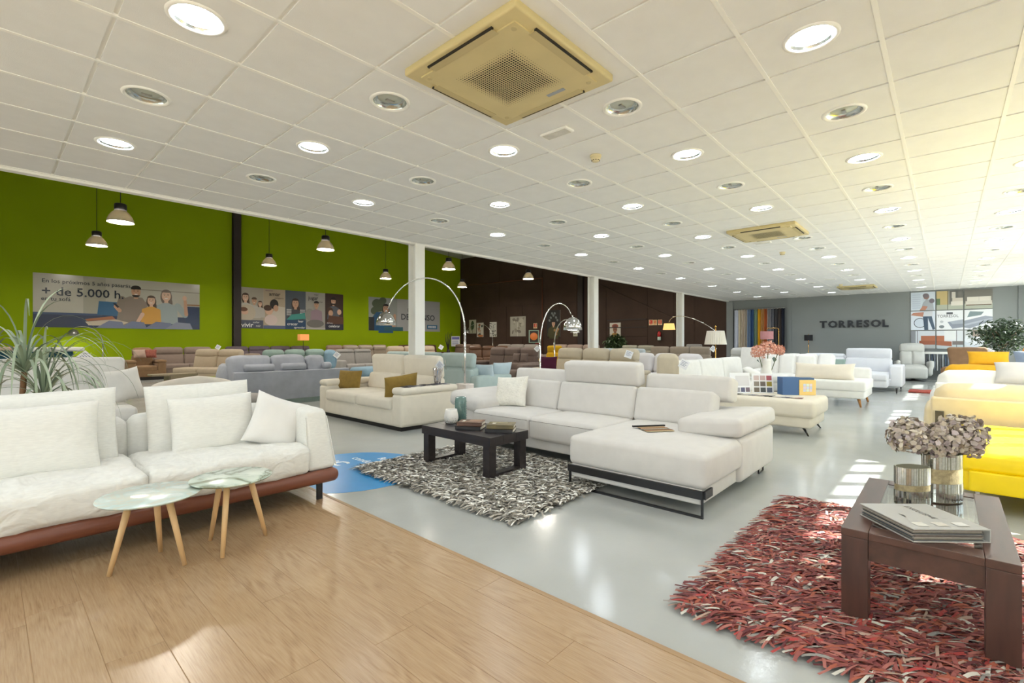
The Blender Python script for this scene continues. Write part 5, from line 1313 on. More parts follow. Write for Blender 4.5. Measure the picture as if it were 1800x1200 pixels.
def arc_lamp(label, bx, by, hx, hy, pole_h, peak, head_top, head_r, base, lit, group=None, metal=None, base_h=0.55, r0=0.016, drop=0.0):
    t = thing('arc_lamp', label, 'floor lamp', (bx, by, 0), group=group); metal = metal or M_chrome
    MB().soft((0.20, 0.26, base_h), 0.015, (0, 0, base_h / 2), k=(1, 1, 1)).build('base', base, t)
    MB().lathe([(r0 * 1.25, base_h - 0.05), (r0 * 1.25, pole_h)], 12).build('pole', metal, t)
    d = Vector((hx - bx, hy - by, 0)); e = d.normalized()
    p0 = Vector((0, 0, pole_h)); p3 = Vector((d.x, d.y, head_top + 0.05)) - e * 0.03
    k = (peak - (p0.z + p3.z) / 8) / 0.75
    p1 = Vector((d.x * 0.06, d.y * 0.06, k)); p2 = Vector((d.x * 0.78, d.y * 0.78, k + 0.0))
    pts = bez(p0 + Vector((0, 0, -0.02)), p1, p2, p3, 26)
    MB().tube(pts, [r0 - (r0 * 0.45) * i / 26 for i in range(27)], 10).build('arm', metal, t)
    h = MB().lathe([(0.012, 0.03), (0.014, 0.0), (head_r * 0.35, -head_r * 0.07), (head_r * 0.7, -head_r * 0.35), (head_r * 0.93, -head_r * 0.8), (head_r, -head_r * 1.35), (head_r * 0.985, -head_r * 1.35), (head_r * 0.9, -head_r * 0.8), (head_r * 0.66, -head_r * 0.36), (0.0001, -head_r * 0.12)], 32, caps=False).build('dome_shade', metal, t, (d.x, d.y, head_top))
    MB().lathe([(0.0001, -head_r * 1.34), (head_r * 0.5, -head_r * 1.33), (head_r * 0.93, -head_r * 1.28), (head_r * 0.2, -head_r * 1.2), (0.0001, -head_r * 1.2)] if lit else [(0.0001, -head_r * 1.0), (head_r * 0.3, -head_r * 0.95), (head_r * 0.4, -head_r * 0.65), (head_r * 0.2, -head_r * 0.35), (0.0001, -head_r * 0.3)], 18, caps=False).build('bulb', M_bulbw if lit else M_lamp_off, h)
    return t
arc_lamp('chrome arc floor lamp with dome shade crossing the nearest white column', 5.53, 6.12, 4.46, 6.88, 1.52, 2.34, 1.76, 0.163, M_marble, False)
arc_lamp('chrome arc floor lamp with lit dome shade behind the sectional', 6.32, 5.10, 6.82, 4.78, 1.25, 1.90, 1.69, 0.165, M_marble, True, base_h=0.3, r0=0.012)
arc_lamp('slim arc floor lamp farther behind the lit chrome dome lamp', 10.75, 8.15, 10.6, 7.35, 1.3, 1.85, 1.68, 0.13, M_marble, True, base_h=0.2)
arc_lamp('small arc floor lamp with lit shade below the family banner', 2.95, 23.55, 2.13, 23.6, 1.2, 1.78, 1.72, 0.17, M_marble, True, base_h=0.2, metal=M_steel)
arc_lamp('thin arc floor lamp against the brown wall between small pictures', 20.5, 20.2, 20.3, 22.2, 1.4, 2.35, 2.0, 0.14, M_marble, True, base_h=0.2, metal=M_steel)
# pleated shade lamps
def pleated(mb, r0, r1, z0, z1, n=36):
    V = []; Fc = []
    for k in range(2 * n):
        a = math.pi * k / n; q = 1.0 if k % 2 else 0.955
        V.append((r0 * q * math.cos(a), r0 * q * math.sin(a), z0)); V.append((r1 * q * math.cos(a), r1 * q * math.sin(a), z1))
    for k in range(2 * n): k2 = (k + 1) % (2 * n); Fc.append((2 * k, 2 * k2, 2 * k2 + 1, 2 * k + 1))
    return mb.add(V, Fc)
M_silk = pm('silver_silk', S(214, 208, 196), 0.35, 0.3); M_yshade = pm('yellow_pleated', S(226, 176, 80), 0.6, emit=((1.0, 0.72, 0.28, 1), 0.9))
t = thing('floor_lamp', 'brass floor lamp with a silver pleated shade above the white three-seat sofa', 'floor lamp', (11.45, 3.98, 0))
pleated(MB(), 0.245, 0.19, 1.20, 1.52).build('shade', M_silk, t)
MB().tube([(0, 0, 0.02), (0, 0, 1.60)], 0.014, 8).build('pole', M_brass, t); MB().lathe([(0.14, 0), (0.14, 0.02), (0.02, 0.04)], 24).build('base', M_brass, t)
MB().lathe([(0.03, 1.60), (0.018, 1.63), (0.0001, 1.64)], 12).build('finial', M_brass, t)
t = thing('arc_lamp', 'thin arc floor lamp with a yellow pleated shade beside the farthest white column', 'floor lamp', (13.6, 4.72, 0))
pts = bez(Vector((0, 0, 1.55)), Vector((0.1, 0.5, 1.95)), Vector((0.8, 1.6, 2.25)), Vector((0.9, 1.75, 1.88)), 24)
MB().tube([(0, 0, 0)] + pts, 0.011, 8).build('arm', M_chrome, t); MB().lathe([(0.16, 0), (0.16, 0.03)], 24).build('base', M_chrome, t)
pleated(MB(), 0.19, 0.15, 1.64, 1.84).build('shade', M_yshade, t, (0.9, 1.75, 0))
t = thing('floor_lamp', 'brass arch floor lamp with a pink drum shade before the fabric curtains', 'floor lamp', (17.0, 3.95, 0))
MB().tube([(0, 0, 0), (0, 0, 1.66), (0.0, 0.04, 1.70), (0.0, 0.30, 1.70), (0, 0.34, 1.66), (0, 0.34, 1.60)], 0.012, 8).build('arch', M_brass, t)
MB().lathe([(0.19, 1.34), (0.19, 1.60)], 32, caps=False).lathe([(0.186, 1.60), (0.186, 1.34)], 32, caps=False).build('drum_shade', pm('pink_shade', S(196, 138, 140), 0.8, var=(8, 0.05)), t, (0, 0.34, 0))
MB().lathe([(0.15, 0), (0.15, 0.025)], 24).build('base', M_brass, t)
t = thing('floor_lamp', 'black drum floor lamp glowing on the grey wall left of the sign', 'floor lamp', (21.1, 3.88, 0))
MB().lathe([(0.14, 1.30), (0.14, 1.52)], 32, caps=False).lathe([(0.136, 1.52), (0.136, 1.30)], 32, caps=False).build('drum_shade', pm('black_shade', S(36, 36, 40), 0.8), t)
MB().lathe([(0.0001, 1.37), (0.035, 1.40), (0.035, 1.44), (0.0001, 1.47)], 14, caps=False).build('bulb', M_bulb, t)
MB().tube([(0, 0, 0.02), (0, 0, 1.36)], 0.012, 8).build('pole', M_brass, t); MB().lathe([(0.13, 0), (0.13, 0.02)], 24).build('base', M_brass, t)
MB().tube([(0, 0, 1.47), (0, 0, 1.56)], 0.01, 6).build('finial', M_brass, t)
t = thing('floor_lamp', 'orange glowing square shade lamp below the five-picture banner', 'floor lamp', (10.3, 23.0, 0))
MB().soft((0.44, 0.3, 0.30), 0.02, (0, 0, 1.47), k=(1, 1, 1)).build('shade', pm('orange_shade', S(236, 150, 84), 0.7, emit=((1.0, 0.42, 0.14, 1), 0.55)), t)
MB().tube([(0, 0, 0.02), (0, 0, 1.33)], 0.014, 8).build('pole', M_black, t); MB().lathe([(0.15, 0), (0.15, 0.02)], 20).build('base', M_black, t)
# amber loop lamp at the right edge
t = thing('loop_table_lamp', 'amber ring lamp with a yellow lit disc at the right edge', 'lamp', (10.9, -1.02, 0.0))
M_amber = pm('amber_resin', S(190, 122, 26), 0.3, 0.2)
ring = [(0.17 * math.cos(R(a)) * 0.68, -0.17 * math.cos(R(a)) * 0.74, 1.05 + 0.17 * math.sin(R(a))) for a in range(0, 361, 15)]
MB().tube(ring, 0.03, 10).build('ring', M_amber, t)
MB().lathe([(0.0001, -0.02), (0.14, -0.015), (0.15, 0.0), (0.14, 0.015), (0.0001, 0.02)], 28, 0, Matrix.Translation((0, 0, 1.05)) @ Matrix.Rotation(R(-42.3), 4, 'Z') @ Matrix.Rotation(R(90), 4, 'X') @ Matrix.Rotation(R(0), 4, 'Y'), caps=False).build('lit_disc', pm('yellow_disc', S(240, 230, 40), 0.5, emit=((0.95, 0.95, 0.12, 1), 1.2)), t)
MB().tube([(-0.09, 0.1, 0.93), (-0.28, 0.30, 0.78), (-0.3, 0.32, 0.0)], [0.03, 0.035, 0.05], 10).build('stand', M_amber, t)

# ================================================================== WALL THINGS
SK1, SK2, HAIR, DKH = S(206, 162, 134), S(226, 186, 160), S(78, 54, 40), S(36, 28, 26)
def person_print(p, x, z, s, skin, hair, top, long_hair=False, beard=False, smile=True, face=(0, 0), arm=None):
    """head and shoulders figure; x, z chin point; s head height"""
    if long_hair: p.ell(x, z + 0.35 * s, 0.46 * s, 0.72 * s, hair); p.ell(x + 0.2 * s, z - 0.2 * s, 0.3 * s, 0.6 * s, hair)
    p.poly([(x - 0.14 * s, z + 0.1 * s), (x + 0.14 * s, z + 0.1 * s), (x + 0.17 * s, z - 0.3 * s), (x - 0.17 * s, z - 0.3 * s)], skin)
    p.poly([(x - 0.2 * s, z - 0.2 * s), (x + 0.2 * s, z - 0.2 * s), (x + 0.85 * s, z - 0.5 * s), (x + 0.95 * s, z - 2.2 * s), (x - 0.95 * s, z - 2.2 * s), (x - 0.85 * s, z - 0.5 * s)], top)
    p.ell(x, z + 0.48 * s, 0.36 * s, 0.52 * s, skin)
    if not long_hair: p.ell(x, z + 0.78 * s, 0.39 * s, 0.30 * s, hair, a0=-15, a1=195)
    else: p.ell(x, z + 0.74 * s, 0.40 * s, 0.34 * s, hair, a0=10, a1=170)
    if beard: p.ell(x, z + 0.16 * s, 0.30 * s, 0.22 * s, hair, a0=180, a1=360)
    fx, fz = face
    for c in (-1, 1): p.ell(x + fx * s + c * 0.14 * s, z + 0.54 * s, 0.05 * s, 0.03 * s, DKH, n=8); p.rect(x + fx * s + c * 0.14 * s - 0.08 * s, z + 0.62 * s, x + fx * s + c * 0.14 * s + 0.08 * s, z + 0.65 * s, hair)
    p.poly([(x + fx * s - 0.03 * s, z + 0.52 * s), (x + fx * s + 0.03 * s, z + 0.52 * s), (x + fx * s + 0.06 * s, z + 0.36 * s), (x + fx * s - 0.06 * s, z + 0.36 * s)], tuple(c * 0.86 for c in skin[:3]) + (1,))
    if smile: p.ell(x + fx * s, z + 0.26 * s, 0.14 * s, 0.07 * s, S(245, 240, 238), a0=180, a1=360, n=10); 
    else: p.rect(x + fx * s - 0.09 * s, z + 0.21 * s, x + fx * s + 0.09 * s, z + 0.25 * s, S(160, 92, 84))
def banner(label, x0, x1, z0, z1, draw, rough=0.18):
    t = thing('wall_banner', label, 'banner', (x0, YG - 0.012, z0))
    w, h = x1 - x0, z1 - z0
    MB().box((0, 0, 0), (w, 0.012, h)).build('board', pm('banner_board', S(200, 200, 198), 0.5), t)
    p = Print(); draw(p, w, h); p.build('print', t, (0, -0.0004, 0), rough=rough)
    return t
def d1(p, w, h):
    p.rect(0, 0, w, h, S(186, 182, 170)); p.rect(0, 0.25 * h, 1.35, h, S(196, 192, 180)); p.rect(1.35, 0.25 * h, 2.0, h, S(176, 172, 158)); p.rect(2.0, 0.25 * h, w, h, S(190, 186, 174))
    p.rect(3.1, 0.80 * h, w, 0.82 * h, S(150, 144, 132)); p.rect(0, 0, w, 0.26 * h, S(52, 62, 92)); p.rect(0, 0.24 * h, 1.9, 0.28 * h, S(66, 84, 120))
    p.poly([(1.75, 0.26 * h), (2.5, 0.24 * h), (2.5, 0.52 * h), (1.8, 0.53 * h)], S(54, 104, 146)); p.rect(4.65, 0.1 * h, w, 0.5 * h, S(44, 60, 96)); p.rect(4.6, 0.52 * h, w, 0.55 * h, S(150, 110, 74))
    # man
    p.poly([(2.45, 0.58 * h), (2.75, 0.66 * h), (3.15, 0.64 * h), (3.3, 0.5 * h), (3.1, 0.05 * h), (2.3, 0.05 * h)], S(142, 128, 116))
    p.limb((2.5, 0.6 * h), (2.38, 0.40 * h), 0.11, 0.09, S(142, 128, 116)); p.limb((2.42, 0.36 * h), (2.30, 0.44 * h), 0.07, 0.06, SK1); p.poly([(2.22, 0.5 * h), (2.3, 0.5 * h), (2.42, 0.43 * h), (2.36, 0.41 * h)], S(40, 42, 50))
    person_print(p, 2.94, 0.655 * h, 0.42, SK1, DKH, S(146, 130, 118), beard=True)
    # woman
    person_print(p, 3.95, 0.60 * h, 0.44, SK2, S(112, 96, 84), S(164, 176, 178), long_hair=True); p.limb((4.35, 0.5 * h), (4.62, 0.3 * h), 0.12, 0.10, S(164, 176, 178)); p.limb((4.66, 0.32 * h), (4.62, 0.62 * h), 0.07, 0.055, SK1); p.ell(4.60, 0.68 * h, 0.08, 0.10, SK2)
    # girl
    person_print(p, 3.44, 0.50 * h, 0.36, SK2, HAIR, S(222, 164, 66), long_hair=True, smile=True); p.limb((3.15, 0.3 * h), (3.0, 0.14 * h), 0.07, 0.06, SK2)
    p.poly([(1.4, 0.12 * h), (2.3, 0.18 * h), (2.7, 0.12 * h), (2.4, 0.04 * h), (1.5, 0.05 * h)], S(206, 190, 170)); p.poly([(1.4, 0.17 * h), (2.2, 0.24 * h), (2.3, 0.18 * h), (1.45, 0.13 * h)], S(174, 110, 76))
    for (a, b) in ((1.7, 2.6), (2.4, 3.3), (3.2, 4.2), (3.9, 4.9)): p.poly([(a, 0.0), (b, 0.0), (b - 0.1, 0.13 * h), (a + 0.4, 0.15 * h)], S(120, 126, 156) if a < 3.5 else S(140, 144, 164))
    ink = S(38, 46, 60)
    p.text('En los próximos 5 años pasarás', 0.22, 0.83 * h, 0.20, ink, bold=0.006); p.text('+ de 5.000 h.', 0.21, 0.60 * h, 0.44, ink, bold=0.012); p.text('en tu sofá', 0.20, 0.50 * h, 0.20, ink, bold=0.006)
banner('wide photo banner of a family on a sofa, left on the green wall', 1.11, 6.27, 1.79, 3.75, d1)
def d2(p, w, h):
    c = w / 5; W5 = S(240, 240, 238)
    bgs = [S(178, 170, 156), S(190, 172, 148), S(76, 86, 98), S(172, 168, 160), S(66, 46, 38)]
    for i in range(5): p.rect(i * c + (0.006 if i else 0), 0, (i + 1) * c, h, bgs[i])
    person_print(p, 0.24, 0.66 * h, 0.36, SK2, HAIR, S(206, 200, 190), long_hair=True); person_print(p, 0.62, 0.60 * h, 0.30, SK1, S(96, 76, 60), S(200, 194, 186)); person_print(p, 0.88, 0.55 * h, 0.24, SK2, HAIR, S(196, 190, 182), long_hair=True)
    p.ell(0.3, 0.38 * h, 0.38, 0.2 * h, S(204, 190, 170)); p.ell(0.2, 0.40 * h, 0.16, 0.13, SK2); p.ell(0.16, 0.46 * h, 0.17, 0.1, S(120, 78, 54)); p.rect(0, 0, c, 0.2 * h, S(84, 88, 106))
    p.poly([(c + 0.25, 0), (2 * c, 0), (2 * c, 0.55 * h), (c + 0.62, 0.58 * h), (c + 0.35, 0.35 * h)], S(214, 204, 190)); p.ell(c + 0.5, 0.62 * h, 0.2, 0.24, DKH); p.ell(c + 0.58, 0.52 * h, 0.12, 0.16, SK1); p.ell(c + 0.26, 0.45 * h, 0.18, 0.2, SK2); p.ell(c + 0.2, 0.52 * h, 0.19, 0.14, HAIR); p.ell(c + 0.35, 0.22 * h, 0.3, 0.26, S(226, 206, 200)); p.rect(c + 0.01, 0, 2 * c, 0.08 * h, S(96, 106, 140))
    person_print(p, 2 * c + 0.5, 0.56 * h, 0.44, SK1, S(56, 36, 30), S(60, 62, 70), long_hair=True, smile=False)
    for k in range(6): p.rect(2 * c + 0.06, 0.36 * h + k * 0.055, 2 * c + 0.3, 0.36 * h + k * 0.055 + 0.022, W5); p.rect(2 * c + 0.72, 0.36 * h + k * 0.055, 2 * c + 0.98, 0.36 * h + k * 0.055 + 0.022, W5)
    p.poly([(2 * c + 0.02, 0.22 * h), (2 * c + 1.0, 0.28 * h), (3 * c, 0.44 * h), (2 * c + 0.3, 0.38 * h)], S(62, 150, 142)); p.rect(2 * c + 0.006, 0, 3 * c, 0.24 * h, S(38, 72, 108))
    p.ell(3 * c + 0.2, 0.4 * h, 0.25, 0.3, S(150, 148, 140)); person_print(p, 3 * c + 0.55, 0.58 * h, 0.34, SK1, DKH, S(158, 134, 146), smile=False); p.ell(3 * c + 0.5, 0.16 * h, 0.45, 0.2, S(120, 116, 112)); p.rect(3 * c + 0.006, 0, 4 * c, 0.05 * h, S(190, 186, 180))
    person_print(p, 4 * c + 0.45, 0.70 * h, 0.36, SK1, DKH, S(92, 96, 106), beard=True); p.ell(4 * c + 0.25, 0.52 * h, 0.18, 0.2, HAIR); p.ell(4 * c + 0.3, 0.46 * h, 0.13, 0.16, SK1); p.ell(4 * c + 0.78, 0.5 * h, 0.12, 0.15, SK2); p.poly([(4 * c + 0.05, 0), (5 * c, 0), (5 * c, 0.36 * h), (4 * c + 0.2, 0.4 * h)], S(96, 62, 46)); p.rect(4 * c + 0.006, 0, 5 * c, 0.16 * h, S(44, 44, 62))
    ink = S(40, 36, 40)
    p.text('vivir', 0.05, 0.03 * h, 0.30, W5, bold=0.015); p.text('soñar', 0.55, 0.13 * h, 0.13, W5); p.text('reír', 0.68, 0.04 * h, 0.15, W5)
    p.text('amar', c + 0.25, 0.83 * h, 0.26, ink, bold=0.01); p.text('compartir', c + 0.5, 0.76 * h, 0.11, ink); p.text('descansar', c + 0.08, 0.94 * h, 0.09, S(110, 70, 110))
    p.text('leer', 2 * c + 0.62, 0.18 * h, 0.17, W5, bold=0.01); p.text('crecer', 2 * c + 0.08, 0.10 * h, 0.20, W5, bold=0.015); p.text('aprender', 2 * c + 0.42, 0.02 * h, 0.15, W5, bold=0.01)
    p.text('viajar', 3 * c + 0.42, 0.92 * h, 0.11, ink); p.text('jugar', 3 * c + 0.12, 0.80 * h, 0.26, ink, bold=0.01); p.text('escuchar', 3 * c + 0.5, 0.73 * h, 0.11, ink)
    p.text('disfrutar', 4 * c + 0.08, 0.17 * h, 0.10, W5); p.text('celebrar', 4 * c + 0.18, 0.07 * h, 0.19, W5, bold=0.01)
banner('banner of five side-by-side family pictures with words, middle of the green wall', 7.88, 13.0, 1.89, 3.81, d2, 0.45)
def d3(p, w, h):
    p.rect(0, 0, w, h, S(178, 178, 178)); p.rect(0, 0, 1.9, h, S(160, 164, 160))
    for (x, z, r_) in ((0.5, 0.82, .3), (0.9, 0.9, .26), (0.4, 0.6, .28), (0.75, 0.7, .3)): p.ell(x, z * h, r_, r_ * 0.8, S(84, 96, 72), rot=20)
    p.poly([(0, 0), (1.7, 0), (1.7, 0.3 * h), (1.2, 0.55 * h), (0.5, 0.56 * h), (0.15, 0.35 * h)], S(38, 86, 124)); person_print(p, 1.12, 0.53 * h, 0.52, SK1, S(36, 26, 24), S(40, 92, 130), long_hair=True)
    p.limb((1.65, 0.15 * h), (1.72, 0.48 * h), 0.13, 0.09, SK1); p.rect(0, 0, 0.35, 0.4 * h, S(44, 48, 52)); p.rect(1.0, 0, 2.3, 0.12 * h, S(58, 100, 112))
    ink = S(56, 60, 66)
    p.text('EL MEJOR', 2.62, 0.62 * h, 0.27, ink); p.text('DESCANSO', 2.15, 0.36 * h, 0.50, ink, bold=0.012)
    p.rect(4.10, 0.08 * h, 4.92, 0.22 * h, S(74, 124, 160))
    for k in range(7): p.rect(4.2 + k * 0.09, 0.115 * h, 4.265 + k * 0.09, 0.185 * h, S(226, 232, 238))
banner('grey banner of a smiling woman on the phone with large lettering', 14.55, 19.69, 1.90, 3.81, d3, 0.5)

# ---- pictures on the brown wall
def picture(label, y0, y1, z0, z1, draw, name='wall_picture', cat='picture', x=None):
    t = thing(name, label, cat, (x or (XF - 0.045), y0, z0), -math.pi / 2)
    w, h = y0 - y1, z1 - z0
    MB().box((0, 0, 0), (w, 0.02, h)).build('canvas', pm('canvas_edge', S(206, 200, 186), 0.8), t)
    p = Print(); draw(p, w, h); p.build('print', t, (0, -0.0006, 0), rough=0.6)
    return t
IV = S(196, 190, 172)
def leaf_d(p, w, h):
    p.rect(0, 0, w, h, S(182, 178, 158)); p.rect(0.48 * w, 0.05 * h, 0.52 * w, 0.5 * h, S(70, 76, 50)); p.ell(0.5 * w, 0.6 * h, 0.24 * w, 0.32 * h, S(58, 74, 50)); p.ell(0.3 * w, 0.4 * h, 0.08 * w, 0.2 * h, S(96, 104, 74), rot=20)
def blob_d(p, w, h):
    p.rect(0, 0, w, h, S(210, 204, 192)); r_ = random.Random(4)
    for k in range(14): p.ell(r_.uniform(.15, .85) * w, r_.uniform(.1, .9) * h, r_.uniform(.05, .16) * w, r_.uniform(.03, .1) * h, [S(60, 70, 66), S(150, 96, 70), S(190, 150, 120)][k % 3], rot=r_.uniform(0, 180))
    p.ell(0.6 * w, 0.08 * h, 0.4 * w, 0.08 * h, S(206, 130, 84))
def spot_d(p, w, h):
    p.rect(0, 0, w, h, S(214, 210, 200)); r_ = random.Random(9)
    for k in range(46): p.ell(r_.uniform(.08, .92) * w, r_.uniform(.05, .95) * h, r_.uniform(.03, .09) * w, r_.uniform(.015, .04) * h, S(44, 42, 40), rot=r_.uniform(0, 180), n=9)
def abst_d(p, w, h):
    p.rect(0, 0, w, h, S(176, 170, 156)); p.rect(0.46 * w, 0, 0.50 * w, 0.7 * h, S(206, 202, 190)); r_ = random.Random(2)
    for k in range(18): p.ell(r_.uniform(.15, .85) * w, r_.uniform(.2, .9) * h, r_.uniform(.06, .16) * w, r_.uniform(.03, .09) * h, [S(150, 142, 128), S(128, 120, 110), S(192, 186, 170)][k % 3], rot=r_.uniform(0, 180))
def lady_d(p, w, h):
    p.rect(0, 0, w, h, S(40, 36, 36)); p.poly([(0.02 * w, 0.02 * h), (0.98 * w, 0.02 * h), (0.9 * w, 0.3 * h), (0.5 * w, 0.45 * h), (0.1 * w, 0.3 * h)], S(70, 66, 36))
    person_print(p, 0.5 * w, 0.40 * h, 0.32, SK1, DKH, S(74, 70, 40), smile=False)
    for (x, z) in ((.3, .72), (.5, .8), (.7, .72), (.2, .62), (.8, .62), (.4, .88), (.6, .88)): p.ell(x * w, z * h, 0.07 * w, 0.05 * h, S(120, 124, 122), rot=40)
    for (x, z) in ((.6, .25), (.75, .2), (.85, .28), (.7, .1)): p.ell(x * w, z * h, 0.09 * w, 0.05 * h, S(170, 130, 84))
def flow_d(p, w, h):
    p.rect(0, 0, w, h, S(190, 186, 164)); p.ell(0.5 * w, 0.6 * h, 0.45 * w, 0.34 * h, S(150, 148, 120)); p.ell(0.5 * w, 0.58 * h, 0.3 * w, 0.22 * h, S(110, 112, 86))
    for k in range(3): p.ell((0.2 + k * 0.16) * w, 0.18 * h, 0.04 * w, 0.1 * h, S(60, 56, 50))
def head_d(p, w, h):
    p.rect(0, 0, w, h, S(208, 202, 188)); p.ell(0.5 * w, 0.2 * h, 0.38 * w, 0.22 * h, S(172, 132, 66)); p.rect(0.4 * w, 0.36 * h, 0.6 * w, 0.5 * h, S(120, 84, 62)); p.ell(0.5 * w, 0.6 * h, 0.2 * w, 0.17 * h, S(146, 100, 72)); p.ell(0.5 * w, 0.80 * h, 0.30 * w, 0.13 * h, S(156, 84, 66)); p.ell(0.5 * w, 0.80 * h, 0.2 * w, 0.07 * h, S(110, 62, 54))
    p.rect(0.36 * w, 0.6 * h, 0.64 * w, 0.63 * h, S(40, 32, 30)); p.rect(0.43 * w, 0.50 * h, 0.57 * w, 0.52 * h, S(120, 50, 48))
picture('narrow leaf print farthest left on the brown wall', 23.28, 22.63, 1.79, 2.69, leaf_d)
picture('narrow red and teal blot print beside the leaf print', 22.55, 21.94, 1.56, 2.48, blob_d)
picture('narrow black speckled print on the brown wall', 21.37, 20.77, 1.56, 2.49, spot_d)
picture('large pale abstract canvas on the brown wall', 19.61, 18.38, 1.58, 2.77, abst_d)
picture('dark portrait print of a woman with ornaments behind the arc lamp', 16.76, 15.84, 1.53, 3.03, lady_d, x=XF - 0.06)
picture('olive round-motif print partly behind the lit dome lamp', 14.96, 14.66, 1.55, 2.47, flow_d, x=XF - 0.06)
picture('portrait print of a figure with a red turban right of the middle column', 12.71, 12.09, 1.36, 2.22, head_d)
# ---- signs, extinguisher, cabinet, conduit
RD, CR = S(206, 60, 44), S(236, 214, 168)
def sign(label, y0, y1, z0, z1, kind):
    def dr(p, w, h):
        p.rect(0, 0, w, h, CR); p.rect(0.1 * w, 0.25 * h, 0.9 * w, 0.93 * h, RD)
        if kind == 0: p.poly([(0.2 * w, 0.8 * h), (0.5 * w, 0.55 * h), (0.45 * w, 0.5 * h), (0.15 * w, 0.74 * h)], CR)
        elif kind == 1: p.rect(0.1 * w, 0.25 * h, 0.9 * w, 0.93 * h, S(222, 150, 90)); p.ell(0.5 * w, 0.6 * h, 0.22 * w, 0.16 * h, RD); p.ell(0.5 * w, 0.6 * h, 0.1 * w, 0.07 * h, CR)
        else: p.rect(0.42 * w, 0.35 * h, 0.58 * w, 0.84 * h, CR)
        p.rect(0.15 * w, 0.08 * h, 0.85 * w, 0.16 * h, RD)
    picture(label, y0, y1, z0, z1, dr, 'fire_sign', 'sign', XF - 0.035)
sign('red fire alarm sign, left of the three on the brown wall', 10.57, 10.36, 2.05, 2.31, 0)
sign('orange alarm button sign in the middle of the three on the brown wall', 10.35, 10.16, 2.05, 2.30, 1)
sign('red extinguisher sign above the fire extinguisher', 10.11, 9.90, 2.05, 2.30, 2)
sign('small red fire sign above the framed orange disc', 17.78, 17.51, 2.03, 2.33, 2)
t = thing('fire_extinguisher', 'red and white fire extinguisher hung on the brown wall', 'extinguisher', (XF - 0.13, 10.0, 1.33))
MB().lathe([(0.07, 0.0), (0.08, 0.02), (0.08, 0.16)], 20).build('lower_body', pm('ext_white', S(206, 220, 206), 0.4), t)
MB().lathe([(0.08, 0.16), (0.08, 0.34), (0.05, 0.40), (0.025, 0.42)], 20).build('body', pm('ext_red', S(186, 44, 44), 0.35), t)
MB().tube([(0, 0, 0.42), (0, 0, 0.47), (0.0, -0.06, 0.48)], 0.012, 8).build('handle', M_black, t)
MB().tube([(0, 0.02, 0.44), (0, 0.12, 0.36), (0, 0.11, 0.1)], 0.009, 8).build('hose', M_black, t)
t = thing('hose_cabinet', 'dark red fire hose cabinet on the brown wall', 'cabinet', (XF - 0.17, 17.36, 1.1))
MB().box((-0.02, -0.16, 0), (0.12, 0.16, 0.82)).build('box', pm('cabinet_red', S(120, 28, 32), 0.4), t, bevel=0.008)
MB().box((-0.03, -0.13, 0.04), (-0.02, 0.13, 0.78)).build('door', pm('cabinet_door', S(132, 32, 36), 0.4), t)
t = thing('framed_disc', 'mint framed picture of a glowing orange disc standing on a black foot', 'picture', (20.4, 16.9, 0), R(-50))
M_mint = pm('mint_frame', S(150, 176, 156), 0.5)
MB().box((-0.28, -0.04, 1.2), (-0.23, 0.04, 1.9)).box((0.23, -0.04, 1.2), (0.28, 0.04, 1.9)).box((-0.28, -0.04, 1.86), (0.28, 0.04, 1.9)).box((-0.28, -0.04, 1.2), (0.28, 0.04, 1.24)).build('frame', M_mint, t)
MB().box((-0.23, 0.0, 1.24), (0.23, 0.02, 1.86)).build('panel', M_dkbrown, t)
MB().lathe([(0.0001, 0.02), (0.2, 0.01), (0.21, 0.0)], 28, 0, Matrix.Translation((0, 0.0, 1.55)) @ Matrix.Rotation(R(90), 4, 'X'), caps=False).build('disc', pm('orange_disc', S(176, 84, 30), 0.5, emit=((1.0, 0.35, 0.08, 1), 0.25)), t)
MB().box((-0.05, -0.05, 0), (0.05, 0.05, 1.2)).box((-0.2, -0.15, 0), (0.2, 0.15, 0.04)).build('stand', M_black, t)
o = MB().tube([(XF - 0.06, 24.0, 4.98), (XF - 0.06, 17.1, 4.90), (XF - 0.06, 17.1, 0.0)], 0.035, 8).build('conduit', pm('rust_conduit', S(110, 62, 38), 0.5), None); tag(o, 'rust orange conduit pipe running along and down the brown wall', 'pipe')
t = thing('notice_stand', 'white and lilac notice sheet on a stand in the far hall corner', 'sign', (20.6, 23.7, 0), R(-50))
MB().box((-0.28, -0.01, 0.95), (0.28, 0.01, 1.62)).build('sheet', M_paper, t); MB().tube([(0, 0.02, 0), (0, 0.02, 1.0)], 0.02, 8).build('pole', M_black, t); MB().box((-0.2, -0.15, 0), (0.2, 0.15, 0.02)).build('base', M_black, t)
p = Print(); p.rect(-0.24, 1.4, 0.24, 1.56, S(120, 116, 190)); [p.rect(-0.22, 1.28 - k * 0.08, 0.18, 1.31 - k * 0.08, S(150, 150, 190)) for k in range(4)]; p.build('print', t, (0, -0.011, 0))
t = thing('branch_vase', 'dark vase of twisted branches before the green wall', 'vase', (18.8, 22.3, 0.0))
MB().lathe([(0.12, 0), (0.16, 0.3), (0.10, 0.7), (0.07, 0.8)], 18).build('body', M_dkbrown, t)
for k in range(4): MB().tube([(0, 0, 0.7), (0.1 * (k - 1.5), 0.05, 1.3), (0.16 * (k - 1.5) + 0.06, 0, 1.75 + 0.1 * (k % 2))], [0.03, 0.025, 0.01], 6).build('branch', M_dkbrown, t)

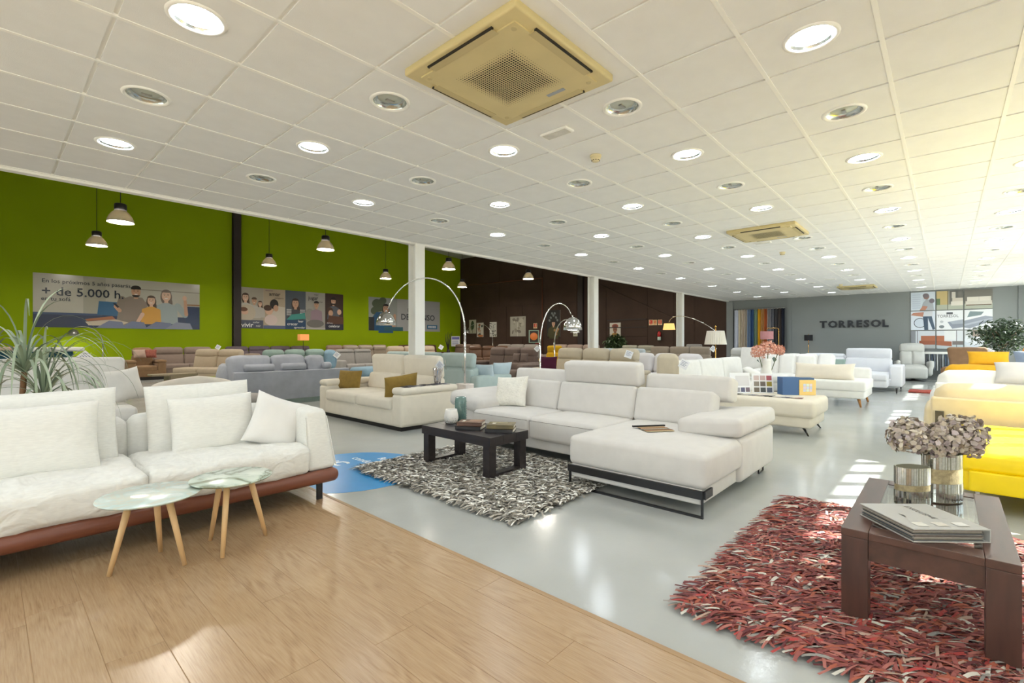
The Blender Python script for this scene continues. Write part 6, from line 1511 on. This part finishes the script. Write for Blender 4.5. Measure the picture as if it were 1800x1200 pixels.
# ---- raised sign letters
t = thing('wall_sign', 'large black raised letters of the shop sign on the grey wall', 'sign', (XF - 0.005, 3.57, 1.80), -math.pi / 2)
M_letter = pm('sign_black', S(40, 42, 48), 0.35)
x = 0.0; widths = []
for ch in 'TORRESOL':
    V, Fc = text_geo(ch, 0.345, 'LEFT', 0.015, 1.0)
    x0 = min(v[0] for v in V); x1 = max(v[0] for v in V); y0 = min(v[1] for v in V); widths.append((V, Fc, x0, x1))
gap = 0.035; sc_ = (2.08 - 7 * gap) / sum(b - a for _, _, a, b in widths)
for ch, (V, Fc, a, b) in zip('TORRESOL', widths):
    n = len(V); VV = [((v[0] - a) * sc_ + x, -0.035, v[1]) for v in V] + [((v[0] - a) * sc_ + x, 0.0, v[1]) for v in V]
    FF = [f for f in Fc] + [tuple(i + n for i in f)[::-1] for f in Fc]
    cnt = {}
    for f in Fc:
        for i in range(len(f)): e = (f[i], f[(i + 1) % len(f)]); cnt[e] = 1
    for (i, j) in cnt:
        if (j, i) not in cnt: FF.append((j, i, i + n, j + n))
    put('letter', mesh_of('letter', VV, FF, False, [M_letter]), t)
    x += (b - a) * sc_ + gap
# ---- nine picture panels
rows_z = [(2.33, 2.95), (1.66, 2.30), (1.03, 1.63)]; cols_y = [(0.89, 0.26), (0.23, -0.42), (-0.45, -1.10)]
SKY, WHT = S(206, 216, 228), S(232, 234, 238)
def sofa_pic(bg, floor_, sc, z=0.3):
    def d(p, w, h):
        p.rect(0, 0, w, h, bg); p.rect(0, 0, w, 0.28 * h, floor_); p.rect(0.1 * w, 0.34 * h, 0.95 * w, 0.62 * h, sc); p.rect(0.04 * w, 0.22 * h, 0.98 * w, 0.40 * h, tuple(c * 0.9 for c in sc[:3]) + (1,)); p.rect(0.52 * w, 0.4 * h, 0.53 * w, 0.62 * h, tuple(c * 0.6 for c in sc[:3]) + (1,)); p.rect(0.06 * w, 0.17 * h, 0.96 * w, 0.22 * h, S(110, 90, 76))
    return d
def couple_top(p, w, h):
    p.rect(0, 0, w, h, SKY)
    for k in range(7): p.rect(0.06 * w, (0.1 + 0.12 * k) * h, 0.4 * w, (0.17 + 0.12 * k) * h, S(190, 200, 216))
    p.poly([(0.42 * w, 0), (0.95 * w, 0), (0.9 * w, 0.45 * h), (0.66 * w, 0.62 * h), (0.5 * w, 0.4 * h)], S(170, 176, 184)); p.ell(0.64 * w, 0.74 * h, 0.12 * w, 0.15 * h, S(150, 120, 110)); p.ell(0.62 * w, 0.80 * h, 0.13 * w, 0.12 * h, S(126, 116, 122)); p.ell(0.86 * w, 0.5 * h, 0.11 * w, 0.13 * h, S(120, 112, 124)); p.poly([(0.36 * w, 0), (0.6 * w, 0), (0.7 * w, 0.2 * h), (0.5 * w, 0.25 * h)], S(186, 132, 112))
def couple_bot(p, w, h):
    p.rect(0, 0, w, h, S(214, 222, 234)); p.ell(0.38 * w, 0.38 * h, 0.26 * w, 0.26 * h, S(60, 64, 74)); p.ell(0.38 * w, 0.38 * h, 0.23 * w, 0.23 * h, S(206, 216, 230)); p.poly([(0.0, 0.8 * h), (0.5 * w, 0.7 * h), (0.55 * w, 0.95 * h), (0.1 * w, 0.92 * h)], S(186, 132, 112)); p.poly([(0.5 * w, 0.7 * h), (0.88 * w, 0.7 * h), (0.9 * w, h), (0.55 * w, h)], S(206, 208, 214))
    p.poly([(0.5 * w, 0.72 * h), (0.7 * w, 0.72 * h), (0.72 * w, 0.0), (0.56 * w, 0.0)], S(66, 84, 104)); p.poly([(0.68 * w, 0.72 * h), (0.86 * w, 0.72 * h), (1.0 * w, 0.05 * h), (0.9 * w, 0.0)], S(76, 94, 114))
def logo_d(p, w, h):
    p.rect(0, 0, w, h, WHT); p.rect(0.38 * w, 0.80 * h, 0.62 * w, 0.90 * h, S(80, 84, 92)); p.text('TORRESOL', 0.03 * w, 0.64 * h, 0.13, S(60, 64, 72), sx=0.82); p.ell(0.2 * w, 0.42 * h, 0.07 * w, 0.06 * h, S(190, 194, 200)); p.ell(0.2 * w, 0.16 * h, 0.10 * w, 0.08 * h, S(120, 128, 134)); p.poly([(0.42 * w, 0.4 * h), (w, 0.5 * h), (w, 0.12 * h), (0.6 * w, 0.05 * h)], S(140, 146, 160)); p.poly([(0.5 * w, 0.42 * h), (w, 0.52 * h), (w, 0.3 * h), (0.6 * w, 0.28 * h)], S(166, 172, 184))
def sect_d(p, w, h):
    p.rect(0, 0, w, h, WHT); p.poly([(0.1 * w, 0.62 * h), (0.6 * w, 0.72 * h), (0.7 * w, 0.88 * h), (0.2 * w, 0.92 * h)], S(130, 146, 150)); p.poly([(0, 0.45 * h), (0.75 * w, 0.68 * h), (w, 0.62 * h), (w, 0.44 * h), (0.2 * w, 0.05 * h), (0, 0.1 * h)], S(150, 156, 170)); p.poly([(0, 0.28 * h), (w, 0.58 * h), (w, 0.5 * h), (0, 0.18 * h)], S(176, 182, 194))
def bed_d(p, w, h):
    p.rect(0, 0, w, h, S(206, 208, 210)); p.rect(0.3 * w, 0.55 * h, 0.85 * w, h, S(160, 146, 136)); p.poly([(0.05 * w, 0.7 * h), (0.95 * w, 0.6 * h), (0.8 * w, 0.15 * h), (0.1 * w, 0.2 * h), (0, 0.5 * h)], S(222, 226, 232)); p.poly([(0, 0.4 * h), (0.5 * w, 0.15 * h), (0.45 * w, 0.05 * h), (0, 0.2 * h)], S(206, 212, 222)); p.poly([(0.5 * w, 0.1 * h), (0.98 * w, 0.3 * h), (0.98 * w, 0.0), (0.5 * w, 0)], S(130, 136, 140))
def interior_d(p, w, h):
    p.rect(0, 0, w, h, S(150, 150, 140)); p.rect(0, 0.25 * h, 0.45 * w, h, S(196, 176, 126)); p.rect(0.0, 0.25 * h, 0.14 * w, 0.6 * h, S(110, 130, 96)); p.rect(0.5 * w, 0.3 * h, w, h, S(110, 108, 104)); p.rect(0.58 * w, 0.6 * h, 0.72 * w, 0.92 * h, S(206, 200, 190)); p.rect(0, 0, w, 0.26 * h, S(176, 180, 166)); p.rect(0.55 * w, 0.2 * h, w, 0.42 * h, S(222, 216, 206)); p.rect(0.6 * w, 0.42 * h, w, 0.6 * h, S(206, 198, 186)); p.rect(0.42 * w, 0.0, 0.44 * w, h, S(60, 60, 58))
def brown_l(p, w, h):
    p.rect(0, 0, w, h, S(206, 212, 220)); p.rect(0, 0, 0.2 * w, h, S(140, 144, 152)); p.rect(0, 0, w, 0.25 * h, S(180, 184, 186)); p.rect(0.42 * w, 0.35 * h, w, 0.72 * h, S(170, 104, 76)); p.rect(0.35 * w, 0.22 * h, w, 0.44 * h, S(152, 90, 66)); p.rect(0.26 * w, 0, 0.28 * w, h, S(70, 72, 78))
def brown_r(p, w, h):
    p.rect(0, 0, w, h, S(216, 220, 226)); p.rect(0, 0, w, 0.22 * h, S(190, 200, 206)); p.rect(0, 0.35 * h, 0.3 * w, 0.72 * h, S(170, 104, 76)); p.poly([(0, 0.2 * h), (0.58 * w, 0.14 * h), (0.58 * w, 0.4 * h), (0, 0.44 * h)], S(160, 96, 70)); p.rect(0.3 * w, 0.5 * h, 0.75 * w, h, S(226, 228, 230)); p.rect(0.75 * w, 0, 0.77 * w, h, S(70, 72, 78)); p.rect(0.6 * w, 0.22 * h, w, 0.42 * h, S(120, 112, 110))
pics = [[('couple hugging picture, upper left', couple_top), ('window and white sofa picture, upper middle', interior_d), ('white sofa and side table picture, upper right', sofa_pic(S(120, 116, 110), S(176, 180, 166), S(220, 214, 204)))],
        [('couple and bicycle picture, middle left', couple_bot), ('white picture with the sign name and grey sofa, centre', logo_d), ('grey corner sofa picture, middle right', sect_d)],
        [('brown leather sofa picture, lower left', brown_l), ('brown leather sofa picture, lower middle', brown_r), ('white lounge picture, lower right', bed_d)]]
for i, (z0, z1) in enumerate(rows_z):
    for j, (y0, y1) in enumerate(cols_y):
        picture(pics[i][j][0] + ' of the nine wall panels', y0, y1, z0, z1, pics[i][j][1], 'wall_panel', 'picture', XF - 0.03)
# ---- fabric curtains on a rod
o = MB().tube([(XF - 0.22, 6.62, 2.60), (XF - 0.22, 4.72, 2.60)], 0.016, 8).build('curtain_rod', M_steel); tag(o, 'steel rod carrying the row of fabric curtains on the grey wall', 'rod')
MB().bar((XF - 0.22, 6.6, 2.60), (XF, 6.6, 2.60), 0.02, 0.02).bar((XF - 0.22, 4.75, 2.60), (XF, 4.75, 2.60), 0.02, 0.02).build('bracket', M_steel, o)
cc = [('ice white', (206, 212, 226)), ('cream', (206, 196, 172)), ('beige', (190, 176, 156)), ('greige', (168, 158, 144)), ('steel blue', (112, 132, 158)), ('navy blue', (54, 82, 122)), ('sage', (112, 134, 112)), ('mustard', (206, 150, 26)), ('caramel', (176, 128, 76)), ('rust', (166, 88, 44)), ('mid grey', (134, 130, 128)), ('slate grey', (104, 104, 110)), ('charcoal', (66, 64, 66)), ('dark brown', (72, 64, 60)), ('blue-black', (40, 44, 56))]
for i, (nm, c) in enumerate(cc):
    y = 6.60 - 0.125 * (i + 0.5) - 0.01
    V = []; Fc = []; nw, nh = 16, 8; hwid = 0.068
    for j in range(nh + 1):
        for k in range(nw + 1):
            u = k / nw; f = j / nh; am = 0.045 * (0.6 + 0.4 * f) ; flare = 1.0 + 0.25 * (f if i == 0 else 0.15 * f)
            V.append((XF - 0.22 + am * math.sin(u * math.pi * 3 + i), y + hwid - 2 * hwid * u * flare + (hwid * (flare - 1)), 2.60 - f * 1.75))
    for j in range(nh):
        for k in range(nw): a = j * (nw + 1) + k; Fc.append((a, a + 1, a + nw + 2, a + nw + 1))
    t = thing('fabric_curtain', '%s fabric curtain in the row of curtains on the grey wall' % nm, 'curtain', group='fabric curtains on the rod')
    t.location = (0, 0, 0)
    me = mesh_of('drape', V, Fc, True, [fabric('curtain_%d' % i, *c, var=0.04)]); d_ = put('drape', me, t)
    sm = d_.modifiers.new('thickness', 'SOLIDIFY'); sm.thickness = 0.004
    MB().lathe([(0.022, -0.006), (0.026, 0), (0.022, 0.006), (0.018, 0.0), (0.022, -0.006)], 12, 0, Matrix.Translation((XF - 0.22, y, 2.60)) @ Matrix.Rotation(R(90), 4, 'X'), caps=False).build('grommet', M_steel, t)
# ---- swatch rack behind the recliner
t = thing('swatch_rack', 'white rail rack of hanging grey and blue fabric swatches by the far wall', 'rack', (21.05, 0.25, 0))
MB().box((-0.15, -0.75, 0.86), (0.15, 0.85, 0.93)).build('shelf', M_white, t)
for y in (-0.7, 0.8): MB().box((-0.03, y - 0.02, 0), (0.03, y + 0.02, 0.86)).build('post', M_black, t)
r_ = random.Random(3)
for k in range(22):
    c = [S(120, 126, 136), S(70, 84, 104), S(160, 164, 168), S(90, 92, 98), S(190, 192, 194)][k % 5]
    MB().box((-0.12, -0.66 + k * 0.066, 0.32), (0.12, -0.63 + k * 0.066, 0.855)).build('swatch', pm('swatch_%d' % (k % 5), c, 0.9), t)
for (yy, lb) in ((0.62, 'white tissue box on the swatch rack'), ):
    o = MB().soft((0.16, 0.22, 0.10), 0.03, (0, 0, 0.05), k=(1, 1, 1)).build('tissue_box', M_paper, None, (21.05, 0.25 + yy, 0.93)); tag(o, lb, 'box')
# ================================================================== PLANTS
def ribbon(p0, d, L, w, droop, seed, n=9, fold=0.25):
    """arching leaf; returns verts, faces"""
    r = random.Random(seed); p = Vector(p0); d = Vector(d).normalized(); V = []; Fc = []
    side = d.cross(Vector((0, 0, 1)));  side = side.normalized() if side.length > 1e-3 else Vector((1, 0, 0))
    for i in range(n + 1):
        u = i / n; ww = w * (0.55 + 1.2 * u) * (1 - u) ** 0.9 * 1.5 if u > 0.25 else w * (0.75 + 0.9 * u)
        ww = max(ww, 0.0012)
        up = side.cross(d).normalized()
        V += [p - side * ww + up * ww * fold, p, p + side * ww + up * ww * fold]
        if i: a = 3 * (i - 1); Fc += [(a, a + 1, a + 4, a + 3), (a + 1, a + 2, a + 5, a + 4)]
        p = p + d * (L / n)
        d = (d + Vector((0, 0, -droop * (0.4 + u)))).normalized()
    return V, Fc
def leaf_mat(name, a, b, rough=0.5):
    m, nt, bs = base_mat(name); oi = nnode(nt, 'ShaderNodeObjectInfo'); rp = nnode(nt, 'ShaderNodeValToRGB')
    rp.color_ramp.elements[0].color = a; rp.color_ramp.elements[1].color = b
    nt.links.new(oi.outputs['Random'], rp.inputs[0]); nt.links.new(rp.outputs[0], bs.inputs['Base Color']); bs.inputs['Roughness'].default_value = rough
    return m
M_leafg = leaf_mat('grassy_leaf', S(112, 128, 104), S(176, 188, 160))
M_trunk = pm('plant_trunk', S(128, 92, 62), 0.8, var=(20, 0.25), bump=(60, 0.5, 0.004))
t = thing('grassy_plant', 'artificial ponytail plant with arching grass leaves behind the linen sofa', 'plant', (0.17, 5.12, 0))
MB().lathe([(0.13, 0), (0.17, 0.02), (0.19, 0.30), (0.185, 0.33), (0.16, 0.33), (0.16, 0.28), (0.0001, 0.28)], 28, caps=False).build('pot', pm('white_pot', S(210, 206, 198), 0.4), t)
MB().tube([(0, 0, 0.27), (0.0, 0.02, 0.7), (0.02, 0.0, 1.04)], 0.018, 8).build('trunk', M_trunk, t)
MB().tube([(0.03, 0, 0.27), (0.07, -0.02, 0.6), (0.12, -0.03, 0.84)], 0.016, 8).build('trunk', M_trunk, t)
r_ = random.Random(11)
for (c, nleaf, L0_) in (((0.02, 0.0, 1.03), 44, 0.62), ((0.12, -0.03, 0.83), 40, 0.60)):
    for i in range(nleaf):
        a = i * 2.39996; el = R(r_.uniform(32, 84))
        d = (math.cos(a) * math.cos(el), math.sin(a) * math.cos(el), math.sin(el))
        V, Fc = ribbon(c, d, L0_ * r_.uniform(0.95, 1.65), 0.0092, r_.uniform(0.26, 0.46), i, 14)
        put('leaf', mesh_of('leaf', V, Fc, True, [M_leafg]), t)
# ficus near the far wall
M_fic = leaf_mat('ficus_leaf', S(34, 54, 32), S(78, 100, 58), 0.35)
def leafy_tree(label, x, y, zc, rx, rz_, n, trunk_h, seed, leaf=0.055, name='ficus_tree'):
    t = thing(name, label, 'plant', (x, y, 0)); r = random.Random(seed)
    MB().lathe([(0.14, 0), (0.19, 0.02), (0.21, 0.34), (0.17, 0.34), (0.17, 0.30), (0.0001, 0.30)], 24, caps=False).build('pot', pm('dark_pot', S(70, 66, 64), 0.5), t)
    MB().tube([(0, 0, 0.28), (0.02, 0.01, trunk_h * 0.6), (0, 0, trunk_h)], [0.03, 0.024, 0.018], 8).build('trunk', M_trunk, t)
    br = MB()
    for k in range(10):
        a = k * 2.4; br.tube([(0, 0, trunk_h * (0.72 + 0.03 * k)), (rx * 0.6 * math.cos(a), rx * 0.6 * math.sin(a), zc + rz_ * 0.5 * math.sin(k))], [0.012, 0.005], 5)
    br.build('branches', M_trunk, t)
    fo = MB(); rr = random.Random(seed + 50)
    for k in range(1400):
        u = Vector((rr.gauss(0, 0.42), rr.gauss(0, 0.42), rr.gauss(0, 0.42)))
        if u.length > 1: continue
        Mx = Matrix.Translation((u.x * rx, u.y * rx, zc + u.z * rz_)) @ Euler((rr.uniform(-.9, .9), rr.uniform(-.4, 1.1), rr.uniform(0, 6.28))).to_matrix().to_4x4() @ Matrix.Scale(rr.uniform(0.7, 1.3), 4)
        fo.add([(0, 0, 0), (leaf * 0.5, leaf * 0.28, leaf * 0.08), (leaf * 1.2, 0, -leaf * 0.1), (leaf * 0.5, -leaf * 0.28, leaf * 0.08)], [(0, 1, 2), (0, 2, 3)], 0, Mx)
    fo = fo.build('foliage', M_fic, t); fo['kind'] = 'stuff'
    mm = [mesh_of('leaf', [(0, 0, 0), (leaf * 0.5, leaf * 0.28, leaf * 0.08), (leaf * 1.2, 0, -leaf * 0.1), (leaf * 0.5, -leaf * 0.28, leaf * 0.08)], [(0, 1, 2), (0, 2, 3)], False, [M_fic])]
    for k in range(n):
        while True:
            u = Vector((r.uniform(-1, 1), r.uniform(-1, 1), r.uniform(-1, 1)))
            if 0.25 < u.length < 1: break
        s_ = r.uniform(0.8, 1.5)
        put('leaf', mm[0], t, (u.x * rx, u.y * rx, zc + u.z * rz_), (r.uniform(-.7, .7), r.uniform(-.2, 1.0), r.uniform(0, 6.28)), (s_, s_, s_))
leafy_tree('potted ficus tree with dark green leaves at the right edge by the grey wall', 17.6, -1.08, 1.42, 0.62, 0.50, 290, 1.35, 5, 0.085)
leafy_tree('dim potted fern-like plant before the brown wall by the middle column', 20.6, 11.9, 1.15, 0.55, 0.55, 120, 0.9, 6, 0.14, 'potted_plant')

# ================================================================== THINGS ON SOFAS
# pink hydrangeas in a white ceramic vase on the ottoman
t = thing('ceramic_vase', 'white ceramic jug vase with pink hydrangeas on the ottoman', 'vase', (8.13, 2.06, 0.487))
MB().lathe([(0.075, 0), (0.095, 0.02), (0.10, 0.08), (0.088, 0.22), (0.068, 0.38), (0.066, 0.48), (0.074, 0.52), (0.064, 0.52), (0.058, 0.48), (0.06, 0.38)], 28, caps=False).lathe([(0.075, 0.0), (0.0001, 0.0)], 28, caps=False).build('body', pm('white_ceramic', S(230, 228, 222), 0.3, var=(9, 0.05)), t)
M_pinkp = petal_mat('pink_petals', [S(214, 150, 128), S(232, 180, 158), S(198, 126, 104), S(240, 200, 182)])
hd = [rt(-0.12) + (0.62, 0.105), rt(0.03) + (0.67, 0.115), rt(0.19) + (0.645, 0.08)]
bq = bouquet('three pink hydrangea heads in the white jug vase', (8.13, 2.06, 0.487), hd, 320, 0.022, M_pinkp, M_stem, 'pink_hydrangeas')
M_lf = pm('grey_green_leaf', S(96, 112, 104), 0.6)
for k, (dx, dz, a) in enumerate(((-0.10, 0.54, 200), (0.12, 0.55, -20))):
    q = rt(dx); V = [(q[0], q[1], dz), (q[0] + rt(0.05 * math.cos(R(a)))[0], q[1] + rt(0.05 * math.cos(R(a)))[1], dz - 0.05), (q[0], q[1], dz - 0.09), (q[0] - rt(0.03)[0], q[1] - rt(0.03)[1], dz - 0.03)]
    put('leaf', mesh_of('leaf', V, [(0, 1, 2, 3)], False, [M_lf]), bq)
# swatch book standing open on the ottoman
t = thing('swatch_book', 'white swatch book standing open on the ottoman with colour squares', 'book', (7.78, 2.16, 0.487), R(-47.7))
M_wcard = pm('white_card', S(236, 236, 238), 0.5)
def leaf_card(w, h, x, rz, sq, big=None):
    c = MB().box((0, -0.006, 0), (w, 0.006, h)).build('board', M_wcard, t, (x, 0, 0), (R(-8), 0, rz))
    p = Print()
    for (a, b, c0, d0, col) in sq: p.rect(a * w, b * h, c0 * w, d0 * h, col)
    p.build('swatch_print', c, (0, -0.0065, 0), rough=0.9)
g9 = [S(206, 186, 184), S(196, 168, 166), S(170, 92, 100), S(140, 132, 122), S(112, 102, 96), S(150, 134, 60), S(120, 112, 102), S(84, 90, 92), S(98, 104, 122)]
leaf_card(0.30, 0.30, 0.0, R(-8), [(0.08 + 0.30 * (i % 3), 0.66 - 0.30 * (i // 3), 0.33 + 0.30 * (i % 3), 0.90 - 0.30 * (i // 3), g9[i]) for i in range(9)])
leaf_card(0.32, 0.31, -0.325, R(6), [(0.26, 0.36, 0.94, 0.86, S(216, 214, 216)), (0.26, 0.06, 0.46, 0.28, S(176, 174, 180)), (0.50, 0.06, 0.70, 0.28, S(100, 102, 128)), (0.74, 0.06, 0.94, 0.28, S(126, 112, 122)), (0.04, 0.3, 0.16, 0.5, S(190, 190, 206)), (0.04, 0.06, 0.16, 0.24, S(170, 168, 190))])
t = thing('sample_box', 'blue and yellow fabric sample box standing on the ottoman', 'box', (8.02, 1.62, 0.487), R(-47.7))
MB().box((-0.24, -0.05, 0), (0.0, 0.09, 0.26)).build('blue_board', pm('blue_card', S(66, 100, 146), 0.5), t)
MB().box((0.0, -0.06, 0), (0.24, -0.02, 0.22)).build('yellow_board', pm('yellow_card', S(236, 200, 122), 0.5), t); MB().box((0.0, -0.02, 0), (0.24, 0.09, 0.25)).build('inner_box', pm('blue_card', S(66, 100, 146)), t)
p = Print(); cols = [S(196, 206, 226), S(214, 226, 206), S(222, 206, 214), S(206, 214, 236)]
for i in range(3):
    for j in range(3): p.rect(0.055 + i * 0.045, 0.05 + j * 0.04, 0.095 + i * 0.045, 0.086 + j * 0.04, cols[(i + 2 * j) % 4])
p.build('swatch_print', t, (0, -0.0605, 0))
fan = thing('swatch_fan', 'fanned strip of many coloured fabric samples along the ottoman edge', 'fabric samples', (7.52, 1.93, 0.487), R(90))
fc = [(70, 68, 70), (90, 88, 88), (214, 208, 200), (186, 182, 184), (120, 122, 134), (206, 196, 186), (160, 120, 116), (196, 150, 146), (176, 96, 100), (206, 180, 90), (226, 206, 60), (120, 116, 60), (96, 92, 100)]
for i in range(26):
    MB().box((-0.045, -0.05, 0), (0.045, 0.05, 0.003)).build('sample', pm('fan_%d' % (i % 13), S(*fc[(i // 2) % 13]), 0.9), fan, (0.46 - i * 0.036, 0.01 * (i % 2), 0.0012 + 0.0035 * (i % 2) + 0.0005 * (i % 4)), (0, R(3), R(18 * ((i % 3) - 1))))
# sample fan on the sectional chaise
t = thing('swatch_fan', 'striped sample book with a dark clip lying on the sectional chaise', 'fabric samples', (4.12, 1.98, 0.468), R(-38))
sc2 = [(196, 180, 140), (120, 70, 50), (206, 176, 96), (92, 84, 76), (226, 220, 208), (150, 108, 70), (60, 58, 58), (180, 150, 110)]
for i in range(8): MB().box((-0.13, -0.13 + i * 0.026, 0), (0.13, -0.095 + i * 0.026, 0.004)).build('sample', pm('strip_%d' % i, S(*sc2[i]), 0.85), t, (0.004 * (i % 3), 0, 0.0015 * (i % 2)))
MB().box((-0.16, 0.10, 0), (0.16, 0.125, 0.014)).build('clip', M_black, t, (0, 0, 0.002))
# dark samples and silver vase on the arm of the cream sofa
t = thing('sample_stack', 'dark fabric sample strips lying along the arm of the cream two-seat sofa', 'fabric samples', (4.40, 5.74, 0.616))
for i in range(7): MB().box((-0.05, -0.09, 0), (0.05, 0.09, 0.004)).build('sample', pm('dark_%d' % (i % 4), [S(52, 50, 56), S(86, 84, 94), S(120, 118, 124), S(40, 38, 42)][i % 4], 0.8), t, (-0.36 + i * 0.12, 0.02 * (i % 2), 0.004 * (i % 2)), (0, 0, R(12 * ((i % 3) - 1))))
t = thing('silver_vase', 'crumpled silver glass vase on the arm of the cream two-seat sofa', 'vase', (4.66, 5.78, 0.628))
V = []; Fc = []; n = 24; prof = [(0.045, 0), (0.05, 0.04), (0.062, 0.12), (0.075, 0.2), (0.082, 0.235), (0.074, 0.225), (0.06, 0.15), (0.045, 0.03)]
for i, (q, z) in enumerate(prof):
    for k in range(n): a = 2 * math.pi * k / n; f = 1 + 0.09 * math.sin(5 * a + z * 20) + 0.05 * math.sin(9 * a + i); V.append((q * f * math.cos(a), q * f * math.sin(a), z))
for i in range(len(prof) - 1):
    for k in range(n): k2 = (k + 1) % n; Fc.append((i * n + k, i * n + k2, (i + 1) * n + k2, (i + 1) * n + k))
Fc.append(tuple(range(n))[::-1])
put('body', mesh_of('body', V, Fc, False, [pm('silver_foil', S(226, 222, 222), 0.15, 0.9)]), t)

# ---- recentre: things built in room coordinates get their Empty at their own base
bpy.context.view_layer.update()
for e in [o for o in bpy.data.objects if o.type == 'EMPTY' and o.parent is None and abs(o.location.x) < 1e-6 and abs(o.location.y) < 1e-6]:
    pts = [c.matrix_world @ Vector(v) for c in e.children if c.type == 'MESH' for v in c.bound_box]
    if not pts: continue
    lo = Vector((min(p.x for p in pts), min(p.y for p in pts), min(p.z for p in pts))); hi = Vector((max(p.x for p in pts), max(p.y for p in pts), 0))
    d = Vector(((lo.x + hi.x) / 2, (lo.y + hi.y) / 2, lo.z - e.location.z))
    e.location += d
    for c in e.children: c.location -= d
